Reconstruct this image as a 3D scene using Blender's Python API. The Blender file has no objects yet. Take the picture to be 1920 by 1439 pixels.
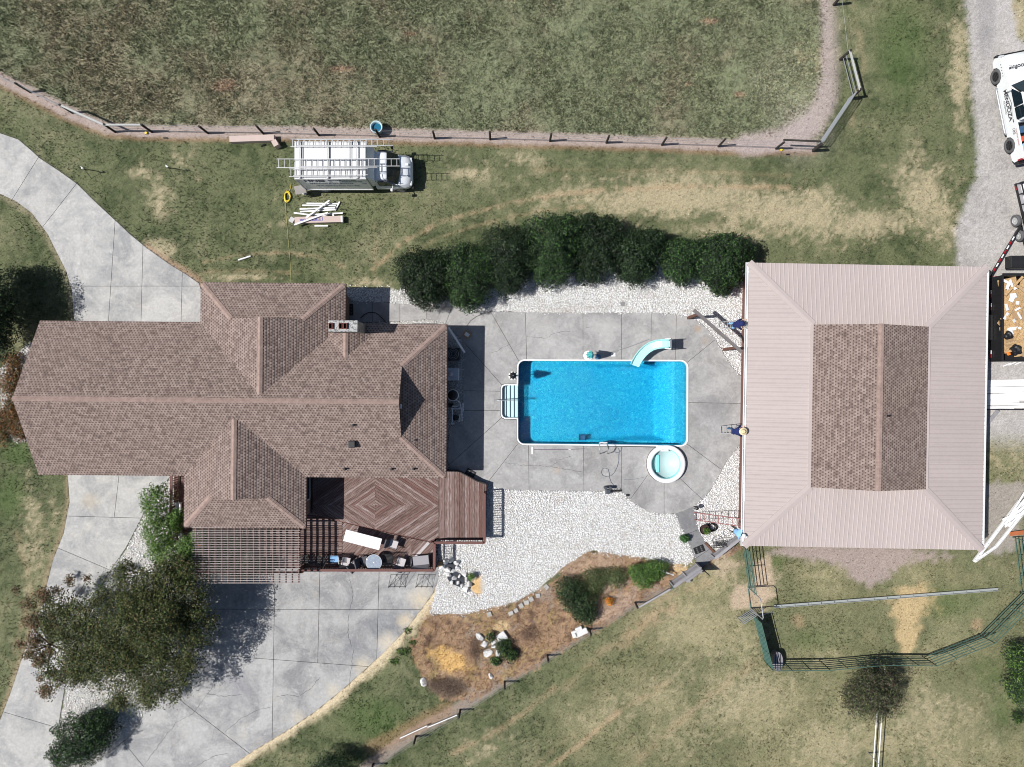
import bpy, bmesh, math, random
import numpy as np
from mathutils import Vector, Matrix, Quaternion

# ------------------------------------------------------------------ camera, world, sun, exposure
SC = bpy.context.scene
COL = SC.collection
S = 0.0307          # metres on the ground per photograph pixel
H = 41.0            # drone height
cam_d = bpy.data.cameras.new("drone_camera")
cam = bpy.data.objects.new("drone_camera", cam_d)
COL.objects.link(cam)
cam.location = (0, 0, H)
cam_d.sensor_width = 36.0
cam_d.lens = 36.0 * H / (1920 * S)
cam_d.clip_start = 0.5
cam_d.clip_end = 2000
SC.camera = cam

SUN_EL = math.radians(53)
SH_AZ = math.radians(4.0)      # direction in which shadows fall, from +X
w = bpy.data.worlds.new("World")
SC.world = w
w.use_nodes = True
nt = w.node_tree
nt.nodes.clear()
sky = nt.nodes.new("ShaderNodeTexSky")
sky.sky_type = 'NISHITA'
sky.sun_disc = False
sky.sun_elevation = SUN_EL
sky.sun_rotation = math.radians(266)
bg = nt.nodes.new("ShaderNodeBackground")
bg.inputs[1].default_value = 0.062
wo = nt.nodes.new("ShaderNodeOutputWorld")
nt.links.new(sky.outputs[0], bg.inputs[0])
nt.links.new(bg.outputs[0], wo.inputs[0])
sun_d = bpy.data.lights.new("sun", 'SUN')
sun_d.energy = 4.9
sun_d.angle = math.radians(0.53)
sun_d.color = (1.0, 0.965, 0.92)
sun = bpy.data.objects.new("sun", sun_d)
COL.objects.link(sun)
sd = Vector((math.cos(SH_AZ) * math.cos(SUN_EL), math.sin(SH_AZ) * math.cos(SUN_EL), -math.sin(SUN_EL)))
sun.rotation_euler = sd.to_track_quat('-Z', 'Y').to_euler()
sun.location = (-30, 0, 40)
SC.view_settings.view_transform = 'Standard'
SC.view_settings.look = 'None'
SC.view_settings.exposure = 0.12
SC.view_settings.gamma = 1.0
SC.view_settings.use_curve_mapping = False
SC.cycles.filter_width = 1.0
SC.cycles.max_bounces = 6
SC.cycles.transparent_max_bounces = 16
SC.cycles.diffuse_bounces = 2
SC.cycles.glossy_bounces = 2
SC.cycles.caustics_reflective = False
SC.cycles.caustics_refractive = False

R = random.Random(7)
NR = np.random.RandomState(11)
KL = 1.32   # how bright a white surface renders in this light: photograph colour / KL = albedo


def lin(c):
    c = c / 255.0
    return c / 12.92 if c <= 0.04045 else ((c + 0.055) / 1.055) ** 2.4


def A(r, g, b, k=KL):
    """albedo (linear) of a surface that photographs as sRGB r, g, b in the sun"""
    return (min(lin(r) / k, .85), min(lin(g) / k, .85), min(lin(b) / k, .85))


def P(px, py, z=0.0):
    f = (H - z) / H
    return Vector(((px - 960) * S * f, (719.5 - py) * S * f, z))


def G(xr, yr, z=0.0):
    """ground pixels relative to the nadir point -> metres"""
    return Vector((xr * S, -yr * S, z))


# ------------------------------------------------------------------ scene bookkeeping
ORG = {}


def props(o, label=None, cat=None, group=None, kind=None):
    if label: o['label'] = label
    if cat: o['category'] = cat
    if group: o['group'] = group
    if kind: o['kind'] = kind
    return o


def thing(name, label, cat, loc=(0, 0, 0), rz=0.0, group=None):
    o = bpy.data.objects.new(name, None)
    COL.objects.link(o)
    o.empty_display_size = .2
    o.location = loc
    o.rotation_euler = (0, 0, rz)
    ORG[o.name] = Vector(loc)
    return props(o, label, cat, group)


def dup(root, loc=None, rz=None, label=None, group=None):
    def rec(o, par):
        c = o.copy()
        COL.objects.link(c)
        c.parent = par
        for ch in [x for x in bpy.data.objects if x.parent == o]:
            rec(ch, c)
        return c
    r = rec(root, root.parent)
    if loc is not None: r.location = loc
    if rz is not None: r.rotation_euler = (0, 0, rz)
    if label: r['label'] = label
    if group: r['group'] = group
    return r


class MB:
    """collects simple shapes into one mesh"""
    def __init__(s):
        s.v = []; s.f = []; s.uv = None; s.mi = []; s.cur = 0

    def add(s, vs, fs):
        b = len(s.v)
        s.v += [tuple(p) for p in vs]
        for f in fs:
            s.f.append([b + i for i in f]); s.mi.append(s.cur)
        return s

    def box(s, c, d, rz=0.0, M=None):
        x, y, z = d[0] / 2, d[1] / 2, d[2] / 2
        vs = [Vector((i * x, j * y, k * z)) for k in (-1, 1) for j in (-1, 1) for i in (-1, 1)]
        T = M if M is not None else Matrix.Rotation(rz, 3, 'Z')
        vs = [T @ q + Vector(c) for q in vs]
        return s.add(vs, [(0, 2, 3, 1), (4, 5, 7, 6), (0, 1, 5, 4), (2, 6, 7, 3), (0, 4, 6, 2), (1, 3, 7, 5)])

    def bbox(s, c, d, b=0.02, rz=0.0, M=None):
        """box with bevelled edges"""
        x, y, z = d[0] / 2, d[1] / 2, d[2] / 2
        b = min(b, x * .45, y * .45, z * .45)
        T = M if M is not None else Matrix.Rotation(rz, 3, 'Z')
        bm = bmesh.new()
        bmesh.ops.create_cube(bm, size=1.0)
        for vv in bm.verts:
            vv.co = Vector((vv.co.x * 2 * x, vv.co.y * 2 * y, vv.co.z * 2 * z))
        bmesh.ops.bevel(bm, geom=list(bm.edges), offset=b, segments=2, profile=.5, affect='EDGES')
        s.frombm(bm, lambda q: T @ q + Vector(c))
        bm.free()
        return s

    def frombm(s, bm, fn=lambda q: q):
        bm.verts.index_update()
        return s.add([fn(q.co) for q in bm.verts], [[q.index for q in f.verts] for f in bm.faces])

    def beam(s, p0, p1, w, h, up=(0, 0, 1)):
        p0 = Vector(p0); p1 = Vector(p1)
        d = p1 - p0
        L = d.length
        if L < 1e-6: return s
        d /= L
        u = Vector(up)
        sd_ = d.cross(u)
        if sd_.length < 1e-4: sd_ = d.cross(Vector((1, 0, 0)))
        sd_.normalize()
        uu = sd_.cross(d).normalized()
        M = Matrix((d, sd_, uu)).transposed()
        return s.box((p0 + p1) / 2, (L, w, h), M=M)

    def tube(s, pts, r, n=8, close=False, cap=True):
        pts = [Vector(p) for p in pts]
        m = len(pts)
        rs = r if isinstance(r, (list, tuple)) else [r] * m
        prev = None
        rings = []
        for i, p in enumerate(pts):
            if close:
                d = pts[(i + 1) % m] - pts[i - 1]
            else:
                d = pts[min(i + 1, m - 1)] - pts[max(i - 1, 0)]
            if d.length < 1e-9: d = Vector((0, 0, 1))
            d.normalize()
            if prev is None:
                a = d.cross(Vector((0, 0, 1)))
                if a.length < .05: a = d.cross(Vector((1, 0, 0)))
            else:
                a = prev - d * prev.dot(d)
            a.normalize(); prev = a
            b = d.cross(a)
            rings.append([p + (a * math.cos(t) + b * math.sin(t)) * rs[i] for t in [2 * math.pi * k / n for k in range(n)]])
        vs = [q for rg in rings for q in rg]
        fs = []
        for i in range(m if close else m - 1):
            j = (i + 1) % m
            for k in range(n):
                fs.append((i * n + k, i * n + (k + 1) % n, j * n + (k + 1) % n, j * n + k))
        if cap and not close:
            fs.append(tuple(range(n - 1, -1, -1)))
            fs.append(tuple((m - 1) * n + k for k in range(n)))
        return s.add(vs, fs)

    def cyl(s, c, r, h, n=16, r2=None, axis=None):
        c = Vector(c)
        ax = Vector(axis).normalized() if axis is not None else Vector((0, 0, 1))
        return s.tube([c, c + ax * h], [r, r if r2 is None else r2], n)

    def lathe(s, prof, c=(0, 0, 0), n=24, sx=1.0, sy=1.0):
        c = Vector(c)
        m = len(prof)
        vs = [c + Vector((r * math.cos(2 * math.pi * k / n) * sx, r * math.sin(2 * math.pi * k / n) * sy, z)) for r, z in prof for k in range(n)]
        fs = [(i * n + k, i * n + (k + 1) % n, (i + 1) * n + (k + 1) % n, (i + 1) * n + k) for i in range(m - 1) for k in range(n)]
        fs.append(tuple(range(n - 1, -1, -1)))
        fs.append(tuple((m - 1) * n + k for k in range(n)))
        return s.add(vs, fs)

    def prism(s, poly, z0, z1, bev=0.0):
        poly = [Vector((p[0], p[1], 0)) for p in poly]
        ar = sum(poly[i - 1].x * poly[i].y - poly[i].x * poly[i - 1].y for i in range(len(poly)))
        if ar < 0: poly = poly[::-1]
        n = len(poly)
        vs = [(p.x, p.y, z0) for p in poly] + [(p.x, p.y, z1) for p in poly]
        fs = [tuple(range(n - 1, -1, -1)), tuple(range(n, 2 * n))]
        fs += [(i, (i + 1) % n, n + (i + 1) % n, n + i) for i in range(n)]
        return s.add(vs, fs)

    def hull(s, pts):
        bm = bmesh.new()
        for p in pts: bm.verts.new(p)
        bmesh.ops.convex_hull(bm, input=list(bm.verts))
        s.frombm(bm); bm.free()
        return s

    def rock(s, c, d, rr, n=14, rz=0.0):
        pts = []
        cr, sr = math.cos(rz), math.sin(rz)
        for _ in range(n):
            q = Vector((rr.gauss(0, 1), rr.gauss(0, 1), rr.gauss(0, 1))).normalized()
            x, y = q.x * d[0] / 2, q.y * d[1] / 2
            pts.append(Vector(c) + Vector((x * cr - y * sr, x * sr + y * cr, abs(q.z) * d[2] if q.z > -.3 else 0)))
        return s.hull(pts)

    def build(s, name, mat, parent=None, local=False, smooth=False, label=None, cat=None, group=None, kind=None, recenter=True):
        me = bpy.data.meshes.new(name)
        off = Vector((0, 0, 0))
        if parent is not None and not local:
            off = ORG.get(parent.name, Vector((0, 0, 0)))
        elif parent is None and not local and recenter and s.v:
            a = np.array(s.v)
            off = Vector(((a[:, 0].min() + a[:, 0].max()) / 2, (a[:, 1].min() + a[:, 1].max()) / 2, a[:, 2].min()))
        vs = [(p[0] - off.x, p[1] - off.y, p[2] - off.z) for p in s.v]
        me.from_pydata(vs, [], s.f)
        mats = mat if isinstance(mat, (list, tuple)) else [mat]
        for m in mats: me.materials.append(m)
        if len(mats) > 1: me.polygons.foreach_set('material_index', s.mi)
        if s.uv:
            ul = me.uv_layers.new(name='UVMap')
            ul.data.foreach_set('uv', [c for q in s.uv for c in q])
        if smooth: me.polygons.foreach_set('use_smooth', [True] * len(me.polygons))
        me.update()
        o = bpy.data.objects.new(name, me)
        COL.objects.link(o)
        if parent is not None:
            o.parent = parent
            ORG[o.name] = off
        else:
            if not local: o.location = off
            ORG[o.name] = off if not local else Vector((0, 0, 0))
        return props(o, label, cat, group, kind)


def clip(poly, nx, ny, c):
    """keep the side nx*x+ny*y <= c"""
    out = []
    n = len(poly)
    for i in range(n):
        a = poly[i]; b = poly[(i + 1) % n]
        da = nx * a[0] + ny * a[1] - c
        db = nx * b[0] + ny * b[1] - c
        if da <= 0: out.append(a)
        if (da < 0 < db) or (db < 0 < da):
            t = da / (da - db)
            out.append((a[0] + (b[0] - a[0]) * t, a[1] + (b[1] - a[1]) * t))
    return out


def inset(poly, d):
    """shrink a (mostly convex) polygon by moving its edges inwards"""
    q = []
    for a in poly:
        if not q or math.hypot(a[0] - q[-1][0], a[1] - q[-1][1]) > 4e-3: q.append(a)
    while len(q) > 3 and math.hypot(q[0][0] - q[-1][0], q[0][1] - q[-1][1]) < 4e-3: q.pop()
    poly = q
    n = len(poly)
    ar = sum(poly[i - 1][0] * poly[i][1] - poly[i][0] * poly[i - 1][1] for i in range(n))
    if ar < 0: poly = poly[::-1]
    out = []
    for i in range(n):
        p0 = Vector(poly[i - 1][:2]); p1 = Vector(poly[i][:2]); p2 = Vector(poly[(i + 1) % n][:2])
        d1 = (p1 - p0); d2 = (p2 - p1)
        if d1.length < 1e-6 or d2.length < 1e-6: continue
        d1.normalize(); d2.normalize()
        n1 = Vector((-d1.y, d1.x)); n2 = Vector((-d2.y, d2.x))
        b = n1 + n2
        if b.length < 1e-4: continue
        b.normalize()
        k = max(b.dot(n1), .35)
        q = p1 + b * (d / k)
        out.append((q.x, q.y))
    return out


# ------------------------------------------------------------------ materials
def nodes(name):
    m = bpy.data.materials.new(name)
    m.use_nodes = True
    t = m.node_tree
    return m, t, t.nodes['Principled BSDF'], t.nodes, t.links


def rgb(c): return (c[0], c[1], c[2], 1.0)


MC = {}


def mat(name, col, rough=.6, metal=0.0, var=.12, scale=3.0, fine=40.0, bump=.0, objvar=0.0, col2=None, mix2=(.45, .62), scale2=1.2, spec=.4, coat=0.0):
    """general surface: base colour, broad and fine variation, optional second colour in patches, per-object variation"""
    if name in MC: return MC[name]
    m, t, bs, N, L = nodes(name)
    geo = N.new('ShaderNodeNewGeometry')
    n1 = N.new('ShaderNodeTexNoise'); n1.inputs['Scale'].default_value = scale; n1.inputs['Detail'].default_value = 6
    n2 = N.new('ShaderNodeTexNoise'); n2.inputs['Scale'].default_value = fine; n2.inputs['Detail'].default_value = 3
    L.new(geo.outputs['Position'], n1.inputs['Vector']); L.new(geo.outputs['Position'], n2.inputs['Vector'])
    base = N.new('ShaderNodeRGB'); base.outputs[0].default_value = rgb(col)
    cur = base.outputs[0]
    if col2 is not None:
        n3 = N.new('ShaderNodeTexNoise'); n3.inputs['Scale'].default_value = scale2; n3.inputs['Detail'].default_value = 7; n3.inputs['Roughness'].default_value = .65
        L.new(geo.outputs['Position'], n3.inputs['Vector'])
        mr = N.new('ShaderNodeMapRange'); mr.inputs[1].default_value = mix2[0]; mr.inputs[2].default_value = mix2[1]
        L.new(n3.outputs[0], mr.inputs[0])
        mx = N.new('ShaderNodeMix'); mx.data_type = 'RGBA'
        L.new(mr.outputs[0], mx.inputs[0]); L.new(cur, mx.inputs[6]); mx.inputs[7].default_value = rgb(col2)
        cur = mx.outputs[2]
    ad = N.new('ShaderNodeMath'); ad.operation = 'ADD'
    L.new(n1.outputs[0], ad.inputs[0]); L.new(n2.outputs[0], ad.inputs[1])
    mr = N.new('ShaderNodeMapRange'); mr.inputs[1].default_value = .6; mr.inputs[2].default_value = 1.4
    mr.inputs[3].default_value = 1 - var; mr.inputs[4].default_value = 1 + var
    L.new(ad.outputs[0], mr.inputs[0])
    fac = mr.outputs[0]
    if objvar:
        oi = N.new('ShaderNodeObjectInfo')
        m2 = N.new('ShaderNodeMapRange'); m2.inputs[3].default_value = 1 - objvar; m2.inputs[4].default_value = 1 + objvar
        L.new(oi.outputs['Random'], m2.inputs[0])
        mm = N.new('ShaderNodeMath'); mm.operation = 'MULTIPLY'
        L.new(fac, mm.inputs[0]); L.new(m2.outputs[0], mm.inputs[1]); fac = mm.outputs[0]
    vm = N.new('ShaderNodeVectorMath'); vm.operation = 'SCALE'
    L.new(cur, vm.inputs[0]); L.new(fac, vm.inputs['Scale'])
    L.new(vm.outputs[0], bs.inputs['Base Color'])
    bs.inputs['Roughness'].default_value = rough
    bs.inputs['Metallic'].default_value = metal
    bs.inputs['Specular IOR Level'].default_value = spec
    if coat: bs.inputs['Coat Weight'].default_value = coat
    if bump:
        bp = N.new('ShaderNodeBump'); bp.inputs['Strength'].default_value = bump; bp.inputs['Distance'].default_value = .02
        L.new(n2.outputs[0], bp.inputs['Height']); L.new(bp.outputs[0], bs.inputs['Normal'])
    MC[name] = m
    return m


def mat_concrete(name, col, dark, warm, blobs=()):
    m, t, bs, N, L = nodes(name)
    geo = N.new('ShaderNodeNewGeometry')
    def nz(sc, det=8, ro=.6, dist=0.0):
        n = N.new('ShaderNodeTexNoise'); n.inputs['Scale'].default_value = sc; n.inputs['Detail'].default_value = det
        n.inputs['Roughness'].default_value = ro; n.inputs['Distortion'].default_value = dist
        L.new(geo.outputs['Position'], n.inputs['Vector']); return n.outputs[0]
    def mr(x, a, b, c=0., d=1.):
        q = N.new('ShaderNodeMapRange'); q.inputs[1].default_value = a; q.inputs[2].default_value = b
        q.inputs[3].default_value = c; q.inputs[4].default_value = d; L.new(x, q.inputs[0]); return q.outputs[0]
    def mix(f, a, b):
        q = N.new('ShaderNodeMix'); q.data_type = 'RGBA'; L.new(f, q.inputs[0])
        for i, x in ((6, a), (7, b)):
            if isinstance(x, tuple): q.inputs[i].default_value = rgb(x)
            else: L.new(x, q.inputs[i])
        return q.outputs[2]
    c = mix(mr(nz(.55, 9, .72, .6), .42, .62), col, dark)
    c = mix(mr(nz(.9, 9, .7, 1.2), .55, .72, 0, .55), c, warm)
    c = mix(mr(nz(2.3, 6, .7), .56, .72, 0, .6), c, tuple(min(x * 1.28, .8) for x in col))
    # stains that have a place of their own on the slab
    if blobs: rag = nz(1.7, 8, .75, 1.0)
    for bx_, by_, br_, bc_, bs_ in blobs:
        q = P(bx_, by_)
        vd = N.new('ShaderNodeVectorMath'); vd.operation = 'DISTANCE'; L.new(geo.outputs['Position'], vd.inputs[0]); vd.inputs[1].default_value = (q.x, q.y, .04)
        ma = N.new('ShaderNodeMath'); ma.operation = 'MULTIPLY_ADD'; L.new(rag, ma.inputs[0]); ma.inputs[1].default_value = -br_ * S * 1.8; L.new(vd.outputs['Value'], ma.inputs[2])
        c = mix(mr(ma.outputs[0], -br_ * S * .75, br_ * S * .25, bs_, 0.), c, bc_)
    oi = N.new('ShaderNodeObjectInfo')
    f1 = mr(nz(45, 3), .3, .7, .93, 1.07)
    f2 = mr(nz(7, 5), .3, .7, .9, 1.1)
    f3 = mr(oi.outputs['Random'], 0, 1, .95, 1.05)
    mm = N.new('ShaderNodeMath'); mm.operation = 'MULTIPLY'; L.new(f1, mm.inputs[0]); L.new(f2, mm.inputs[1])
    m3 = N.new('ShaderNodeMath'); m3.operation = 'MULTIPLY'; L.new(mm.outputs[0], m3.inputs[0]); L.new(f3, m3.inputs[1])
    vm = N.new('ShaderNodeVectorMath'); vm.operation = 'SCALE'; L.new(c, vm.inputs[0]); L.new(m3.outputs[0], vm.inputs['Scale'])
    L.new(vm.outputs[0], bs.inputs['Base Color'])
    bs.inputs['Roughness'].default_value = .9; bs.inputs['Specular IOR Level'].default_value = .2
    return m


def mat_attr(name, rough=.85, var=.25, fine=60.0, mid=9.0, bump=.5, spec=.15, attr='col', trans=0.0):
    """colour from a painted attribute (what the thing is made of there), broken up by fine noise"""
    m, t, bs, N, L = nodes(name)
    at = N.new('ShaderNodeAttribute'); at.attribute_name = attr
    if fine:
        geo = N.new('ShaderNodeNewGeometry')
        a = N.new('ShaderNodeTexNoise'); a.inputs['Scale'].default_value = fine; a.inputs['Detail'].default_value = 4; a.inputs['Roughness'].default_value = .7
        b = N.new('ShaderNodeTexNoise'); b.inputs['Scale'].default_value = mid; b.inputs['Detail'].default_value = 5; b.inputs['Roughness'].default_value = .7
        L.new(geo.outputs['Position'], a.inputs['Vector']); L.new(geo.outputs['Position'], b.inputs['Vector'])
        ad = N.new('ShaderNodeMath'); ad.operation = 'ADD'; L.new(a.outputs[0], ad.inputs[0]); L.new(b.outputs[0], ad.inputs[1])
        mr = N.new('ShaderNodeMapRange'); mr.inputs[1].default_value = .65; mr.inputs[2].default_value = 1.35
        mr.inputs[3].default_value = 1 - var; mr.inputs[4].default_value = 1 + var
        L.new(ad.outputs[0], mr.inputs[0])
        vm = N.new('ShaderNodeVectorMath'); vm.operation = 'SCALE'; L.new(at.outputs[0], vm.inputs[0]); L.new(mr.outputs[0], vm.inputs['Scale'])
        L.new(vm.outputs[0], bs.inputs['Base Color'])
        if bump:
            bp = N.new('ShaderNodeBump'); bp.inputs['Strength'].default_value = bump; bp.inputs['Distance'].default_value = .03
            L.new(ad.outputs[0], bp.inputs['Height']); L.new(bp.outputs[0], bs.inputs['Normal'])
    else:
        L.new(at.outputs[0], bs.inputs['Base Color'])
    bs.inputs['Roughness'].default_value = rough; bs.inputs['Specular IOR Level'].default_value = spec
    if trans:
        out = N['Material Output']
        tr = N.new('ShaderNodeBsdfTranslucent'); L.new(at.outputs[0], tr.inputs[0])
        ms = N.new('ShaderNodeMixShader'); ms.inputs[0].default_value = trans
        L.new(bs.outputs[0], ms.inputs[1]); L.new(tr.outputs[0], ms.inputs[2]); L.new(ms.outputs[0], out.inputs[0])
    return m


def mat_shingle():
    m, t, bs, N, L = nodes('asphalt_shingle')
    uv = N.new('ShaderNodeUVMap'); uv.uv_map = 'UVMap'
    sp = N.new('ShaderNodeSeparateXYZ'); L.new(uv.outputs[0], sp.inputs[0])
    def math_(op, a, b=None, c=None):
        q = N.new('ShaderNodeMath'); q.operation = op
        for i, x in enumerate((a, b, c)):
            if x is None: continue
            if isinstance(x, (int, float)): q.inputs[i].default_value = x
            else: L.new(x, q.inputs[i])
        return q.outputs[0]
    row = math_('FLOOR', math_('DIVIDE', sp.outputs[1], COURSE))
    off = math_('MULTIPLY', math_('FRACT', math_('MULTIPLY', row, .5)), .165)
    uu = math_('DIVIDE', math_('ADD', sp.outputs[0], off), .165)
    cell = math_('FLOOR', uu)
    fr = math_('FRACT', uu)
    fv = math_('FRACT', math_('DIVIDE', sp.outputs[1], COURSE))
    cb = N.new('ShaderNodeCombineXYZ'); L.new(cell, cb.inputs[0]); L.new(row, cb.inputs[1])
    wn = N.new('ShaderNodeTexWhiteNoise'); wn.noise_dimensions = '2D'; L.new(cb.outputs[0], wn.inputs[0])
    # broad colour blend along bundles
    cb2 = N.new('ShaderNodeCombineXYZ'); L.new(math_('MULTIPLY', sp.outputs[0], .9), cb2.inputs[0]); L.new(math_('MULTIPLY', sp.outputs[1], 1.6), cb2.inputs[1])
    nz = N.new('ShaderNodeTexNoise'); nz.inputs['Scale'].default_value = 3.2; nz.inputs['Detail'].default_value = 4; nz.inputs['Roughness'].default_value = .6
    L.new(cb2.outputs[0], nz.inputs['Vector'])
    nb = N.new('ShaderNodeTexNoise'); nb.inputs['Scale'].default_value = 150; nb.inputs['Detail'].default_value = 2
    L.new(uv.outputs[0], nb.inputs['Vector'])
    v = math_('ADD', math_('MULTIPLY', wn.outputs[0], .24), math_('ADD', math_('MULTIPLY', nz.outputs[0], .62), .14))
    rp = N.new('ShaderNodeValToRGB')
    e = rp.color_ramp.elements
    e[0].position = .34; e[0].color = rgb(A(112, 97, 92))
    e[1].position = .88; e[1].color = rgb(A(188, 171, 163))
    k = rp.color_ramp.elements.new(.56); k.color = rgb(A(155, 138, 130))
    L.new(v, rp.inputs[0])
    # shadow of the tab teeth painted as dark dashes low in each course
    tooth_shadow = math_('MULTIPLY', math_('LESS_THAN', fr, .46), math_('LESS_THAN', fv, .52))
    mx = N.new('ShaderNodeMix'); mx.data_type = 'RGBA'
    L.new(math_('MULTIPLY', tooth_shadow, .75), mx.inputs[0]); L.new(rp.outputs[0], mx.inputs[6]); mx.inputs[7].default_value = rgb(A(84, 68, 68))
    mr = N.new('ShaderNodeMapRange'); mr.inputs[1].default_value = .3; mr.inputs[2].default_value = .7; mr.inputs[3].default_value = .85; mr.inputs[4].default_value = 1.15
    L.new(nb.outputs[0], mr.inputs[0])
    vm = N.new('ShaderNodeVectorMath'); vm.operation = 'SCALE'; L.new(mx.outputs[2], vm.inputs[0]); L.new(mr.outputs[0], vm.inputs['Scale'])
    L.new(vm.outputs[0], bs.inputs['Base Color'])
    bs.inputs['Roughness'].default_value = .95; bs.inputs['Specular IOR Level'].default_value = .1
    return m


COURSE = 0.135
M_SH = mat_shingle()
M_CAP = mat('ridge_cap_shingle', A(172, 150, 141), .95, var=.34, scale=5, objvar=0, spec=.1)
M_CONC = mat_concrete('pool_deck_concrete', A(188, 187, 186), A(158, 157, 157), A(190, 185, 178), [(1308, 617, 8, A(186, 160, 135), .7), (1322, 640, 10, A(182, 166, 150), .5), (1350, 800, 26, A(205, 205, 206), .35), (1044, 882, 8, A(190, 172, 152), .5), (1345, 770, 40, A(150, 152, 156), .4), (900, 700, 50, A(160, 160, 162), .4), (1130, 615, 30, A(205, 204, 202), .3)])
M_CONCD = mat_concrete('driveway_concrete', A(204, 203, 200), A(170, 171, 172), A(206, 200, 188), [(170, 940, 20, A(205, 190, 165), .5), (215, 935, 14, A(150, 150, 150), .4), (260, 560, 30, A(160, 158, 156), .4), (120, 1300, 26, A(165, 166, 168), .5), (165, 985, 12, A(225, 222, 214), .5)])
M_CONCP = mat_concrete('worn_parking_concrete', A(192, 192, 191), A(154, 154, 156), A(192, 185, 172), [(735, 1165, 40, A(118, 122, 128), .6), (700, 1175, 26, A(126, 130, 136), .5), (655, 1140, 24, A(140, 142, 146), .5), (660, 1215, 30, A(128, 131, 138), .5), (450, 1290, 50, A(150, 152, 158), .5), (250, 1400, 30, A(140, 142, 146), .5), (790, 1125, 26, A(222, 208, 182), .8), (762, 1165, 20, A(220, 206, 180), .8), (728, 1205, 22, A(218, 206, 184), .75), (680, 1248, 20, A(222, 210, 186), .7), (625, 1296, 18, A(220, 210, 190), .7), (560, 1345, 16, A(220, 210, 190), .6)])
M_CRACK = mat('crack', A(95, 95, 98), .9)
M_METAL = mat('tan_painted_steel', A(211, 198, 194, 1.45), .5, var=.045, scale=.5, fine=5, spec=.4, objvar=.03)
M_GUT = mat('white_gutter', (.78, .79, .8), .35, var=.04)
M_WALLB = mat('brown_barn_siding', A(128, 92, 84), .8, var=.2)
M_WALLH = mat('house_brick', A(170, 140, 125), .85, var=.2)
M_WHITE = mat('white_paint', (.78, .79, .80), .4, var=.05)
M_TRUCK = mat('truck_white', (.74, .77, .80), .25, var=.03, coat=.5)
M_GLASS = mat('dark_glass', (.012, .028, .045), .05, var=.0, spec=.8)
M_BLACK = mat('black_plastic', (.012, .012, .014), .5, var=.2)
M_BLKM = mat('black_steel', (.02, .02, .022), .4, var=.2)
M_RUB = mat('tyre_rubber', (.10, .10, .105), .85, var=.2)
M_ALU = mat('aluminium', (.62, .63, .64), .38, metal=.55, var=.08)
M_STEEL = mat('galvanised_steel', (.42, .45, .48), .4, metal=.5, var=.12)
M_WOODD = mat('dark_post_wood', A(62, 58, 55), .9, var=.3)
M_WOODG = mat('weathered_grey_wood', A(166, 164, 168), .9, var=.2, objvar=.15)
M_WOODR = mat('red_brown_stained_wood', A(125, 88, 82), .8, var=.2, objvar=.08)
M_BROWN = mat('brown_timber', A(118, 82, 68), .85, var=.25)
M_GREEN = mat('green_panel_steel', A(84, 116, 106), .45, var=.12)
M_RED = mat('red_plastic', (.45, .03, .04), .5)
M_FIBR = mat('red_fibreglass', A(165, 100, 98), .5)
M_TAN = mat('tan_carton', A(216, 196, 188), .85, var=.06)
M_CARD = mat('brown_cardboard', A(190, 160, 125), .85, var=.1)
M_YEL = mat('yellow_plastic', (.72, .56, .04), .5, var=.15)
M_PIPEW = mat('white_pvc', (.76, .77, .78), .35)
M_CUSHD = mat('charcoal_cushion', A(96, 94, 100), .9, var=.1)
M_CUSHL = mat('pale_cushion', A(215, 210, 212), .9, var=.06)
M_DIRTY = mat('limestone', (.66, .66, .66), .9, var=.15, bump=.5)
M_HOSE = mat('grey_blue_hose', A(110, 122, 142), .5)
M_SKIN = mat('skin', (.40, .26, .19), .55)
M_NAVY = mat('navy_cloth', (.012, .02, .10), .9, var=.2)
M_JEAN = mat('blue_denim', (.04, .10, .20), .9, var=.2)
M_LBLUE = mat('light_blue_cloth', (.25, .48, .78), .9, var=.1)
M_STRAW = mat('straw_hat_weave', (.70, .58, .36), .9, var=.1)
M_AQUA = mat('aqua_gelcoat', A(185, 240, 238, 1.2), .3, var=.04)
M_BARK = mat('bark', (.10, .075, .055), .95, var=.3, bump=.6)
# ------------------------------------------------------------------ what the ground is made of, place by place
def hash2(ix, iy, seed):
    h = (ix.astype(np.int64) * 374761393 + iy.astype(np.int64) * 668265263 + seed * 974634541) & 0xffffffff
    h = ((h ^ (h >> 13)) * 1274126177) & 0xffffffff
    return ((h ^ (h >> 16)) & 0xffff) / 65535.0


def vn(x, y, s, seed):
    x = x / s; y = y / s
    ix = np.floor(x); iy = np.floor(y)
    fx = x - ix; fy = y - iy
    fx = fx * fx * (3 - 2 * fx); fy = fy * fy * (3 - 2 * fy)
    a = hash2(ix, iy, seed); b = hash2(ix + 1, iy, seed); c = hash2(ix, iy + 1, seed); d = hash2(ix + 1, iy + 1, seed)
    return (a * (1 - fx) + b * fx) * (1 - fy) + (c * (1 - fx) + d * fx) * fy


def fbm(x, y, s, seed, o=4):
    t = 0; a = .5; tot = 0
    for k in range(o):
        t = t + a * vn(x + 37.3 * k, y - 11.7 * k, s / 2 ** k, seed + k); tot += a; a *= .55
    return t / tot


def sms(a, b, x):
    t = np.clip((x - a) / (b - a), 0, 1)
    return t * t * (3 - 2 * t)


def dpoly(x, y, pts):
    d = np.full(x.shape, 1e9)
    for (x0, y0), (x1, y1) in zip(pts[:-1], pts[1:]):
        dx, dy = x1 - x0, y1 - y0
        t = np.clip(((x - x0) * dx + (y - y0) * dy) / (dx * dx + dy * dy + 1e-9), 0, 1)
        d = np.minimum(d, np.hypot(x - x0 - t * dx, y - y0 - t * dy))
    return d


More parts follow.
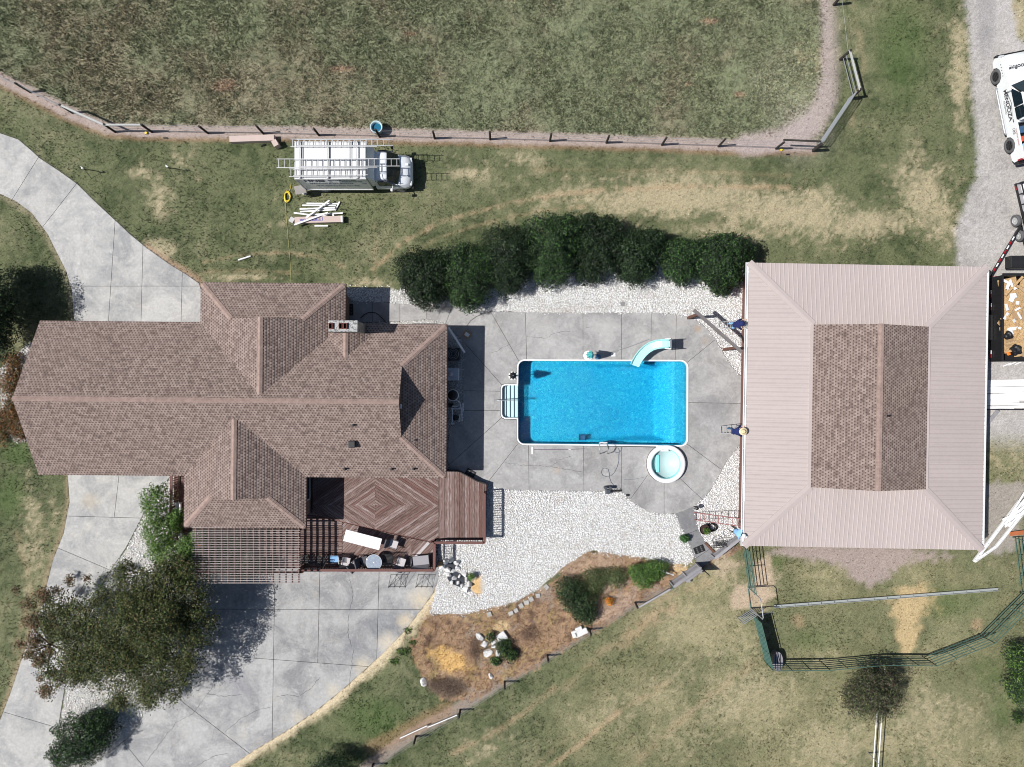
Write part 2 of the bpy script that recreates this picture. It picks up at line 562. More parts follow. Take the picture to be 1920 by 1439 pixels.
def inpoly(x, y, poly):
    r = np.zeros(x.shape, bool)
    n = len(poly)
    for i in range(n):
        x0, y0 = poly[i]; x1, y1 = poly[(i + 1) % n]
        if y0 == y1: continue
        c = ((y0 > y) != (y1 > y)) & (x < (x1 - x0) * (y - y0) / (y1 - y0) + x0)
        r ^= c
    return r


def blob(x, y, cx, cy, rx, ry, ang=0.0):
    a = math.radians(ang); c, s_ = math.cos(a), math.sin(a)
    u = ((x - cx) * c + (y - cy) * s_) / rx; v = (-(x - cx) * s_ + (y - cy) * c) / ry
    return np.exp(-(u * u + v * v))


def CA(r, g, b, k=KL): return np.array(A(r, g, b, k))


# outlines, in photograph pixels on the ground
DRIVE_U = [(-60, 240), (0, 250), (35, 262), (60, 283), (75, 297), (110, 320), (145, 345), (175, 375), (215, 412), (245, 440), (275, 465), (320, 497), (350, 515), (374, 532), (392, 600), (392, 640), (125, 640), (139, 600), (135, 545), (125, 510), (110, 480), (90, 440), (60, 400), (30, 378), (0, 364), (-60, 350)]
DRIVE_L = [(125, 860), (330, 860), (320, 893), (300, 918), (270, 963), (237, 1027), (200, 1080), (150, 1180), (122, 1290), (108, 1375), (100, 1500), (-60, 1500), (-25, 1400), (0, 1352), (20, 1300), (40, 1240), (60, 1180), (80, 1130), (100, 1050), (120, 1000), (131, 940)]
DRIVE_B = [(370, 1040), (822, 1040), (822, 1085), (812, 1112), (792, 1140), (760, 1182), (722, 1222), (682, 1258), (640, 1295), (590, 1335), (535, 1372), (480, 1405), (420, 1445), (390, 1500), (120, 1500), (155, 1443), (205, 1412), (247, 1378), (272, 1338), (290, 1320), (340, 1260), (378, 1180), (396, 1100)]
DECK_O = [(640, 566), (722, 567.5), (855, 576), (880, 583), (920, 585), (985, 586), (1093, 587), (1165, 587), (1221, 587), (1245, 588), (1268, 591), (1290, 594), (1308, 602), (1326, 617), (1341, 637), (1355, 661), (1370, 686), (1391, 708), (1392, 757), (1392, 828), (1380, 842), (1360, 868), (1345, 897), (1330, 922), (1317, 937), (1298, 951), (1270, 962), (1245, 965), (1220, 961), (1200, 951), (1181, 937), (1165, 923), (1093, 921), (992, 920), (960, 920), (935, 916), (912, 908), (880, 897), (845, 884), (838, 860), (843, 800), (868, 790), (868, 733), (868, 640), (838, 608), (800, 599), (765, 602), (722, 604), (640, 606)]
PATH_G = [(1264, 958), (1300, 945), (1309, 992), (1322, 1016), (1342, 1045), (1311, 1068), (1303, 1048), (1290, 1015), (1277, 990)]
ROCKS = [
    [(640, 541), (722, 541), (748, 545), (800, 500), (900, 480), (1000, 460), (1130, 460), (1200, 470), (1300, 470), (1393, 500), (1393, 712), (1370, 690), (1352, 665), (1340, 641), (1322, 618), (1305, 603), (1288, 597), (1240, 591), (980, 588), (880, 586), (855, 579), (722, 570), (640, 568)],
    [(640, 603), (722, 601), (765, 600), (800, 596), (840, 606), (871, 640), (871, 800), (846, 806), (843, 890), (828, 890), (828, 620), (640, 640)],
    [(1393, 826), (1393, 1008), (1347, 1036), (1322, 1016), (1309, 992), (1299, 950), (1320, 932), (1342, 897), (1357, 868), (1378, 840)],
    [(860, 893), (915, 903), (935, 913), (960, 918), (1165, 920), (1183, 936), (1205, 952), (1235, 962), (1265, 959), (1279, 990), (1293, 1015), (1303, 1045), (1290, 1060), (1262, 1057), (1220, 1048), (1160, 1040), (1105, 1032), (1060, 1060), (1010, 1105), (960, 1130), (870, 1152), (805, 1150), (815, 1120), (822, 1085), (820, 1000), (840, 940)],
    [(322, 893), (396, 930), (400, 1095), (378, 1180), (340, 1260), (290, 1320), (270, 1340), (245, 1380), (200, 1415), (150, 1448), (104, 1448), (110, 1375), (124, 1290), (152, 1180), (202, 1080), (239, 1027), (272, 963), (302, 918)],
    [(0, 690), (38, 660), (60, 640), (80, 700), (60, 830), (30, 830), (0, 800)],
]
MULCH = [(1394, 1010), (1394, 1028), (1255, 1100), (1100, 1188), (980, 1262), (890, 1312), (830, 1316), (785, 1262), (765, 1215), (790, 1150), (812, 1125), (870, 1150), (960, 1128), (1010, 1103), (1060, 1058), (1105, 1030), (1160, 1038), (1262, 1055), (1300, 1062), (1342, 1047)]
FENCE_Y = ([-400, 0, 60, 130, 200, 260, 600, 900, 1200, 1400, 1530], [-40, 148, 178, 213, 243, 248, 252, 258, 267, 276, 280])


def field(x, y, want_bare=False):
    """x, y photograph pixels on the ground -> albedo, and how much grass stands there"""
    sh = x.shape
    n1 = fbm(x, y, 90, 1); n2 = fbm(x, y, 34, 9); n3 = fbm(x, y, 12, 21, 3); n4 = vn(x, y, 4.5, 33)
    nn = .45 * n2 + .35 * n3 + .2 * n4
    def mixc(c, col, m): return c * (1 - m[..., None]) + np.array(col) * m[..., None]
    c = np.zeros(sh + (3,)) + CA(109, 115, 84)
    c = mixc(c, CA(78, 88, 60), sms(.40, .62, nn))
    c = mixc(c, CA(142, 140, 110), sms(.46, .72, n3 * .5 + n1 * .5) * .75)
    dens = np.ones(sh)
    fy = np.interp(x, FENCE_Y[0], FENCE_Y[1])
    # pasture beyond the fence: rough, green and faded brown
    up = sms(8, -8, y - fy) * sms(10, -10, x - 1545)
    upc = np.zeros(sh + (3,)) + CA(136, 142, 112)
    br = sms(.42, .66, .5 * n1 + .5 * nn + .20 * blob(x, y, 430, 160, 170, 80) + .10 * blob(x, y, 780, 70, 160, 70) + .1 * blob(x, y, 220, 60, 110, 60) - .12 * blob(x, y, 1250, 60, 300, 90) - .1 * blob(x, y, 950, 180, 260, 60))
    upc = mixc(upc, CA(158, 145, 124), br * .62)
    upc = mixc(upc, CA(94, 105, 80), sms(.5, .72, n3 * .6 + n4 * .4) * .7)
    for cx, cy, rx, ry in [(1388, 178, 16, 8), (1330, 40, 22, 8), (770, 64, 14, 6), (420, 160, 30, 16), (1290, 158, 10, 6), (640, 130, 30, 8)]: upc = mixc(upc, CA(180, 152, 130), sms(.35, .9, blob(x, y, cx, cy, rx, ry) + .5 * (n3 - .5)) * .7)
    upc = mixc(upc, CA(158, 160, 132), sms(.5, .8, blob(x, y, 1480, 160, 110, 110) + .4 * n3 - .2) * .7)
    c = c * (1 - up[..., None]) + upc * up[..., None]
    # dry, straw-coloured patches
    dry = np.zeros(sh)
    for cx, cy, rx, ry, an, wgt in [(1260, 374, 190, 36, 0, 1.0), (1480, 395, 190, 52, 5, .95), (1360, 430, 200, 26, 0, .6), (1200, 335, 260, 18, 0, .45), (1150, 1330, 130, 60, -30, .45), (1290, 1400, 120, 60, 0, .55), (1560, 1230, 60, 40, 0, .4), (1820, 1330, 60, 80, 0, .5), (1400, 1200, 60, 60, 0, .6), (1660, 1400, 120, 40, 0, .6), (900, 1400, 60, 30, -25, .4), (1540, 110, 60, 60, 0, .5), (1620, 420, 140, 40, 0, .9), (1740, 380, 60, 90, 0, .8), (1060, 365, 110, 28, -6, .55), (880, 325, 60, 18, 0, .5), (1800, 130, 22, 160, 0, .7), (1700, 330, 60, 30, 0, .6), (265, 322, 26, 16, 0, .9), (302, 370, 24, 70, 0, .7), (300, 470, 38, 24, 20, .95), (330, 300, 30, 20, 0, .5), (400, 260, 160, 8, 0, .5), (200, 250, 60, 8, 20, .5),
                                    (450, 521, 90, 9, 0, .8), (1300, 1180, 90, 70, 30, .75), (1400, 1310, 130, 70, -20, .8), (1240, 1290, 100, 60, -30, .55), (1340, 1075, 60, 40, -30, .6), (1430, 1100, 35, 60, 0, .8), (1590, 1060, 130, 40, 0, .55), (1740, 1360, 110, 90, 0, .75), (1560, 1400, 90, 60, 0, .8), (1890, 860, 60, 60, 0, .6), (1880, 1060, 60, 40, 0, .4), (1450, 1300, 60, 40, 0, .6), (1490, 1065, 60, 20, 0, .5), (1900, 30, 40, 60, 0, .9), (60, 1010, 40, 110, 0, .65), (100, 960, 24, 60, 0, .6), (400, 350, 60, 30, 0, .3), (980, 300, 140, 14, 2, .4), (700, 530, 60, 14, 0, .7), (760, 560, 20, 30, 0, .6), (520, 420, 40, 15, 0, .3)]:
        dry = np.maximum(dry, wgt * blob(x, y, cx, cy, rx, ry, an))
    dry = sms(.22, .78, dry * .8 + (n3 * .5 + n4 * .5 - .5) * .9 + (n1 - .5) * .5 + .06) * sms(.02, .2, dry)
    c = mixc(c, CA(184, 172, 142), dry * .88)
    dens *= 1 - .55 * dry
    se = sms(-40, 60, (y - 1080) + (x - 1180) * .45) * sms(980, 1100, x)
    c = mixc(c, CA(156, 150, 116), se * (.25 + .5 * sms(.35, .65, n2 * .5 + n1 * .5)) * .8)
    # wheel tracks and mower lines
    tr = np.zeros(sh)
    for pts, wd, wg in [([(700, 505), (760, 452), (830, 415), (900, 395), (1000, 372), (1110, 358), (1300, 350), (1480, 352)], 5, .8), ([(760, 480), (825, 445), (905, 420), (1000, 398), (1100, 388)], 4, .5), ([(380, 492), (450, 478), (530, 474), (600, 482), (645, 502)], 3, .6),
                        ([(350, 520), (400, 509), (470, 508), (560, 512)], 4, .4), ([(703, 420), (703, 520)], 3, .4), ([(1020, 1446), (1090, 1395), (1162, 1334)], 5, 1.3), ([(1160, 1336), (1250, 1280)], 8, .4), ([(1170, 1205), (1210, 1165), (1260, 1140)], 14, .8), ([(850, 1412), (920, 1378), (985, 1335), (1040, 1290)], 6, .65), ([(1060, 1290), (1130, 1220), (1260, 1150)], 9, .4), ([(1000, 1439), (1080, 1370)], 4, .3), ([(1230, 1130), (1330, 1090)], 9, .4),
                        ([(1595, 240), (1620, 120), (1600, 0)], 5, .25), ([(1480, 330), (1300, 322), (1000, 318)], 5, .3), ([(1180, 1439), (1300, 1330), (1420, 1240)], 10, .35), ([(30, 1000), (60, 1100), (20, 1250)], 5, .3)]:
        tr = np.maximum(tr, wg * sms(wd * 1.6, 0, dpoly(x, y, pts) + (n4 - .5) * 6))
    tr *= .5 + .8 * n3
    tr *= sms(.2, .55, n3 * .6 + n4 * .4)
    c = mixc(c, CA(178, 156, 126), np.clip(tr, 0, .7))
    dens *= 1 - .6 * np.clip(tr, 0, 1)
    # lusher grass
    for cx, cy, rx, ry, wg in [(1690, 90, 80, 160, .7), (660, 400, 120, 80, .5), (420, 430, 70, 50, .4), (1450, 1055, 32, 30, .8), (1780, 1130, 120, 50, .7), (1520, 1200, 80, 40, .6), (1880, 1330, 40, 60, .6), (700, 1350, 90, 60, .8), (1380, 60, 60, 50, .3), (20, 930, 40, 60, .8), (1850, 1260, 60, 60, .6), (30, 850, 40, 30, .9), (1080, 1260, 70, 30, .5)]:
        m = sms(.3, .8, wg * blob(x, y, cx, cy, rx, ry) + (n3 - .5) * .4)
        c = mixc(c, CA(80, 104, 56), m * .6)
        dens = np.maximum(dens, m)
    # bare soil and dust
    def soil(m, col, keep=0.0):
        nonlocal c, dens
        c = mixc(c, col, np.clip(m, 0, 1)); dens = dens * (1 - np.clip(m, 0, 1) * (1 - keep))
    ed = (nn - .5) * 26
    fl = [(-60, 118), (0, 146), (60, 176), (130, 212), (200, 240), (260, 246), (600, 249), (900, 256), (1200, 266), (1400, 274), (1520, 273)]
    d = dpoly(x, y, fl)
    soil(sms(20, 8, np.where(y > fy, d, d * 1.2) + ed * .5 - 4) * .0 + sms(17, 9, dpoly(x, y - 0, [(a, b + 6) for a, b in fl]) + ed * .45) * .5, CA(160, 122, 100), .4)
    soil(sms(15, 8, d + ed * .45) * .92, CA(178, 163, 156))
    d = dpoly(x, y, [(1400, 272), (1470, 262), (1520, 235), (1550, 190), (1560, 150), (1562, 60), (1556, -60)])
    soil(sms(30, 12, d + ed * .6) * .9 * sms(0, 40, 1590 - x + (y - 150) * .05), CA(180, 166, 162))
    soil(blob(x, y, 1505, 245, 40, 40) * .8, CA(180, 168, 164))
    # strip under the lower fence, mulch bed
    d = dpoly(x, y, [(640, 1470), (700, 1430), (780, 1372), (863, 1325), (946, 1274), (1026, 1225), (1105, 1177), (1192, 1126), (1262, 1090)])
    soil(sms(16, 7, d + ed * .5) * .85, CA(158, 144, 134))
    soil(sms(22, 6, dpoly(x, y, [(700, 1400), (780, 1360), (840, 1328)]) + ed * 1.1) * .45, CA(164, 130, 100), .5)
    mk = inpoly(x + ed * 1.3 + (n1 - .5) * 16, y + ed * 1.3, MULCH)
    mc = np.zeros(sh + (3,)) + CA(166, 138, 112)
    mc = mixc(mc, CA(112, 90, 78), sms(.42, .62, n3 * .6 + n2 * .4))
    mc = mixc(mc, CA(178, 160, 144), sms(.5, .66, n1 * .5 + n3 * .5) * .8)
    mc = mixc(mc, CA(104, 108, 70), sms(.56, .68, n2 * .7 + n4 * .3) * .6)
    mc = mixc(mc, CA(198, 166, 122), sms(.52, .7, n2 * .5 + n4 * .5) * .6)
    mc = mixc(mc, CA(226, 186, 122), sms(.3, .75, blob(x, y, 848, 1240, 46, 24, 25) + .9 * (n3 - .5)) * .9)
    mc = mixc(mc, CA(214, 188, 148), sms(.4, .6, blob(x, y, 940, 1175, 20, 12) + blob(x, y, 1275, 1068, 26, 12, 20) + .3 * (n3 - .5)) * .9)
    mc = mixc(mc, CA(186, 160, 138), sms(.35, .7, blob(x, y, 1110, 1060, 70, 26, -10) + .4 * (n3 - .5)) * .7)
    mc = mixc(mc, CA(190, 166, 148), sms(.35, .7, blob(x, y, 1150, 1140, 60, 22, -30) + .4 * (n3 - .5)) * .7)
    mc = mixc(mc, CA(112, 98, 88), sms(.35, .7, blob(x, y, 840, 1292, 48, 24) + .4 * (n3 - .5)) * .8)
    c = np.where(mk[..., None], mc, c); dens = np.where(mk, .35, dens)
    # pale silt washed along the parking slab's outer edge
    eb = [(822, 1085), (812, 1112), (792, 1140), (760, 1182), (722, 1222), (682, 1258), (640, 1295), (590, 1335), (535, 1372), (480, 1405), (420, 1445), (390, 1500)]
    soil(sms(24, 3, dpoly(x, y, eb) + ed * 1.1) * .9, CA(226, 208, 176))
    soil(sms(12, 4, dpoly(x, y, [(139, 600), (135, 545), (125, 510), (110, 480), (90, 440), (60, 400), (0, 364)]) + ed * .4) * .6, CA(160, 150, 125))
    soil(sms(14, 4, dpoly(x, y, DRIVE_U[10:14]) + ed * .4) * .7, CA(178, 150, 128))
    soil(sms(12, 4, dpoly(x, y, DRIVE_L[12:21] + [(131, 892)]) + ed * .4) * .6, CA(170, 152, 125), .3)
    # corral and the yard behind the barn
    soil(sms(.3, .8, blob(x, y, 1640, 1040, 140, 26) + blob(x, y, 1630, 1078, 46, 24) + blob(x, y, 1500, 1035, 60, 10) + .7 * (n3 - .5)) * .85, CA(174, 158, 154))
    soil(sms(.25, .95, blob(x, y, 1712, 1125, 50, 34) + blob(x, y, 1702, 1175, 26, 34) + blob(x, y, 1700, 1210, 14, 20) + .9 * (n3 - .5)) * .85, CA(204, 180, 138), .4)
    soil(sms(.3, .85, blob(x, y, 1428, 1110, 30, 36) + blob(x, y, 1384, 1125, 22, 22) + .7 * blob(x, y, 1360, 1060, 26, 30) + .7 * blob(x, y, 1430, 1060, 30, 26) + .8 * (n3 - .5)) * .8, CA(202, 180, 158))
    soil(sms(.3, 1.0, blob(x, y, 1495, 1165, 20, 16) + .9 * blob(x, y, 1830, 1170, 16, 16) + .9 * (n3 - .5)) * .5, CA(180, 150, 122), .5)
    soil(sms(.4, .7, blob(x, y, 1890, 930, 70, 34) + blob(x, y, 1870, 1000, 60, 50) + .6 * (n3 - .5)) * .8, CA(170, 162, 156))
    # the gravel lane
    le = np.interp(y, [-200, 0, 120, 250, 340, 380, 430, 500, 560], [1806, 1812, 1822, 1832, 1830, 1812, 1796, 1796, 1790])
    re = np.interp(y, [-200, 0, 70, 110, 140], [1896, 1896, 1908, 1960, 4000])
    gm = sms(-10, 8, x - le + ed) * sms(-10, 8, re - x + ed) * sms(850, 800, y + ed)
    gm = np.maximum(gm, sms(-30, 0, x - 1850) * sms(860, 790, y + ed * 2) * (y > 480))
    gc = np.zeros(sh + (3,)) + CA(186, 182, 178)
    gc = mixc(gc, CA(158, 154, 152), sms(.45, .65, n2 * .6 + n4 * .4) * .7)
    gc = mixc(gc, CA(204, 199, 198), sms(.55, .75, n1 * .5 + n4 * .5) * .7)
    gc = mixc(gc, CA(150, 148, 150), sms(.3, .8, blob(x, y, 1850, 40, 22, 90)) * .5)
    c = c * (1 - gm[..., None]) + gc * gm[..., None]; dens = dens * (1 - gm)
    # soil under slabs, buildings, stones
    hid = np.zeros(sh, bool)
    for po in (DRIVE_U, DRIVE_L, DRIVE_B, DECK_O, PATH_G): hid |= inpoly(x, y, po)
    rk = np.zeros(sh, bool)
    for po in ROCKS: rk |= inpoly(x, y, po)
    bld = inpoly(x, y, [(125, 612), (380, 612), (380, 545), (650, 545), (650, 606), (836, 606), (836, 880), (908, 905), (908, 1010), (822, 1010), (822, 1064), (345, 1064), (345, 880), (125, 880)]) | inpoly(x, y, [(1392, 530), (1775, 530), (1775, 990), (1392, 990)])
    c = np.where((hid | bld)[..., None], CA(78, 74, 70), c)
    c = np.where((rk & ~hid)[..., None], CA(198, 195, 190), c)
    sp_ = sms(.25, .8, blob(x, y, 894, 1097, 13, 22) + .7 * (n3 - .5)) * (rk & ~hid)
    c = mixc(c, CA(222, 186, 132), sp_)
    dens = np.where(hid | rk | bld, 0, dens)
    c = c * (.96 + .28 * vn(x, y, 2.2, 51))[..., None]
    return c, dens


def col_layer(me, cols, name='col'):
    a = me.color_attributes.new(name, 'FLOAT_COLOR', 'POINT')
    arr = np.ones((len(cols), 4), np.float32); arr[:, :3] = cols
    a.data.foreach_set('color', arr.ravel())


def np_mesh(name, V, F, cols=None, mat_=None):
    """fast mesh from numpy arrays, all faces with the same number of corners"""
    me = bpy.data.meshes.new(name)
    nv, nf, k = len(V), len(F), F.shape[1]
    me.vertices.add(nv); me.vertices.foreach_set('co', np.ascontiguousarray(V, np.float32).ravel())
    me.loops.add(nf * k); me.loops.foreach_set('vertex_index', np.ascontiguousarray(F, np.int32).ravel())
    me.polygons.add(nf)
    me.polygons.foreach_set('loop_start', np.arange(0, nf * k, k, dtype=np.int32))
    me.polygons.foreach_set('loop_total', np.full(nf, k, np.int32))
    me.update(calc_edges=True)
    if cols is not None: col_layer(me, cols)
    if mat_ is not None: me.materials.append(mat_)
    return me


# ------------------------------------------------------------------ the ground sheet
M_GROUND = mat_attr('ground', var=.50, fine=26, mid=10, bump=.55)
M_GRASS = mat_attr('grass_blades', var=.0, fine=0, spec=.15, trans=.25)
POOL_HOLE = (930 - 960, 1296 - 960, 666 - 719.5, 842 - 719.5)


def axis(lo, hi, step, far):
    a = list(np.arange(lo, hi + 1e-6, step))
    b = []; d = step; q = hi
    while q < far:
        d *= 1.5; q += d; b.append(q)
    c = []; d = step; q = lo
    while q > -far:
        d *= 1.5; q -= d; c.append(q)
    return np.array(c[::-1] + a + b)


gx = axis(-36, 36, .13, 320); gy = axis(-28, 28, .13, 320)
# make the sheet's lines pass exactly along the edges of the excavation
hx0, hx1, hy0, hy1 = POOL_HOLE[0] * S, POOL_HOLE[1] * S, -POOL_HOLE[3] * S, -POOL_HOLE[2] * S
for v_ in (hx0, hx1): gx[np.argmin(abs(gx - v_))] = v_
for v_ in (hy0, hy1): gy[np.argmin(abs(gy - v_))] = v_
GX, GY = np.meshgrid(gx, gy)
PX = GX / S + 960; PY = 719.5 - GY / S
gcol, gd = field(PX, PY)
bump = (fbm(PX, PY, 60, 71) - .5) * .10 + (fbm(PX, PY, 7, 75, 2) - .5) * .05
bump = np.where((gd > .2), np.maximum(bump, -.02) * np.clip(gd, 0, 1), 0)
V = np.stack([GX, GY, bump], -1).reshape(-1, 3)
nx, ny = len(gx), len(gy)
I = (np.arange(ny - 1)[:, None] * nx + np.arange(nx - 1)[None, :])
cxm = (gx[:-1] + gx[1:]) / 2; cym = (gy[:-1] + gy[1:]) / 2
keep = ~(((cxm > hx0) & (cxm < hx1))[None, :] & ((cym > hy0) & (cym < hy1))[:, None])
I = I[keep]
F = np.stack([I, I + 1, I + 1 + nx, I + nx], -1)
gme = np_mesh('ground', V, F, gcol.reshape(-1, 3), M_GROUND)
gob = bpy.data.objects.new('ground', gme); COL.objects.link(gob); props(gob, kind='structure')

# ------------------------------------------------------------------ grass blades, coloured like the ground they stand in
def tufts(n, xr, yr, hmin, hmax, wid, seed, rej=None, name='grass', label=None, cat='grass', lean=.6, colf=None, dmin=.05):
    rs = np.random.RandomState(seed)
    x = rs.uniform(xr[0], xr[1], n); y = rs.uniform(yr[0], yr[1], n)
    c, d = field(x, y)
    k = rs.rand(n) < d
    if rej is not None: k &= rej(x, y)
    x, y, c, d = x[k], y[k], c[k], d[k]
    m = len(x)
    X = (x - 960) * S; Y = (719.5 - y) * S
    B = 3
    cl = fbm(x, y, 9, 91, 2)
    h = rs.uniform(hmin, hmax, m) * (.5 + 1.0 * cl)
    c = c * (rs.choice([.45, .7, .95, 1.25, 1.7, 2.1], m, p=[.14, .2, .24, .22, .13, .07]) * (.75 + .55 * fbm(x, y, 14, 95, 2)))[:, None]
    c = c * rs.uniform(.9, 1.12, (m, 3))
    if colf is not None: c = colf(c, rs, x, y)
    ang = rs.rand(m, B) * 2 * np.pi; le = rs.uniform(.25, 1.0, (m, B)) * lean
    ox = rs.normal(0, .02, (m, B)); oy = rs.normal(0, .02, (m, B))
    bx = X[:, None] + ox; by = Y[:, None] + oy
    sx = -np.sin(ang) * wid / 2; sy = np.cos(ang) * wid / 2
    hh = h[:, None] * rs.uniform(.7, 1.2, (m, B))
    tx = bx + np.cos(ang) * le * hh; ty = by + np.sin(ang) * le * hh
    z0 = np.zeros_like(bx) - .01
    V = np.stack([np.stack([bx - sx, by - sy, z0], -1), np.stack([bx + sx, by + sy, z0], -1), np.stack([tx, ty, hh], -1)], 2).reshape(-1, 3)
    F = np.arange(len(V)).reshape(-1, 3)
    me = np_mesh(name, V, F, np.repeat(np.clip(c, 0, .8), B * 3, 0), M_GRASS)
    o = bpy.data.objects.new(name, me); COL.objects.link(o)
    return props(o, label, cat, None, 'stuff')


abovef = lambda x, y: (y < np.interp(x, FENCE_Y[0], FENCE_Y[1])) & (x < 1550)
tufts(190000, (-70, 1560), (-70, 300), .05, .12, .032, 3, abovef, 'pasture_grass', 'rough brown and green pasture grass beyond the wire fence', 'grass', lean=.9)
tufts(230000, (-70, 1990), (-70, 1510), .03, .09, .030, 4, lambda x, y: ~abovef(x, y), 'lawn_grass', 'short patchy lawn grass around the house and barn', 'grass', lean=1.1)


def drycol(c, rs, x, y):
    t = rs.rand(len(c))[:, None]
    k = c * .55 + .45 * np.where(t < .55, CA(176, 142, 106), np.where(t < .85, CA(120, 92, 74), CA(112, 118, 74)))
    return k


tufts(26000, (760, 1400), (1000, 1330), .10, .26, .016, 6, lambda x, y: inpoly(x, y, MULCH), 'dead_weeds', 'brown dead weeds matted over the rough planting bed', 'weeds', lean=1.5, colf=drycol)

# ------------------------------------------------------------------ white landscaping stones
M_STONE = mat_attr('white_stone', var=.0, fine=0, spec=.25, rough=.8)


def stones(poly, per_m2, size, name, label, seed, tint=(.835, .84, .845), z=0.0):
    rs = np.random.RandomState(seed)
    a = np.array(poly); x0, y0 = a.min(0) - 5; x1, y1 = a.max(0) + 5
    n = int((x1 - x0) * (y1 - y0) * S * S * per_m2)
    x = rs.uniform(x0, x1, n); y = rs.uniform(y0, y1, n)
    w_ = fbm(x, y, 9, 5, 2) * 6 - 3
    k = inpoly(x + w_, y + w_, poly) | (dpoly(x, y, list(poly) + [poly[0]]) < 6)
    zz0 = np.zeros(n)
    k &= inpoly(x + w_, y + w_, poly) | (rs.rand(n) < .12)
    for po in (DRIVE_U, DRIVE_L, DRIVE_B, DECK_O, PATH_G):
        ins = inpoly(x, y, po)
        stray = ins & (rs.rand(n) < .16 * np.clip(1 - dpoly(x, y, list(po) + [po[0]]) / 7, 0, 1) ** 1.5)
        zz0[stray] = .05
        k &= ~ins | stray
    for cx, cy, r in ((888, 1090, 15), (897, 1100, 14)): k &= np.hypot(x - cx, y - cy) > r
    x, y, zz0 = x[k], y[k], zz0[k]; m = len(x)
    X = (x - 960) * S; Y = (719.5 - y) * S
    s = rs.uniform(size * .6, size * 1.35, m)
    dirs = np.array([(1, 0, 0), (0, 1, 0), (-1, 0, 0), (0, -1, 0), (0, 0, .75), (0, 0, -.5)], float)
    J = rs.uniform(.65, 1.3, (m, 6, 1)) * dirs[None] + rs.normal(0, .12, (m, 6, 3))
    an = rs.rand(m) * 6.28
    ca, sa = np.cos(an), np.sin(an)
    jx = J[..., 0] * ca[:, None] - J[..., 1] * sa[:, None]; jy = J[..., 0] * sa[:, None] + J[..., 1] * ca[:, None]
    zz = rs.uniform(.15, .55, m) * s * .5
    Vv = np.stack([X[:, None] + jx * s[:, None] * .62, Y[:, None] + jy * s[:, None] * .5, z + (zz + zz0)[:, None] + J[..., 2] * s[:, None] * .5], -1).reshape(-1, 3)
    f = np.array([(0, 1, 4), (1, 2, 4), (2, 3, 4), (3, 0, 4), (1, 0, 5), (2, 1, 5), (3, 2, 5), (0, 3, 5)])
    Fv = (np.arange(m)[:, None, None] * 6 + f[None]).reshape(-1, 3)
    v_ = rs.uniform(.80, 1.12, (m, 1)) * (np.array(tint)[None] + rs.normal(0, .012, (m, 3)))
    dk = rs.rand(m) < .06
    v_[dk] *= rs.uniform(.45, .8, (dk.sum(), 1))
    # windblown dirt and dead leaves here and there
    dirt = np.clip(sms(.6, .78, fbm(x, y, 26, 61)) + sum(1.3 * blob(x, y, *b_) for b_ in [(955, 932, 12, 6), (1045, 938, 10, 6), (1082, 1025, 9, 6), (1174, 1003, 7, 6), (1255, 1020, 9, 6), (1100, 578, 30, 5), (1050, 582, 20, 5), (1290, 583, 14, 4)]), 0, 1.8)[:, None]
    v_ = v_ * (1 - dirt * .2) + CA(176, 150, 125)[None] * dirt * .2
    me = np_mesh(name, Vv, Fv, np.repeat(np.clip(v_, .02, .85), 6, 0), M_STONE)
    o = bpy.data.objects.new(name, me); COL.objects.link(o)
    return props(o, label, 'stones', None, 'stuff')


DEN = 420
stones(ROCKS[0], DEN, .068, 'white_stones', 'white landscaping stones between hedge and pool deck', 1)
stones(ROCKS[1], DEN, .062, 'white_stones', 'white stones in the narrow bed along the house', 2, (.75, .74, .72))
stones(ROCKS[2], DEN, .068, 'white_stones', 'white stones between pool deck and barn wall', 3)
stones(ROCKS[3], DEN, .068, 'white_stones', 'broad bed of white stones between timber deck and weedy bed', 4)
stones(ROCKS[4], 170, .075, 'white_stones', 'white stones around the big tree between the two driveways', 5)
stones(ROCKS[5], 60, .09, 'white_stones', 'scattered white stones in the flower bed at the left gable', 6)
# ------------------------------------------------------------------ concrete slabs
def px2m(poly, z=0.0): return [tuple(P(p[0], p[1], z)[:2]) for p in poly]


def cut_slabs(poly_px, cuts, z0, z1, m, parent, gap=.012):
    """cuts: (x0,y0,x1,y1[,test(cx,cy)]) in photograph pixels; every piece becomes a slab of its own"""
    bm = bmesh.new()
    f = bm.faces.new([bm.verts.new((x, -y, 0)) for x, y in poly_px])
    for c in cuts:
        x0, y0, x1, y1 = c[:4]
        test = c[4] if len(c) > 4 else None
        fs = [q for q in bm.faces if test is None or test(q.calc_center_bounds().x, -q.calc_center_bounds().y)]
        ge = set(fs)
        for q in fs: ge |= set(q.edges) | set(q.verts)
        nrm = Vector((-( -y1 + y0), x1 - x0, 0))
        nrm = Vector((y1 - y0, x1 - x0, 0)); 
        bmesh.ops.bisect_plane(bm, geom=list(ge), dist=1e-4, plane_co=(x0, -y0, 0), plane_no=nrm)
    out = []
    for q in bm.faces:
        pl = [(v_.co.x, -v_.co.y) for v_ in q.verts]
        if q.calc_area() < 60: continue
        out.append(px2m(pl))
    bm.free()
    for pl in out:
        MB().prism(inset(pl, gap), z0, z1).build('slab', m, parent)
    return out


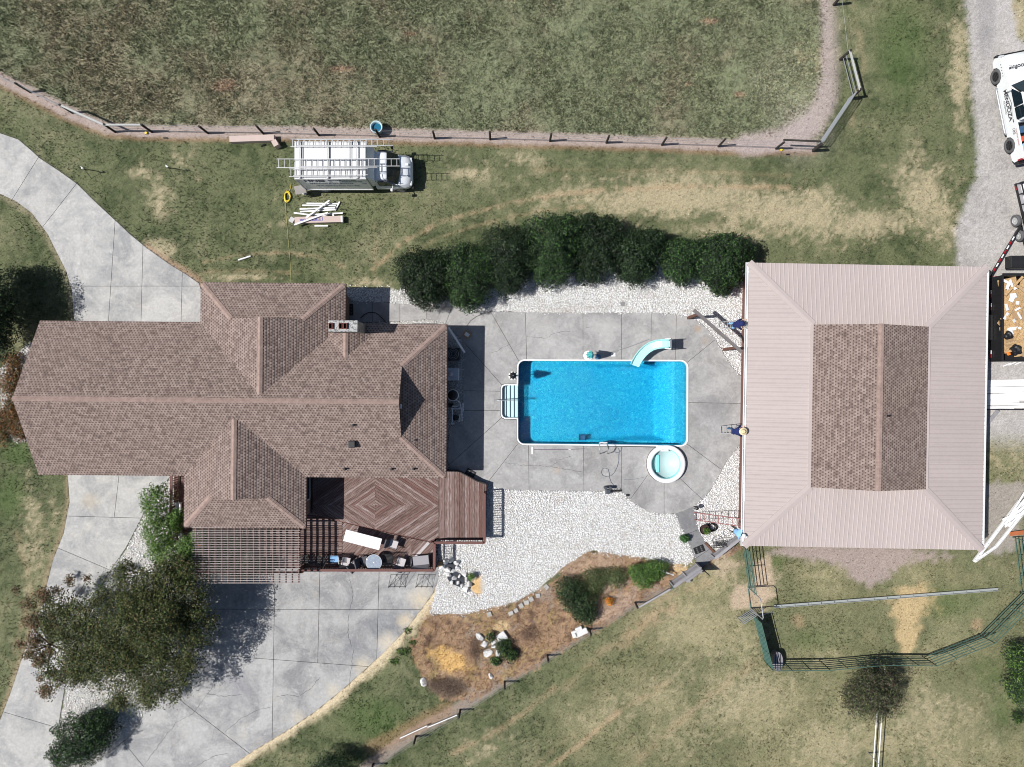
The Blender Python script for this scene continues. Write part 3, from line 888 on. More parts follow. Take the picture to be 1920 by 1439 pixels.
drive = thing('driveway', None, None, P(250, 480)); props(drive, kind='structure')
cut_slabs(DRIVE_U, [(144, 345, 80, 427, lambda a, b: a < 230 and b < 560), (70, 300, 25, 372, lambda a, b: a < 140 and b < 420), (100, 537, 380, 537, lambda a, b: b > 380), (212, 480, 204, 601, lambda a, b: b > 380), (268, 480, 265, 601, lambda a, b: a > 200 and b > 380), (342, 520, 340, 601, lambda a, b: a > 265 and b > 380)], -.08, .03, M_CONCD, drive)
drive2 = thing('driveway', None, None, P(120, 1100)); props(drive2, kind='structure')
cut_slabs(DRIVE_L, [(105, 1026, 195, 1064), (8, 1335, 110, 1365), (100, 967, 240, 971), (225, 880, 215, 967, lambda a, b: b < 967)], -.08, .03, M_CONCD, drive2)
drive3 = thing('driveway', None, None, P(560, 1200)); props(drive3, kind='structure')
cut_slabs(DRIVE_B, [(300, 1142, 900, 1143.5), (491, 1235, 585, 1242, lambda a, b: b > 1142), (600, 1072, 597, 1200, lambda a, b: b < 1300), (515.5, 1095, 513, 1240, lambda a, b: a < 600), (711, 1072, 707, 1220, lambda a, b: a > 600), (344, 1317, 475, 1418, lambda a, b: a < 513 and b > 1235), (241, 1402, 271, 1439, lambda a, b: a < 420 and b > 1300)], -.08, .03, M_CONCP, drive3)
garden = thing('path', None, None, P(1300, 1000)); props(garden, kind='structure')
cut_slabs(PATH_G, [(1278, 1006, 1312, 992), (1300, 1050, 1330, 1030)], -.08, .03, mat_concrete('path_concrete', A(152, 152, 154), A(132, 133, 136), A(172, 168, 162)), garden)

# pool deck: slabs between an outer outline and the pool / spa outline
def arc(cx, cy, r, a0, a1, n):
    return [(cx + r * math.cos(math.radians(a0 + (a1 - a0) * i / n)), cy + r * math.sin(math.radians(a0 + (a1 - a0) * i / n))) for i in range(n + 1)]


SPA = (1247.5, 869.5)
INNER = [(969, 690)] + arc(983, 688, 13.5, 180, 270, 5) + [(1093, 675), (1200, 675.5)] + arc(1276, 690, 14, 270, 360, 5) + [(1290, 755), (1289.5, 800)] + arc(1275.5, 824, 14, 0, 88, 5) + arc(SPA[0], SPA[1], 36, -58, 238, 28) + [(1165, 837.5), (1094, 836.5), (991, 834.5)] + arc(982.5, 821, 14, 90, 180, 5) + [(968.5, 787), (946, 786.5), (940.5, 784), (938.3, 778), (938.3, 728), (941, 722), (947, 720), (969, 720)]
JOINTS = [((920, 585), (974, 679)), ((985, 586), (987.5, 675)), ((1093, 587), (1093, 675)), ((1165, 587), (1165, 675)), ((1221, 587), (1220, 675.5)), ((1268, 591), (1266, 676)), ((1341, 637), (1287, 681)), ((1392, 757), (1290, 755)), ((1345, 897 - 20), (1287, 832)), ((1317, 937), (1272, 895)), ((1245, 965), (1245, 905.5)), ((1181, 937), (1216, 888)),
          ((1165, 923), (1165, 837.5)), ((1093, 921), (1094, 836.5)), ((992, 920), (991, 834.5)), ((912, 908), (972, 831)), ((843, 872), (940, 784)), ((868, 770), (938.3, 770)), ((868, 733), (938.3, 734)), ((868, 640), (941, 722))]


def param(poly, p):
    best = (1e9, 0, 0)
    for i in range(len(poly)):
        a = poly[i]; b = poly[(i + 1) % len(poly)]
        dx, dy = b[0] - a[0], b[1] - a[1]
        t = max(0, min(1, ((p[0] - a[0]) * dx + (p[1] - a[1]) * dy) / (dx * dx + dy * dy + 1e-9)))
        d = math.hypot(p[0] - a[0] - t * dx, p[1] - a[1] - t * dy)
        if d < best[0] - 1e-6: best = (d, i + t, (a[0] + t * dx, a[1] + t * dy))
    return best[1], best[2]


def between(poly, s0, s1):
    (t0, p0), (t1, p1) = s0, s1
    n = len(poly); out = [p0]
    i = math.floor(t0) + 1
    end = t1 if t1 > t0 else t1 + n
    while i < end - 1e-6:
        out.append(poly[i % n]); i += 1
    out.append(p1)
    return out


pdk = thing('pool_deck', None, None, P(1120, 640)); props(pdk, kind='structure')
for i in range(len(JOINTS)):
    a, b = JOINTS[i], JOINTS[(i + 1) % len(JOINTS)]
    o_ = between(DECK_O, param(DECK_O, a[0]), param(DECK_O, b[0]))
    q_ = between(INNER, param(INNER, a[1]), param(INNER, b[1]))
    pl = o_ + q_[::-1]
    cuts = []
    if i == len(JOINTS) - 1:
        cuts = [(699, 560, 699, 610), (750, 560, 750, 610), (799.5, 560, 799.5, 610), (849, 572, 834, 612)]
    cut_slabs(pl, cuts, -.10, .05, M_CONC, pdk, .010)


def crack(pts_px, parent, z, wid=.012, seed=0):
    rr = random.Random(seed)
    pts = []
    for (a, b) in zip(pts_px[:-1], pts_px[1:]):
        n = max(2, int(math.hypot(b[0] - a[0], b[1] - a[1]) / 4))
        for i in range(n):
            t = i / n
            pts.append((a[0] + (b[0] - a[0]) * t + rr.uniform(-1.2, 1.2), a[1] + (b[1] - a[1]) * t + rr.uniform(-1.2, 1.2)))
    pts.append(pts_px[-1])
    mb = MB(); n = len(pts)
    W = [P(*q) for q in pts]
    vs = []
    for i in range(n):
        d = (W[min(i + 1, n - 1)] - W[max(i - 1, 0)]).normalized(); s_ = Vector((-d.y, d.x, 0)) * wid * rr.uniform(.3, .8) * (1 if 0 < i < n - 1 else .2)
        vs += [(W[i].x - s_.x, W[i].y - s_.y, z), (W[i].x + s_.x, W[i].y + s_.y, z)]
    mb.add(vs, [(2 * i, 2 * i + 2, 2 * i + 3, 2 * i + 1) for i in range(n - 1)])
    return mb.build('crack', M_CRACK, parent)


for i, c_ in enumerate([[(985, 632), (1025, 634), (1040, 624), (1070, 622)], [(945, 868), (985, 873), (1030, 875), (1045, 866)], [(1030, 875), (1060, 880), (1093, 886)], [(1096, 613), (1108, 617)], [(920, 664), (935, 657), (955, 645)], [(1046, 862), (1075, 855)]]):
    crack(c_, pdk, .053, seed=i)
for i, c_ in enumerate([[(370, 1325), (395, 1295), (410, 1262)], [(271, 1434), (300, 1395), (330, 1355), (362, 1338), (378, 1318)], [(421, 1374), (450, 1348), (480, 1332), (510, 1325)], [(516, 1307), (540, 1303), (560, 1306), (585, 1290), (600, 1270)], [(655, 1150), (652, 1185), (660, 1215)], [(663, 1215), (655, 1290)], [(655, 960 + 120), (662, 1120), (657, 1142)], [(385, 1300), (420, 1306), (455, 1302)], [(365, 1439), (400, 1418), (430, 1412)]]):
    crack(c_, drive3, .033, .016, seed=20 + i)

# ------------------------------------------------------------------ pool
def liner_mat():  # blue liner with the water's light ripples and glints painted into its pattern
    m, t, bs, N, L = nodes('ripple_light_liner')
    geo = N.new('ShaderNodeNewGeometry')
    vo = N.new('ShaderNodeTexNoise'); vo.inputs['Scale'].default_value = 9.0; vo.inputs['Detail'].default_value = 5; vo.inputs['Roughness'].default_value = .75; vo.inputs['Distortion'].default_value = 1.6
    nz = N.new('ShaderNodeTexNoise'); nz.inputs['Scale'].default_value = 4.0; nz.inputs['Detail'].default_value = 6; nz.inputs['Distortion'].default_value = .6
    L.new(geo.outputs['Position'], nz.inputs['Vector'])
    va = N.new('ShaderNodeVectorMath'); va.operation = 'MULTIPLY_ADD'; va.inputs[1].default_value = (.4, .4, .4)
    L.new(nz.outputs['Color'], va.inputs[0]); L.new(geo.outputs['Position'], va.inputs[2]); L.new(va.outputs[0], vo.inputs['Vector'])
    rp = N.new('ShaderNodeValToRGB'); e = rp.color_ramp.elements
    e[0].position = .37; e[0].color = (.004, .31, .64, 1); e[1].position = .65; e[1].color = (.20, .86, .92, 1)
    k = rp.color_ramp.elements.new(.50); k.color = (.014, .50, .78, 1)
    L.new(vo.outputs[0], rp.inputs[0])
    L.new(rp.outputs[0], bs.inputs['Base Color']); bs.inputs['Roughness'].default_value = .6
    return m


def water_mat(name, tint, bump_, rough_=.04):
    m, t, bs, N, L = nodes(name)
    N.remove(bs); out = N['Material Output']
    tr = N.new('ShaderNodeBsdfTransparent'); tr.inputs[0].default_value = rgb(tint)
    gl = N.new('ShaderNodeBsdfGlossy'); gl.inputs['Roughness'].default_value = rough_
    geo = N.new('ShaderNodeNewGeometry')
    wv = N.new('ShaderNodeTexNoise'); wv.inputs['Scale'].default_value = 9; wv.inputs['Detail'].default_value = 3; wv.inputs['Distortion'].default_value = 1.2
    L.new(geo.outputs['Position'], wv.inputs['Vector'])
    bp = N.new('ShaderNodeBump'); bp.inputs['Strength'].default_value = bump_; bp.inputs['Distance'].default_value = .05 if rough_ > .045 else .02
    L.new(wv.outputs[0], bp.inputs['Height']); L.new(bp.outputs[0], gl.inputs['Normal'])
    fr = N.new('ShaderNodeFresnel'); fr.inputs[0].default_value = 1.33; L.new(bp.outputs[0], fr.inputs['Normal'])
    ms = N.new('ShaderNodeMixShader'); L.new(fr.outputs[0], ms.inputs[0]); L.new(tr.outputs[0], ms.inputs[1]); L.new(gl.outputs[0], ms.inputs[2])
    L.new(ms.outputs[0], out.inputs[0])
    return m


M_LINER = liner_mat()
M_WATER = water_mat('pool_water_surface', (.86, .985, .998), 1.0, .05)
va_ = M_WATER.node_tree.nodes.new('ShaderNodeVolumeAbsorption'); va_.inputs['Color'].default_value = (.05, .88, .975, 1); va_.inputs['Density'].default_value = .50
M_WATER.node_tree.links.new(va_.outputs[0], M_WATER.node_tree.nodes['Material Output'].inputs['Volume'])
M_WATER2 = water_mat('clear_shallow_water', (.84, .985, .992), .3)
pool = thing('swimming_pool', 'rectangular in-ground swimming pool with white coping and a step alcove at its left end', 'swimming pool', P(1130, 755))
BAS = arc(983.5, 688.5, 11.5, 180, 270, 6) + arc(1275.5, 690, 12, 270, 360, 6) + arc(1275, 823, 12, 0, 90, 6) + arc(983, 820.5, 11.5, 90, 180, 6) + [(971.5, 783.5), (948, 783.5), (943, 781), (941.5, 777), (941.5, 729), (943, 725), (948, 723), (971.5, 723)]
# coping: ring between INNER (without the spa bulge) and the basin
COP_O = [(968.5, 690)] + arc(983, 688, 14.2, 180, 270, 6) + arc(1276, 690, 14.5, 270, 360, 6) + arc(1275.5, 823.5, 14.5, 0, 90, 6) + arc(982.5, 820.5, 14.2, 90, 180, 6) + [(968, 787.3), (946, 787.3), (940, 785), (937.6, 778), (937.6, 728), (940, 721), (946, 719.4), (968, 719.4)]
cm = MB()
bo = [P(*q) for q in BAS]; n_b = len(BAS)
ring_o = []
for i in range(n_b):
    a = Vector(BAS[i - 1]); b = Vector(BAS[i]); c_ = Vector(BAS[(i + 1) % n_b])
    d1 = (b - a).normalized(); d2 = (c_ - b).normalized()
    nn_ = Vector((d1.y + d2.y, -d1.x - d2.x)).normalized()
    k = max(.5, nn_.dot(Vector((d1.y, -d1.x))))
    ring_o.append(b + nn_ * 2.7 / k)
ro = [P(q.x, q.y) for q in ring_o]
vs = []
for i in range(n_b):
    vs += [(bo[i].x, bo[i].y, -.12), (bo[i].x, bo[i].y, .085), (ro[i].x, ro[i].y, .085), (ro[i].x, ro[i].y, .0)]
fs = []
for i in range(n_b):
    j = (i + 1) % n_b
    for k in range(3): fs.append((4 * i + k, 4 * j + k, 4 * j + k + 1, 4 * i + k + 1))
cm.add(vs, fs).build('coping', M_WHITE, pool)
wm = MB()
vs = []
for i in range(n_b): vs += [(bo[i].x, bo[i].y, -.10), (bo[i].x, bo[i].y, -2.1)]
wm.add(vs, [(2 * i, 2 * ((i + 1) % n_b), 2 * ((i + 1) % n_b) + 1, 2 * i + 1) for i in range(n_b)]).build('basin_wall', M_LINER, pool)
xs = np.linspace(970, 1292, 108); ys = np.linspace(673, 838, 56)
FX, FY = np.meshgrid(xs, ys)
dx_ = np.interp(FX, [970, 1050, 1090, 1140, 1228, 1236, 1266, 1270, 1292], [.88, .92, 1.02, 1.22, 1.42, 1.42, .62, .60, .60])
side = np.minimum(FY - 677, 834 - FY)
lim = .86 + np.clip((side - 5) / 14, 0, 1) * .9
dep = np.minimum(dx_, lim)
Vf = np.stack([(FX - 960) * S, (719.5 - FY) * S, -dep], -1).reshape(-1, 3)
nxx = len(xs); I = (np.arange(len(ys) - 1)[:, None] * nxx + np.arange(nxx - 1)[None, :]).ravel()
Ff = np.stack([I, I + nxx, I + nxx + 1, I + 1], -1)
fme = np_mesh('pool_floor', Vf - np.array(pool.location), Ff, None, M_LINER)
fo = bpy.data.objects.new('basin_floor', fme); COL.objects.link(fo); fo.parent = pool
M_FIB = mat('white_fibreglass', (.80, .83, .84), .35, var=.03)
for k in range(4):
    x0 = 941 + 7.6 * k
    a = P(x0, 786); b = P(x0 + 7.6, 720)
    MB().bbox(((a.x + b.x) / 2, (a.y + b.y) / 2, -.12 - .09 * k - .5), (b.x - a.x + .01, b.y - a.y, 1.0), .03).build('step', M_FIB, pool)
main_ = bo[:28]
wo_ = MB(); wo_.prism(inset([(q.x, q.y) for q in main_], .006), -2.0, -.08)
wob = wo_.build('pool_water', M_WATER); props(wob, kind='structure')
w2_ = MB(); sp_ = bo[28:]; w2_.add([(q.x, q.y, -.08) for q in sp_], [tuple(range(len(sp_) - 1, -1, -1))])
props(w2_.build('step_water', M_WATER2), kind='structure')

# handrail on the steps, ladder rails with top step
pr = MB()
hp = [P(926, 751, .05), P(926.5, 751, .55), P(929, 751, .82), P(936, 751, .9), P(958, 750.6, .86), P(972, 750.4, .62), P(974, 750.4, .2), P(974, 750.4, -.6)]
pr.tube(hp, .024, 8)
hr = thing('pool_handrail', 'chrome handrail curving over the white entry steps', 'handrail', P(926, 751, .05)); pr.build('rail', M_STEEL, hr, smooth=True)
MB().cyl(P(926, 751, .05), .06, .02, 14).build('base_plate', M_STEEL, hr)
ld = thing('pool_ladder', 'pool ladder with two D-shaped chrome rails at the bottom edge of the pool', 'ladder', P(1134, 838, .08))
for x_ in (1124.5, 1138.8):
    pts = [P(x_ - 1, 851, .05), P(x_, 851, .45), P(x_, 849, .72), P(x_, 845, .86), P(x_, 840, .86), P(x_, 835.5, .72), P(x_, 833, .4), P(x_, 832.5, -.1), P(x_, 832.5, -.9)]
    MB().tube(pts, .022, 8).build('rail', M_STEEL, ld, smooth=True)
for k in range(3):
    MB().bbox(P(1131.5, 831, -.06 - .28 * k), (.46, .10, .03), .01).build('step', M_WHITE, ld)

# spa
spa = thing('spa_tub', 'round white spa tub with aqua water beside the pool', 'hot tub', P(*SPA))
c0 = P(*SPA)
MB().lathe([(.84, .30), (.88, .345), (.95, .36), (1.06, .35), (1.09, .31), (1.08, .0), (1.08, -.05)][::-1] + [(.84, .05)], c0, 56).build('rim', M_WHITE, spa, smooth=True)
tb = MB()
prof = [(.85, .33), (.80, .02), (.62, -.02), (.59, -.42), (.02, -.46)]
n_ = 48; vs = []
for ii, (r, z) in enumerate(prof):
    for k in range(n_):
        t_ = 2 * math.pi * k / n_
        rr_ = r
        vs.append((c0.x + rr_ * math.cos(t_), c0.y + rr_ * math.sin(t_), z))
fs = [(i * n_ + k, i * n_ + (k + 1) % n_, (i + 1) * n_ + (k + 1) % n_, (i + 1) * n_ + k) for i in range(len(prof) - 1) for k in range(n_)]
M_AQF = mat('aqua_fibreglass', (.36, .80, .82), .35, var=.03)
tb.add(vs, fs).build('tub', M_AQF, spa, smooth=False)
MB().bbox((c0.x - .46, c0.y, -.10), (.22, 1.0, .42), .03).build('bench_ledge', M_AQF, spa)
pl8 = [(c0.x + .02 + .42 * math.cos(t_) * (1 if math.cos(t_) > 0 else .8), c0.y + .42 * math.sin(t_)) for t_ in [math.pi / 8 + math.pi / 4 * k for k in range(8)]]
MB().prism(pl8, -.46, -.24).build('foot_well_ledge', M_AQF, spa)
for (a, b) in ((.25, -.42), (.33, .35), (.15, .38)):
    MB().cyl((c0.x + a, c0.y + b, -.30), .025, .02, 10).build('jet', M_BLACK, spa)
sw = MB(); sw.add([(c0.x + .83 * math.cos(t_), c0.y + .83 * math.sin(t_), .18) for t_ in [2 * math.pi * k / 48 for k in range(48)]], [tuple(range(48))])
props(sw.build('spa_water', M_WATER2), kind='structure')
a = P(1230, 836); b = P(1252, 846)
MB().bbox(((a.x + b.x) / 2, (a.y + b.y) / 2 + .02, .14), (b.x - a.x, a.y - b.y + .05, .26), .03).build('spillway', M_WHITE, spa)

# ------------------------------------------------------------------ roofs
def plane_axes(p0, p1, p2):
    n = (Vector(p1) - Vector(p0)).cross(Vector(p2) - Vector(p0)).normalized()
    if n.z < 0: n = -n
    u = Vector((n.y, -n.x, 0))
    if u.length < 1e-6: u = Vector((1, 0, 0))
    u.normalize()
    u = -u
    v = n.cross(u).normalized()
    if v.z < 0: v = -v; u = -u
    return n, u, v


def shingle_slope(name, pieces, parent, uoff=0.0):
    """pieces: convex polygons (3d, in one plane). Laid in overlapping courses, each with a real butt edge."""
    n, u, v = plane_axes(*pieces[0][:3])
    z0 = min(p[2] for pc in pieces for p in pc)
    O = Vector(min((p for pc in pieces for p in pc), key=lambda p: p[2]))
    mb = MB(); uv = []
    for pc in pieces:
        q = [((Vector(p) - O).dot(u), (Vector(p) - O).dot(v)) for p in pc]
        v0 = min(a[1] for a in q); v1 = max(a[1] for a in q)
        k = math.floor(v0 / COURSE + 1e-6)
        while k * COURSE < v1 - 1e-5:
            lo, hi = k * COURSE, (k + 1) * COURSE
            c = clip(clip(q, 0, 1, hi), 0, -1, -lo)
            k += 1
            if len(c) < 3: continue
            def W(a, off): return O + u * a[0] + v * a[1] + n * off
            vs = [W(a, .020 - .015 * (a[1] - lo) / COURSE) for a in c]
            mb.add(vs, [tuple(range(len(vs)))]); uv += [(a[0] + uoff, a[1]) for a in c]
            low = sorted([a for a in c if abs(a[1] - lo) < 1e-4])
            if len(low) >= 2:
                a, b = low[0], low[-1]
                mb.add([W(a, -.006), W(b, -.006), W(b, .020), W(a, .020)], [(0, 1, 2, 3)])
                uv += [(a[0] + uoff, a[1]), (b[0] + uoff, a[1]), (b[0] + uoff, a[1]), (a[0] + uoff, a[1])]
        vs = [Vector(p) - n * .02 for p in pc]
        vs2 = [Vector(p) - n * .10 for p in pc]
        m_ = len(vs)
        mb.add(vs + vs2, [tuple(range(m_)), tuple(range(2 * m_ - 1, m_ - 1, -1))] + [(i, (i + 1) % m_, m_ + (i + 1) % m_, m_ + i) for i in range(m_)])
        uv += [(0, 0)] * (2 * m_ + 4 * m_)
    mb.uv = uv
    return mb.build(name, M_SH, parent)


def ridge_cap(p0, p1, nA, nB, w_, parent, m=None, piece=.16, name='ridge_cap', lift=.03):
    p0 = Vector(p0); p1 = Vector(p1); d = (p1 - p0); d.normalize()
    if abs(d.z) > .1: p0 = p0 + d * .13
    L = (p1 - p0).length
    def sidev(n_):
        s_ = d.cross(Vector(n_)).normalized()
        return s_ if s_.z <= 1e-6 or True else -s_
    sA = d.cross(Vector(nA)).normalized(); sB = d.cross(Vector(nB)).normalized()
    if sA.z > 0: sA = -sA
    if sB.z > 0: sB = -sB
    if abs(sA.z) < 1e-6 and abs(sB.z) < 1e-6: sB = -sA
    if (sA - sB).length < .3: sB = Vector((-sA.x, -sA.y, sA.z))
    mb = MB()
    k = max(1, int(L / piece)); e = L / k
    for i in range(k):
        a = p0 + d * (i * e - .02); b = p0 + d * ((i + 1) * e)
        up0 = Vector((0, 0, lift + .014)); up1 = Vector((0, 0, lift))
        vs = [a + up0, b + up1, a + sA * w_ + up0, b + sA * w_ + up1, a + sB * w_ + up0, b + sB * w_ + up1]
        dn = Vector((0, 0, -.03))
        vs += [vs[2] + dn, vs[3] + dn, vs[4] + dn, vs[5] + dn, vs[0] + dn * .6]
        mb.add(vs, [(0, 1, 3, 2), (1, 0, 4, 5), (2, 3, 7, 6), (5, 4, 8, 9), (0, 2, 6, 10), (4, 0, 10, 8)])
    return mb.build(name, m or M_CAP, parent)


def cap_mat():
    m = M_CAP
    return m


TH = .009
def HP(xr, yr, z):
    return Vector(((xr - TH * (yr - 30)) * S, -(yr + TH * (xr + 480)) * S, z))


EZ = 2.6; SL = .5
def hz(d): return EZ + SL * d * S


house = thing('brick_house', 'long brick house with brown shingled hip and gable roof left of the pool', 'house', HP(-480, 30, 0))
zh = hz(74); zr = hz(135)
zc = hz(66); zcr = hz(127); zs = hz(57.6); zsr = hz(107)
pA = lambda L_: [HP(*q) for q in L_]
shingle_slope('roof_slope', [pA([(-830, -107, EZ), (-115, -107, EZ), (-189, -33, zh), (-830, -33, zh)]), pA([(-830, -33, zh), (-188, -33, zh), (-188, 28, zr), (-830, 28, zr)])], house)
shingle_slope('roof_slope', [pA([(-830, 163, EZ), (-115, 163, EZ), (-189, 89, zh), (-830, 89, zh)]), pA([(-830, 89, zh), (-188, 89, zh), (-188, 28, zr), (-830, 28, zr)])], house, .07)
shingle_slope('roof_slope', [pA([(-115, -107, EZ), (-115, 163, EZ), (-189, 89, zh), (-189, -33, zh)])], house, .03)
shingle_slope('roof_slope', [pA([(-548, -177, EZ), (-548, 24, EZ), (-482, 24, zc), (-482, -111, zc)]), pA([(-482, -111, zc), (-482, 24, zc), (-421, 24, zcr), (-421, -111, zcr)])], house, .05)
shingle_slope('roof_slope', [pA([(-294, -177, EZ), (-294, 24, EZ), (-360, 24, zc), (-360, -111, zc)]), pA([(-360, -111, zc), (-360, 24, zc), (-421, 24, zcr), (-421, -111, zcr)])], house, .02)
shingle_slope('roof_slope', [pA([(-548, -177, EZ), (-294, -177, EZ), (-360, -111, zc), (-482, -111, zc)])], house, .09)
shingle_slope('roof_slope', [pA([(-574, 253, EZ), (-574, 32, EZ), (-516.4, 32, zs), (-516.4, 195.4, zs)]), pA([(-516.4, 195.4, zs), (-516.4, 32, zs), (-467, 32, zsr), (-467, 195.4, zsr)])], house, .04)
shingle_slope('roof_slope', [pA([(-360, 253, EZ), (-360, 32, EZ), (-417.6, 32, zs), (-417.6, 195.4, zs)]), pA([(-417.6, 195.4, zs), (-417.6, 32, zs), (-467, 32, zsr), (-467, 195.4, zsr)])], house, .01)
shingle_slope('roof_slope', [pA([(-574, 253, EZ), (-360, 253, EZ), (-417.6, 195.4, zs), (-516.4, 195.4, zs)])], house, .06)
zk = hz(61)
shingle_slope('roof_slope', [pA([(-286, -89, zk), (-286, -44, zk), (-331, -89, hz(61 - 45) )])], house, .03)
shingle_slope('roof_slope', [pA([(-286, -89, zk), (-286, -44, zk), (-241, -89, hz(61 - 45))])], house, .08)
NN = Vector((0, SL, 1)).normalized(); NS = Vector((0, -SL, 1)).normalized(); NE = Vector((SL, 0, 1)).normalized(); NW = Vector((-SL, 0, 1)).normalized()
for a, b, n1_, n2_ in [((-830, 28, zr), (-188, 28, zr), NN, NS), ((-115, -107, EZ), (-189, -33, zh), NN, NE), ((-115, 163, EZ), (-189, 89, zh), NS, NE),
                       ((-421, -111, zcr), (-421, 18, zcr), NW, NE), ((-548, -177, EZ), (-482, -111, zc), NN, NW), ((-294, -177, EZ), (-360, -111, zc), NN, NE),
                       ((-467, 195, zsr), (-467, 60, zsr), NW, NE), ((-574, 253, EZ), (-516.4, 195.4, zs), NS, NW), ((-360, 253, EZ), (-417.6, 195.4, zs), NS, NE),
                       ((-286, -89, zk), (-286, -46, zk), NW, NE)]:
    ridge_cap(HP(*a), HP(*b), n1_, n2_, .15, house)
# triangular gable faces standing on the hips
MB().add(pA([(-190, -33, zh), (-190, 89, zh), (-190, 28, zr - .02), (-196, -33, zh - .1), (-196, 89, zh - .1), (-196, 28, zr - .1)]), [(0, 1, 2), (5, 4, 3), (0, 3, 4, 1)]).build('gable_face', M_WALLH, house)
MB().add(pA([(-482, -109, zc), (-360, -109, zc), (-421, -109, zcr - .02)]), [(0, 1, 2)]).build('gable_face', M_WALLH, house)
MB().add(pA([(-516.4, 193.5, zs), (-417.6, 193.5, zs), (-467, 193.5, zsr - .02)]), [(0, 1, 2)]).build('gable_face', M_WALLH, house)
MB().add(pA([(-817, -92, EZ), (-817, 148, EZ), (-817, 28, zr - .12)]), [(0, 1, 2)]).build('gable_face', M_WALLH, house)
vt = MB(); vt.box(HP(-187.5, 36, 4.12), (.06, .22, .16)); vt.build('gable_vent', M_WHITE, house)


def wall(a, b, z0, z1, m, parent, t_=.2, name='wall'):
    return MB().beam((a.x, a.y, (z0 + z1) / 2), (b.x, b.y, (z0 + z1) / 2), t_, z1 - z0).build(name, m, parent)


W_ = 15
out_ = [(-815, -107 + W_), (-533, -107 + W_), (-533, -162), (-309, -162), (-309, -107 + W_), (-130, -107 + W_), (-130, 163 - W_), (-375, 163 - W_), (-375, 238), (-559, 238), (-559, 163 - W_), (-815, 163 - W_)]
for i in range(len(out_)):
    a = HP(*out_[i], 0); b = HP(*out_[(i + 1) % len(out_)], 0)
    wall(a, b, 0, 2.52, M_WALLH, house)


def window(c, dx, dy, ww, hh, parent, zc_=1.5):
    d = Vector((dx, dy, 0)); s_ = Vector((-dy, dx, 0))
    f = MB()
    cc = Vector((c.x, c.y, zc_)) + d * .115
    for k in (-1, 1):
        f.beam(cc + s_ * (k * ww / 2) + Vector((0, 0, -hh / 2)), cc + s_ * (k * ww / 2) + Vector((0, 0, hh / 2)), .07, .07, up=(dx, dy, 0))
        f.beam(cc - s_ * (ww / 2 - .036) + Vector((0, 0, k * hh / 2)), cc + s_ * (ww / 2 - .036) + Vector((0, 0, k * hh / 2)), .07, .07)
    fo_ = f.build('window', M_WHITE, parent)
    g = MB(); g.box(cc - d * .005, (.02 if abs(dx) > .5 else ww - .08, ww - .08 if abs(dx) > .5 else .02, hh - .08))
    go = g.build('pane', M_GLASS, None, local=False)
    go.parent = fo_; go.location = Vector(go.location) - ORG[parent.name]
    return fo_


window(HP(-130, 60, 0), 1, 0, 1.5, 1.1, house); window(HP(-130, -55, 0), 1, 0, 1.0, 1.0, house)
window(HP(-375, 185, 0), 1, 0, 1.6, 1.9, house, 1.7); window(HP(-470, -162, 0), 0, 1, 1.4, 1.1, house); window(HP(-370, -162, 0), 0, 1, 1.0, 1.1, house)
window(HP(-470, 238, 0), 0, -1, 1.6, 1.2, house, 1.7); window(HP(-300, 148, 0), 0, -1, 1.8, 2.0, house, 1.6); window(HP(-200, 148, 0), 0, -1, 1.2, 1.1, house, 1.8)
window(HP(-815, 30, 0), -1, 0, 1.2, 1.1, house)
gd1 = MB(); gd1.box(HP(-700, -107 + W_ - 3.6, 1.1), (4.6, .06, 2.2)); gd1.build('garage_door', M_WHITE, house)
gd2 = MB(); gd2.box(HP(-720, 163 - W_ + 3.6, 1.1), (4.6, .06, 2.2)); gd2.build('garage_door', M_WHITE, house)
for a, b in [((-830, -107), (-548, -107)), ((-548, -107), (-548, -177)), ((-548, -177), (-294, -177)), ((-294, -177), (-294, -107)), ((-294, -107), (-115, -107)), ((-115, -107), (-115, 163)), ((-115, 163), (-360, 163)), ((-360, 163), (-360, 253)), ((-360, 253), (-574, 253)), ((-574, 253), (-574, 163)), ((-574, 163), (-830, 163))]:
    pa, pb = HP(*a, EZ - .1), HP(*b, EZ - .1)
    MB().beam(pa, pb, .03, .16).build('fascia', M_WOODR, house)
# chimney
ch = MB(); c1 = HP(-304, -105, 0); c2 = HP(-257, -88.5, 0)
ccx, ccy = (c1.x + c2.x) / 2, (c1.y + c2.y) / 2; cw, cd = abs(c2.x - c1.x), abs(c2.y - c1.y)
ch.box((ccx, ccy, 2.36), (cw, cd, 4.72))


def mat_stone():
    m, t, bs, N, L = nodes('chimney_stone')
    geo = N.new('ShaderNodeNewGeometry')
    vo = N.new('ShaderNodeTexVoronoi'); vo.inputs['Scale'].default_value = 6; L.new(geo.outputs['Position'], vo.inputs['Vector'])
    ve = N.new('ShaderNodeTexVoronoi'); ve.inputs['Scale'].default_value = 6; ve.feature = 'DISTANCE_TO_EDGE'; L.new(geo.outputs['Position'], ve.inputs['Vector'])
    rp = N.new('ShaderNodeValToRGB'); e = rp.color_ramp.elements; e[0].color = rgb(A(120, 108, 100)); e[1].color = rgb(A(200, 190, 180))
    L.new(vo.outputs['Color'], rp.inputs[0])
    mr = N.new('ShaderNodeMapRange'); mr.inputs[2].default_value = .06; L.new(ve.outputs[0], mr.inputs[0])
    mx = N.new('ShaderNodeMix'); mx.data_type = 'RGBA'; L.new(mr.outputs[0], mx.inputs[0]); mx.inputs[6].default_value = rgb(A(150, 145, 140)); L.new(rp.outputs[0], mx.inputs[7])
    L.new(mx.outputs[2], bs.inputs['Base Color']); bs.inputs['Roughness'].default_value = .9
    return m


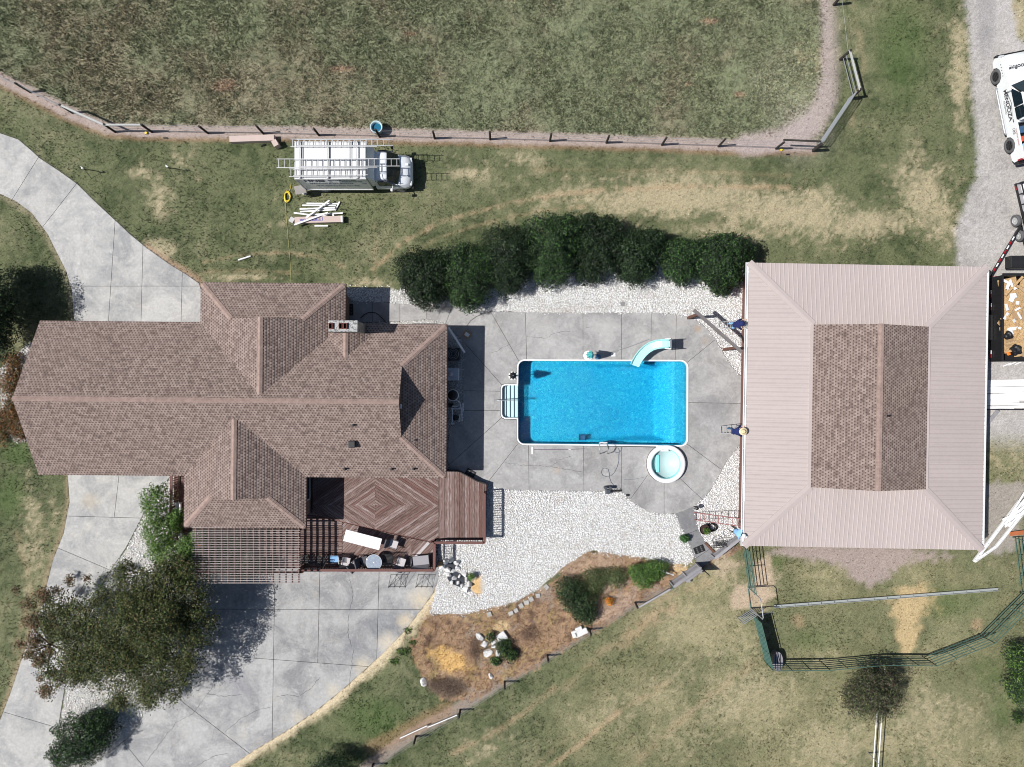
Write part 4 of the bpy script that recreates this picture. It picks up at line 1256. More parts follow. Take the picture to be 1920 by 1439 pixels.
M_CST = mat_stone()
cho = ch.build('chimney', M_CST, house)
def sub(mb, name, m, par, **k):
    o = mb.build(name, m, None, **k)
    o.parent = par
    root = par
    while root.parent is not None: root = root.parent
    o.location = Vector(o.location) - ORG[root.name]
    return o


M_MORT = mat('chimney_crown_mortar', A(196, 196, 196), .9, var=.25, scale=6, fine=20, col2=A(132, 130, 128), scale2=9, mix2=(.5, .55), bump=.8)
sub(MB().bbox((ccx, ccy, 4.80), (cw + .06, cd + .06, .16), .03), 'crown', M_MORT, cho)
M_FLUE = mat('clay_flue', A(120, 70, 58), .8)
for fx in (-.60, -.09, .14):
    t_ = MB()
    for sx, sy, lx, ly in ((-1, 0, .03, .30), (1, 0, .03, .30), (0, -1, .14, .03), (0, 1, .14, .03)):
        t_.box((ccx + fx + sx * .085, ccy + sy * .135, 4.93), (lx, ly, .14))
    sub(t_, 'flue', M_FLUE, cho)
    sub(MB().box((ccx + fx, ccy, 4.885), (.14, .24, .012)), 'flue_opening', mat('soot', (.02, .008, .007), .9), cho)
# small things on the roof
def roofz(xr, yr):
    return EZ + SL * S * min(yr + 107, 163 - yr)


def vent(px, py, z, r, h_, m=M_BLKM, name='vent_pipe'):
    p = P(px, py, z)
    b = MB(); b.lathe([(r * 2.0, -.25), (r * 1.9, .02), (r * 1.05, .07), (r, h_), (r * .8, h_)], p, 14)
    return b.build(name, m, house, smooth=False)


for px, py, z in [(663, 797, 4.0), (647, 879, 2.85), (735, 879, 2.85), (776, 879, 2.85), (779, 825, 3.2)]: vent(px, py, z, .05, .28)
vent(421, 880, 3.35, .09, .34, M_STEEL, 'turbine_vent')
p = P(661, 833, 3.6); MB().bbox((p.x, p.y, 3.72), (.36, .36, .22), .03).build('box_vent', M_BLKM, house)

# ------------------------------------------------------------------ barn
def BP(xr, yr, z):
    return Vector(((xr - .018 * (yr - 40)) * S, -(yr + .018 * (xr - 621)) * S, z))


barn = thing('pole_barn', 'square barn with pink-tan ribbed metal roof around a raised brown shingled centre', 'barn', BP(621, 40, 0))
ZE, ZI, ZR_ = 2.7, 3.15, 4.25
ox0, ox1, oy0, oy1 = 411, 827.6, -208, 288
ix0, ix1, iy0, iy1 = 519, 717, -100, 181


def metal_slope(pc, nm='roof_panel'):
    n, u, v = plane_axes(*pc[:3])
    O = Vector(min(pc, key=lambda p: p[2]))
    q = [((Vector(p) - O).dot(u), (Vector(p) - O).dot(v)) for p in pc]
    u0 = min(a[0] for a in q); u1 = max(a[0] for a in q)
    PW = .94; k = 0
    while u0 + k * PW < u1 - .01:
        lo, hi = u0 + k * PW, min(u0 + (k + 1) * PW, u1)
        c = clip(clip(q, 1, 0, hi - .001), -1, 0, -lo - .001)
        k += 1
        if len(c) < 3: continue
        mb = MB()
        W = lambda a, off: O + u * a[0] + v * a[1] + n * off
        m_ = len(c)
        dz = .0 if k % 2 else .003
        vs = [W(a, dz) for a in c] + [W(a, dz - .02) for a in c]
        mb.add(vs, [tuple(range(m_)), tuple(range(2 * m_ - 1, m_ - 1, -1))] + [(i, (i + 1) % m_, m_ + (i + 1) % m_, m_ + i) for i in range(m_)])
        for j in range(4):
            uc = lo + (j + .5) * PW / 4
            s_ = clip(clip(c, 1, 0, uc + .001), -1, 0, -(uc - .001))
            if len(s_) < 3: continue
            a0 = min(a[1] for a in s_); a1 = max(a[1] for a in s_)
            if a1 - a0 < .05: continue
            wb, wt_, hh = .030, .014, .018
            vv = []
            for vvv in (a0, a1):
                vv += [W((uc - wb, vvv), dz), W((uc - wt_, vvv), dz + hh), W((uc + wt_, vvv), dz + hh), W((uc + wb, vvv), dz)]
            mb.add(vv, [(0, 4, 5, 1), (1, 5, 6, 2), (2, 6, 7, 3), (0, 1, 2, 3), (7, 6, 5, 4)])
        mb.build(nm, M_METAL, barn)
    return n


bA = lambda L_: [BP(*q) for q in L_]
nW = metal_slope(bA([(ox0, oy0, ZE), (ox0, oy1, ZE), (ix0, iy1, ZI), (ix0, iy0, ZI)]))
nE = metal_slope(bA([(ox1, oy0, ZE), (ox1, oy1, ZE), (ix1, iy1, ZI), (ix1, iy0, ZI)]))
nN = metal_slope(bA([(ox0, oy0, ZE), (ox1, oy0, ZE), (ix1, iy0, ZI), (ix0, iy0, ZI)]))
nS = metal_slope(bA([(ox0, oy1, ZE), (ox1, oy1, ZE), (ix1, iy1, ZI), (ix0, iy1, ZI)]))
for a, b, n1_, n2_ in [((ox0, oy0, ZE), (ix0, iy0, ZI), nW, nN), ((ox1, oy0, ZE), (ix1, iy0, ZI), nE, nN), ((ox0, oy1, ZE), (ix0, iy1, ZI), nW, nS), ((ox1, oy1, ZE), (ix1, iy1, ZI), nE, nS)]:
    ridge_cap(BP(*a), BP(*b), n1_, n2_, .20, barn, M_METAL, 40, 'hip_flashing', .034)
for a, b, nn2, sg in [((ix0, iy0), (ix0, iy1), nW, -1), ((ix1, iy0), (ix1, iy1), nE, 1)]:
    MB().beam(BP(a[0] + sg * 2.2, a[1], ZI + .02), BP(b[0] + sg * 2.2, b[1], ZI + .02), .16, .05).build('apron_flashing', M_METAL, barn)
rx = (ix0 + ix1) / 2
shingle_slope('shingled_slope', [bA([(ix0, iy0, ZI + .06), (ix0, iy1, ZI + .06), (rx, iy1, ZR_), (rx, iy0, ZR_)])], barn)
shingle_slope('shingled_slope', [bA([(ix1, iy0, ZI + .06), (ix1, iy1, ZI + .06), (rx, iy1, ZR_), (rx, iy0, ZR_)])], barn, .06)
ridge_cap(BP(rx, iy0, ZR_), BP(rx, iy1, ZR_), nW, nE, .15, barn)
for yy in (iy0 + 1, iy1 - 1):
    MB().add(bA([(ix0, yy, ZI - .1), (ix1, yy, ZI - .1), (ix1, yy, ZI + .04), (rx, yy, ZR_ - .03), (ix0, yy, ZI + .04)]), [(0, 1, 2, 3, 4)]).build('gable_face', M_METAL, barn)
M_BR2 = M_WALLB
wl = [(431, oy0 + 14), (815, oy0 + 14), (815, oy1 - 14), (431, oy1 - 14)]
for i in range(4):
    wall(BP(*wl[i], 0), BP(*wl[(i + 1) % 4], 0), 0, 2.5, M_WALLB, barn, .18)
for a, b, e in [((ox0 - 2.5, oy0 - 1), (ox0 - 2.5, oy1 + 1), 0), ((ox1 + 2.5, oy0), (ox1 + 2.5, oy1), 1)]:
    g = MB(); pa, pb = BP(*a, ZE - .10), BP(*b, ZE - .10); d_ = (pb - pa).normalized(); s_ = Vector((-d_.y, d_.x, 0))
    g.beam(pa + Vector((0, 0, -.05)), pb + Vector((0, 0, -.05)), .11, .012)
    g.beam(pa + s_ * .06, pb + s_ * .06, .018, .12); g.beam(pa - s_ * .06, pb - s_ * .06, .018, .12)
    n_ = 16
    for k in range(n_):
        q = pa.lerp(pb, (k + .5) / n_); g.beam(q - s_ * .06 + Vector((0, 0, .055)), q + s_ * .06 + Vector((0, 0, .055)), .02, .008)
    g.build('gutter', M_GUT, barn)
MB().beam(BP(ox0, oy0 + 1, ZE - .09), BP(ox1, oy0 + 1, ZE - .09), .03, .14).build('fascia', M_METAL, barn)
MB().beam(BP(ox0, oy1 - 1, ZE - .09), BP(ox1, oy1 - 1, ZE - .09), .03, .14).build('fascia', M_METAL, barn)
for yy in (-80, 60, 200):
    dpx = BP(431, yy, 0); window(dpx, -1, 0, 1.0, .8, barn)
pv = P(1662, 780, 4.0); MB().lathe([(.10, -.1), (.09, .03), (.05, .07), (.05, .3), (.035, .3)], pv, 12).build('vent_pipe', M_BLKM, barn)
for yy in (oy0 + 8, oy1 - 14):
    q0 = BP(ox0 - 2, yy, ZE - .2); q1 = BP(431 - 4, yy, ZE - .6)
    MB().tube([q0, q0 + Vector((0, 0, -.1)), q1, (q1.x, q1.y, .1)], .045, 8).build('downspout', M_GUT, barn)

# ------------------------------------------------------------------ timber deck
def board_mat():
    m, t, bs, N, L = nodes('weathered_deck_board')
    geo = N.new('ShaderNodeNewGeometry'); oi = N.new('ShaderNodeObjectInfo')
    uv = N.new('ShaderNodeUVMap'); uv.uv_map = 'UVMap'
    mp = N.new('ShaderNodeMapping'); mp.inputs['Scale'].default_value = (2.0, 26, 1)
    ad = N.new('ShaderNodeVectorMath'); ad.operation = 'ADD'
    cb = N.new('ShaderNodeCombineXYZ'); mu = N.new('ShaderNodeMath'); mu.operation = 'MULTIPLY'; mu.inputs[1].default_value = 50
    L.new(oi.outputs['Random'], mu.inputs[0]); L.new(mu.outputs[0], cb.inputs[0]); L.new(mu.outputs[0], cb.inputs[1])
    L.new(uv.outputs[0], ad.inputs[0]); L.new(cb.outputs[0], ad.inputs[1]); L.new(ad.outputs[0], mp.inputs[0])
    nz = N.new('ShaderNodeTexNoise'); nz.inputs['Scale'].default_value = 1.0; nz.inputs['Detail'].default_value = 6; nz.inputs['Roughness'].default_value = .7
    L.new(mp.outputs[0], nz.inputs['Vector'])
    rp = N.new('ShaderNodeValToRGB'); e = rp.color_ramp.elements
    e[0].position = .30; e[0].color = rgb(A(86, 70, 66)); e[1].position = .76; e[1].color = rgb(A(206, 198, 202))
    k = rp.color_ramp.elements.new(.48); k.color = rgb(A(138, 114, 107)); k2 = rp.color_ramp.elements.new(.62); k2.color = rgb(A(168, 150, 146))
    mr = N.new('ShaderNodeMapRange'); mr.inputs[3].default_value = -.09; mr.inputs[4].default_value = .09; L.new(oi.outputs['Random'], mr.inputs[0])
    a2 = N.new('ShaderNodeMath'); a2.operation = 'ADD'; L.new(nz.outputs[0], a2.inputs[0]); L.new(mr.outputs[0], a2.inputs[1]); L.new(a2.outputs[0], rp.inputs[0])
    wn = N.new('ShaderNodeTexWhiteNoise'); wn.noise_dimensions = '1D'; L.new(oi.outputs['Random'], wn.inputs['W'])
    m3 = N.new('ShaderNodeMapRange'); m3.inputs[1].default_value = .55; m3.inputs[4].default_value = .6; L.new(wn.outputs[0], m3.inputs[0])
    mx = N.new('ShaderNodeMix'); mx.data_type = 'RGBA'; L.new(m3.outputs[0], mx.inputs[0]); L.new(rp.outputs[0], mx.inputs[6]); mx.inputs[7].default_value = rgb(A(122, 88, 80))
    L.new(mx.outputs[2], bs.inputs['Base Color']); bs.inputs['Roughness'].default_value = .85; bs.inputs['Specular IOR Level'].default_value = .15
    return m


M_BOARD = board_mat()
deck = thing('timber_deck', 'weathered red-brown timber deck with diamond board pattern behind the house', 'deck', P(703, 948))
DZ, LZ = .55, .42


def boards(poly, ang, z, pitch=.142, tt=.03):
    """poly in metres, convex; boards run along angle ang"""
    c, s_ = math.cos(ang), math.sin(ang)
    q = [(x * c + y * s_, -x * s_ + y * c) for x, y in poly]
    v0 = min(a[1] for a in q); v1 = max(a[1] for a in q)
    k = math.floor(v0 / pitch)
    while k * pitch < v1:
        lo = k * pitch + .007; hi = (k + 1) * pitch - .007
        k += 1
        pc = clip(clip(q, 0, 1, hi), 0, -1, -lo)
        if len(pc) < 3 or abs(sum(pc[i - 1][0] * pc[i][1] - pc[i][0] * pc[i - 1][1] for i in range(len(pc)))) < .01: continue
        mb = MB(); dz = R.uniform(-.006, .006)
        pl = [(a * c - b * s_, a * s_ + b * c) for a, b in pc]
        n_ = len(pl)
        ar = sum(pl[i - 1][0] * pl[i][1] - pl[i][0] * pl[i - 1][1] for i in range(n_))
        if ar < 0: pl = pl[::-1]; pc = pc[::-1]
        mb.prism(pl, z - tt + dz, z + dz)
        # UV along the board for the grain
        uvv = [pc[i] for i in range(n_ - 1, -1, -1)] + [pc[i] for i in range(n_)]
        for i in range(n_): uvv += [pc[i], pc[(i + 1) % n_], pc[(i + 1) % n_], pc[i]]
        mb.uv = uvv
        mb.build('board', M_BOARD, deck)


def dq(L_, z): return [tuple(P(a, b, z)[:2]) for a, b in L_]


a35 = math.radians(34)
cx_, cy_ = 703, 948
boards(dq([(586, 862), (703, 862), (703, 948), (586, 948)], DZ), a35, DZ)
boards(dq([(703, 862), (822, 862), (822, 948), (703, 948)], DZ), -a35, DZ)
boards(dq([(586, 948), (703, 948), (703, 992), (632, 976), (586, 965)], DZ), -a35, DZ)
boards(dq([(703, 948), (822, 948), (822, 1008), (806, 1015), (703, 992)], DZ), a35, DZ)
boards(dq([(822.5, 862), (838, 884), (858, 884), (875, 893), (893, 903), (911, 909), (908, 1010), (822.5, 1010)], DZ), math.pi / 2, DZ)
boards(dq([(642, 980), (703, 994.5), (771, 1009.5), (771, 1064), (642, 1064)], LZ), math.radians(47), LZ)
boards(dq([(771, 1010), (806, 1017.5), (815, 1017.5), (815, 1066), (771, 1065)], LZ), math.radians(47), LZ)
boards(dq([(345, 955), (586, 955), (586, 967), (641, 979.5), (641, 1064), (345, 1064)], LZ), 0.0, LZ, .15)
boards(dq([(326, 860), (352, 860), (352, 1000), (326, 1000)], LZ), math.pi / 2, LZ)
for a, b in (((586, 948), (822, 948)), ((703, 862), (703, 992)), ((822.2, 862), (822.2, 1010))):
    pass
M_FAS = mat('dark_deck_fascia', A(78, 56, 52), .85, var=.2)
edge = [(345, 1064.5), (815.5, 1066.5)]
fz = MB(); fz.beam(P(345, 1065, LZ) - Vector((0, 0, .16)), P(815.5, 1066.8, LZ) - Vector((0, 0, .16)), .04, .28); fz.build('fascia', M_FAS, deck)
fz = MB(); fz.beam(P(816, 1066, LZ) - Vector((0, 0, .16)), P(816, 1012, LZ) - Vector((0, 0, .16)), .04, .28); fz.build('fascia', M_FAS, deck)
fz = MB(); fz.beam(P(822, 1011, DZ) - Vector((0, 0, .18)), P(909, 1011, DZ) - Vector((0, 0, .18)), .04, .32); fz.build('fascia', M_FAS, deck)
fz = MB(); fz.beam(P(909.5, 1011, DZ) - Vector((0, 0, .18)), P(912, 909, DZ) - Vector((0, 0, .18)), .04, .32); fz.build('fascia', M_FAS, deck)
cv = [(838, 883), (858, 883.5), (875, 892), (893, 902), (912, 908.5)]
for a, b in zip(cv[:-1], cv[1:]):
    fz = MB(); fz.beam(P(*a, DZ) + Vector((0, 0, -.20)), P(*b, DZ) + Vector((0, 0, -.20)), .05, .42); fz.build('fascia', M_BLACK, deck)  # deck face and the shadow along its edge drawn together in black
for a, b in [((586, 966), (632, 976.5)), ((632, 976.5), (806, 1016)), ((806, 1016), (822, 1011))]:
    fz = MB(); fz.beam(P(*a, DZ) + Vector((0, 0, -.075)), P(*b, DZ) + Vector((0, 0, -.075)), .035, .16); fz.build('riser', M_WOODR, deck)
tb_ = MB(); tb_.beam(P(804, 1017.5, LZ + .012), P(770, 1055, LZ + .012), .16, .02); tb_.build('trim_board', mat('bleached_trim', A(205, 198, 200), .8, var=.2), deck)
for x_, y_ in [(350, 960), (350, 1060), (450, 1060), (560, 1060), (680, 1060), (810, 1060), (902, 1004), (905, 915), (830, 1004), (840, 890), (700, 900), (600, 900)]:
    q = P(x_, y_, 0); MB().box((q.x, q.y, .2), (.12, .12, .4)).build('foot_post', M_WOODR, deck)


def railing(pts, z, hh, name_lbl, parent, step=.13, post_every=1.9, topw=.14):
    for a, b in zip(pts[:-1], pts[1:]):
        a = Vector((a.x, a.y, 0)); b = Vector((b.x, b.y, 0)); L_ = (b - a).length; d = (b - a) / L_
        MB().beam(a + Vector((0, 0, z + hh)), b + Vector((0, 0, z + hh)), topw, .035).build('top_rail', M_WOODR, parent)
        MB().beam(a + Vector((0, 0, z + .10)), b + Vector((0, 0, z + .10)), .04, .08).build('bottom_rail', M_WOODR, parent)
        k = max(1, int(L_ / step))
        for i in range(1, k):
            q = a + d * (L_ * i / k)
            MB().box((q.x, q.y, z + hh / 2 + .05), (.035, .035, hh - .1)).build('baluster', M_WOODR, parent)
        k = max(1, round(L_ / post_every))
        for i in range(k + 1):
            q = a + d * (L_ * i / k)
            MB().box((q.x, q.y, z + hh / 2 - .05), (.09, .09, hh + .05)).build('post', M_WOODR, parent)


railing([G(-385, 338.5), G(-141, 338.5), G(-141, 288.5), G(-50, 288.5), G(-50, 200)], LZ + .06, .9, '', deck)
railing([G(-618, 160), G(-620, 290)], LZ, .9, '', deck)

# pergola / lattice roof over the lower deck
perg = thing('pergola', 'flat pergola of pale lattice slats over the lower deck at the left', 'pergola', G(-468, 300))
M_SLAT = mat('bleached_lattice_slat', A(178, 168, 164), .85, var=.2, objvar=.15)
M_RAFT = mat('pergola_rafter', A(128, 104, 100), .85, var=.2)
PZ = 2.42
for k in range(24):
    yy = 254 + k * 4.22
    MB().box(G(-468.5 + R.uniform(-1.2, 1.2), yy, PZ + .085), (190 * S, .040, .02)).build('slat', M_SLAT, perg)
for k in range(17):
    xx = -557 + k * 11.3
    MB().box(G(xx, 301.5, PZ), (.04, 100 * S, .15)).build('rafter', M_RAFT, perg)
MB().box(G(-468, 334, PZ - .16), (196 * S, .09, .18)).build('beam', M_BROWN, perg)
MB().box(G(-468, 258, PZ - .16), (190 * S, .09, .18)).build('beam', M_BROWN, perg)
for xx in (-560, -470, -380):
    MB().box(G(xx, 334, .95 + .2), (.11, .11, 2.02)).build('post', M_BROWN, perg)
# ------------------------------------------------------------------ plants
M_LEAF = mat_attr('leaves', var=.0, fine=0, spec=.35, rough=.55, trans=.15)


def leaf_cloud(lobes, n, size, cols, seed, aspect=.55, shell=.55, up=.35, dirt=.0, zmin=.05, droop=0.0):
    """lobes: (x,y,z,rx,ry,rz) in metres; returns a mesh of n leaves spread through the outer part of their volumes"""
    rs = np.random.RandomState(seed)
    L_ = np.array(lobes, float)
    wts = (L_[:, 3] * L_[:, 4]) ** 1.0; wts /= wts.sum()
    idx = rs.choice(len(L_), n, p=wts)
    d = rs.normal(size=(n, 3)); d /= np.linalg.norm(d, axis=1)[:, None]
    d[:, 2] = np.where(d[:, 2] < -.35, -d[:, 2], d[:, 2])
    r = shell + (1 - shell) * rs.rand(n) ** .6
    # uneven outline
    az = np.arctan2(d[:, 1], d[:, 0]) + idx * 1.7
    wob = 1 + .13 * np.sin(az * 3 + idx) + .09 * np.sin(az * 7 + d[:, 2] * 5 + idx * 2) + .06 * np.sin(az * 13 + d[:, 2] * 9)
    c = L_[idx, :3] + d * L_[idx, 3:6] * (r * wob)[:, None]
    c += rs.normal(0, size * .5, (n, 3))
    c[:, 2] = np.maximum(c[:, 2], zmin)
    nrm = d + rs.normal(0, .75, (n, 3)); nrm[:, 2] = np.abs(nrm[:, 2]) + up
    nrm /= np.linalg.norm(nrm, axis=1)[:, None]
    a = np.cross(nrm, rs.normal(size=(n, 3))); a /= np.linalg.norm(a, axis=1)[:, None]
    b = np.cross(nrm, a)
    s_ = size * rs.uniform(.6, 1.35, n)
    a *= s_[:, None]; b *= (s_ * aspect)[:, None]
    V = np.stack([c - a, c + b + a * .1, c + a, c - b + a * .1], 1).reshape(-1, 3)
    F = np.arange(4 * n).reshape(-1, 4)
    cl = np.array(cols, float)
    k = rs.randint(0, len(cl), n)
    clump = .75 + .6 * fbm(c[:, 0] * 40, c[:, 1] * 40 + c[:, 2] * 30, 22, seed)
    cc = cl[k] * (rs.uniform(.6, 1.5, n) * clump)[:, None]
    return V, F, np.repeat(np.clip(cc, 0, .8), 4, 0), c


def clumpy(lobes, k, f, seed):
    """break big crown lobes into many leaf clumps standing around their outer part"""
    rr = random.Random(seed); out = []
    for (x, y, z, rx, ry, rz) in lobes:
        n = max(3, int(k * (rx * ry) / 2.5))
        for i in range(n):
            a = rr.uniform(0, 2 * math.pi); e = math.asin(rr.uniform(-.15, 1)); r = rr.uniform(.45, .95)
            s = f * rr.uniform(.6, 1.35)
            out.append((x + rx * r * math.cos(a) * math.cos(e), y + ry * r * math.sin(a) * math.cos(e), z + rz * r * math.sin(e), s, s * rr.uniform(.7, 1.2), s * .65))
    return out


def plant(name, label, cat, base, lobes, n, size, cols, seed, trunk_r=.05, trunk_h=.6, stems=4, group=None, extra=None, **k):
    base = Vector(base)
    root = thing(name, label, cat, base, 0, group)
    V, F, C_, cen = leaf_cloud(lobes, n, size, cols, seed, **k)
    me = np_mesh(name + '_foliage', V - np.array(base), F, C_, M_LEAF)
    o = bpy.data.objects.new('foliage', me); COL.objects.link(o); o.parent = root
    rr = random.Random(seed)
    tk = MB()
    tk.tube([base, base + Vector((rr.uniform(-.05, .05), rr.uniform(-.05, .05), trunk_h * .5)), base + Vector((0, 0, trunk_h))], [trunk_r, trunk_r * .85, trunk_r * .7], 8)
    tr_o = tk.build('trunk', M_BARK, root)
    for i in range(stems):
        lb = lobes[rr.randrange(len(lobes))]
        tip = Vector((lb[0] + rr.uniform(-.4, .4) * lb[3], lb[1] + rr.uniform(-.4, .4) * lb[4], lb[2] + rr.uniform(-.1, .5) * lb[5]))
        st = base + Vector((0, 0, trunk_h * .8))
        md = st.lerp(tip, .5) + Vector((rr.uniform(-.1, .1), rr.uniform(-.1, .1), .1))
        MB().tube([st, md, tip], [trunk_r * .6, trunk_r * .4, trunk_r * .12], 6).build('limb', M_BARK, root)
    return root


def lobes_px(lst):
    out = []
    for (px, py, r, z, rz) in lst:
        q = P(px, py, z)
        k = S * (H - z) / H
        out.append((q.x, q.y, z, (r if not isinstance(r, tuple) else r[0]) * k, (r if not isinstance(r, tuple) else r[1]) * k, rz))
    return out


DG = [(.009, .022, .008), (.013, .031, .010), (.007, .017, .007), (.030, .060, .018), (.012, .026, .010), (.045, .085, .030), (.008, .020, .008)]
DGB = DG + [(.06, .15, .03)]
OL = [(.058, .078, .022), (.042, .062, .018), (.11, .13, .040), (.024, .040, .012), (.13, .10, .038), (.016, .028, .010), (.08, .11, .03)]
RB = [(.15, .085, .05), (.12, .085, .045), (.10, .09, .04), (.17, .10, .055), (.06, .07, .03)]
BG = [(.10, .19, .035), (.07, .14, .028), (.13, .22, .05), (.05, .10, .02)]

hedge = [((797, 520), [(800, 518, (50, 54), 1.2, 1.2)], 15000, 'round dark green shrub at the left end of the hedge, beside the walkway'),
         ((880, 515), [(880, 513, (50, 62), 1.2, 1.3), (872, 540, (42, 36), .9, 1.0)], 14500, 'dark shrub with a bright leafy top, second from the left in the hedge'),
         ((956, 478), [(956, 478, (47, 62), 1.3, 1.4), (950, 510, 40, 1.0, 1.1)], 14500, 'tall oval dark shrub, third from the left in the hedge'),
         ((1040, 462), [(1040, 458, (55, 60), 1.4, 1.6), (1030, 500, (45, 38), 1.0, 1.2)], 16500, 'tallest dark shrub of the hedge, reaching highest up the lawn'),
         ((1122, 462), [(1122, 462, (45, 58), 1.3, 1.5), (1100, 495, (36, 36), .9, 1.1)], 12500, 'dark shrub right of the tallest one, middle of the hedge'),
         ((1195, 480), [(1192, 478, (50, 52), 1.3, 1.4), (1220, 450, (26, 20), 1.1, 1.1), (1190, 500, 28, .8, .9)], 13000, 'dark shrub before the dip in the hedge, third from the right'),
         ((1278, 487), [(1278, 487, (40, 42), 1.1, 1.1)], 9500, 'small round bright-tipped shrub between two larger ones near the barn'),
         ((1352, 492), [(1352, 490, (50, 54), 1.25, 1.4), (1388, 480, (24, 22), 1.0, 1.0), (1355, 530, (20, 20), .7, .7)], 14500, 'broad dark shrub at the right end of the hedge, touching the barn')]
for i, (b, lb, n_, lab) in enumerate(hedge):
    plant('hedge_shrub', lab, 'shrub', P(*b), lobes_px([(a_, b_, ((r_[0] if isinstance(r_, tuple) else r_) * 1.16, (r_[1] if isinstance(r_, tuple) else r_) * 1.06), z_, q_ * .95) for a_, b_, r_, z_, q_ in lb]) + clumpy(lobes_px(lb), 9, .40, 300 + i), int(n_ * 1.75), .050, [tuple(v_ * (.75, 1.0, .8, 1.05, .8, .95, 1.15, .9)[i] for v_ in c_) for c_ in (DGB if i in (1, 6, 3, 7) else DG)], 100 + i, .07, .8, 5, 'shrubs of the long hedge above the pool', shell=.5)

# big sprawling tree in the bed between the two driveways
bt = [(245, 1175, (105, 95), 3.0, 1.9), (320, 1120, (72, 70), 2.6, 1.7), (330, 1200, (72, 75), 2.6, 1.8), (260, 1105, (80, 55), 2.6, 1.5), (200, 1230, (90, 70), 2.4, 1.4), (300, 1260, (85, 62), 2.2, 1.4), (150, 1170, (70, 60), 2.6, 1.2), (250, 1300, (66, 36), 1.7, 1.0), (280, 1170, (70, 60), 3.8, 1.3), (130, 1250, (60, 44), 2.0, 1.0), (110, 1150, (46, 50), 2.2, .8), (362, 1118, (46, 44), 2.8, 1.0), (330, 1060, (40, 36), 2.6, 1.0), (375, 1175, (40, 40), 2.4, 1.0)]
plant('sprawling_tree', 'big sprawling olive-green tree between the two driveways, left of the pergola', 'tree', P(262, 1185), lobes_px(bt) + clumpy(lobes_px(bt), 15, .46, 5), 98000, .047, OL, 210, .17, 1.6, 12, shell=.25, aspect=.6)
st_ = [(100, 1130, (62, 50), 2.4, .8), (80, 1200, (48, 60), 2.0, .8), (120, 1250, (60, 44), 1.8, .8), (60, 1110, (36, 30), 2.2, .5), (95, 1290, (42, 26), 1.5, .5), (150, 1085, (36, 26), 2.0, .7)]
plant('sparse_tree', 'thin rusty-brown small tree hanging over the driveway at the far left', 'tree', P(118, 1195), clumpy(lobes_px(st_), 12, .42, 6), 12500, .046, RB, 211, .09, 1.4, 14, shell=.05, aspect=.6)
plant('rounded_shrub', 'dark green rounded shrub in white stones at the bottom left corner', 'shrub', P(160, 1390), lobes_px([(160, 1382, (56, 50), 1.0, 1.1), (190, 1350, (30, 26), .8, .8), (120, 1415, (30, 26), .7, .7)]), 16000, .05, DG + [(.05, .13, .03)], 212, .06, .6, 5, shell=.45)
plant('climbing_shrub', 'bright green shrub growing against the porch rail left of the pergola', 'shrub', P(300, 985), lobes_px([(296, 945, (30, 42), 1.3, 1.0), (302, 1000, (34, 40), 1.3, 1.0), (318, 1040, (38, 34), 1.3, 1.0), (345, 1072, (30, 36), 2.0, .9), (352, 1030, (20, 30), 2.3, .5), (330, 975, (16, 24), 1.3, .6)]), 15000, .05, BG, 213, .05, .7, 6, shell=.4)
plant('overhanging_tree', 'very dark tree crown at the left edge above the house gable', 'tree', P(-40, 590), lobes_px([(-52, 580, (70, 84), 2.8, 1.3), (-90, 540, (60, 60), 2.8, 1.3), (-5, 630, (40, 48), 1.8, .9), (-40, 520, (44, 34), 2.4, .8), (5, 575, (30, 40), 1.8, .7)]), 34000, .055, DG, 214, .16, 2.2, 8, shell=.3)
plant('flowering_bed_plant', 'low rusty-orange and green bedding plants at the left gable end', 'plant', P(22, 770), lobes_px([(20, 720, (24, 34), .3, .4), (24, 775, (26, 34), .3, .35), (40, 810, (22, 20), .25, .3), (2, 800, (22, 36), .3, .35), (25, 680, (20, 24), .35, .4)]), 9000, .05, [(.20, .09, .03), (.14, .08, .03), (.07, .09, .03), (.10, .06, .03), (.25, .12, .05)], 215, .03, .2, 4, shell=.2)
plant('crape_myrtle', 'dark reddish bushy shrub below the green corral at the lower right', 'shrub', P(1636, 1300), clumpy(lobes_px([(1632, 1288, (48, 48), 1.5, 1.3), (1650, 1305, (40, 40), 1.2, 1.0)]), 16, .28, 9) + lobes_px([(1625, 1290, (40, 38), 1.3, 1.2), (1655, 1275, (44, 42), 1.0, 1.0), (1650, 1320, (44, 36), .9, .8), (1612, 1310, (42, 36), .8, .8)]), 26000, .045, [(.025, .030, .016), (.022, .036, .014), (.05, .040, .030), (.10, .068, .055), (.07, .095, .035), (.12, .14, .06)], 216, .06, .5, 9, shell=.15, aspect=.4)
plant('edge_shrub', 'green and brown shrub cut off by the right edge of the photo below the corral', 'shrub', P(1912, 1262), lobes_px([(1908, 1235, (28, 36), .8, .7), (1912, 1290, (30, 38), .8, .7), (1908, 1345, (12, 14), .4, .3)]), 10000, .045, DG + BG, 217, .05, .5, 5, shell=.2)
plant('bottom_edge_shrub', 'dark open shrub at the bottom edge beside the big parking slab', 'shrub', P(628, 1432), lobes_px([(625, 1428, (34, 22), 1.0, .8), (650, 1440, (30, 22), 1.2, .8), (600, 1440, (22, 16), .7, .5)]), 6000, .05, DG, 218, .05, .6, 8, shell=.15, aspect=.35)
plant('rounded_shrub', 'elongated dark and light green shrub in the weedy bed, nearest the stepping stones', 'shrub', P(1082, 1128), lobes_px([(1068, 1110, (30, 34), .6, .6), (1090, 1135, (32, 30), .6, .6), (1100, 1155, (22, 18), .5, .45)]), 9000, .042, DG + [(.09, .14, .05)], 219, .04, .4, 5, shell=.3)
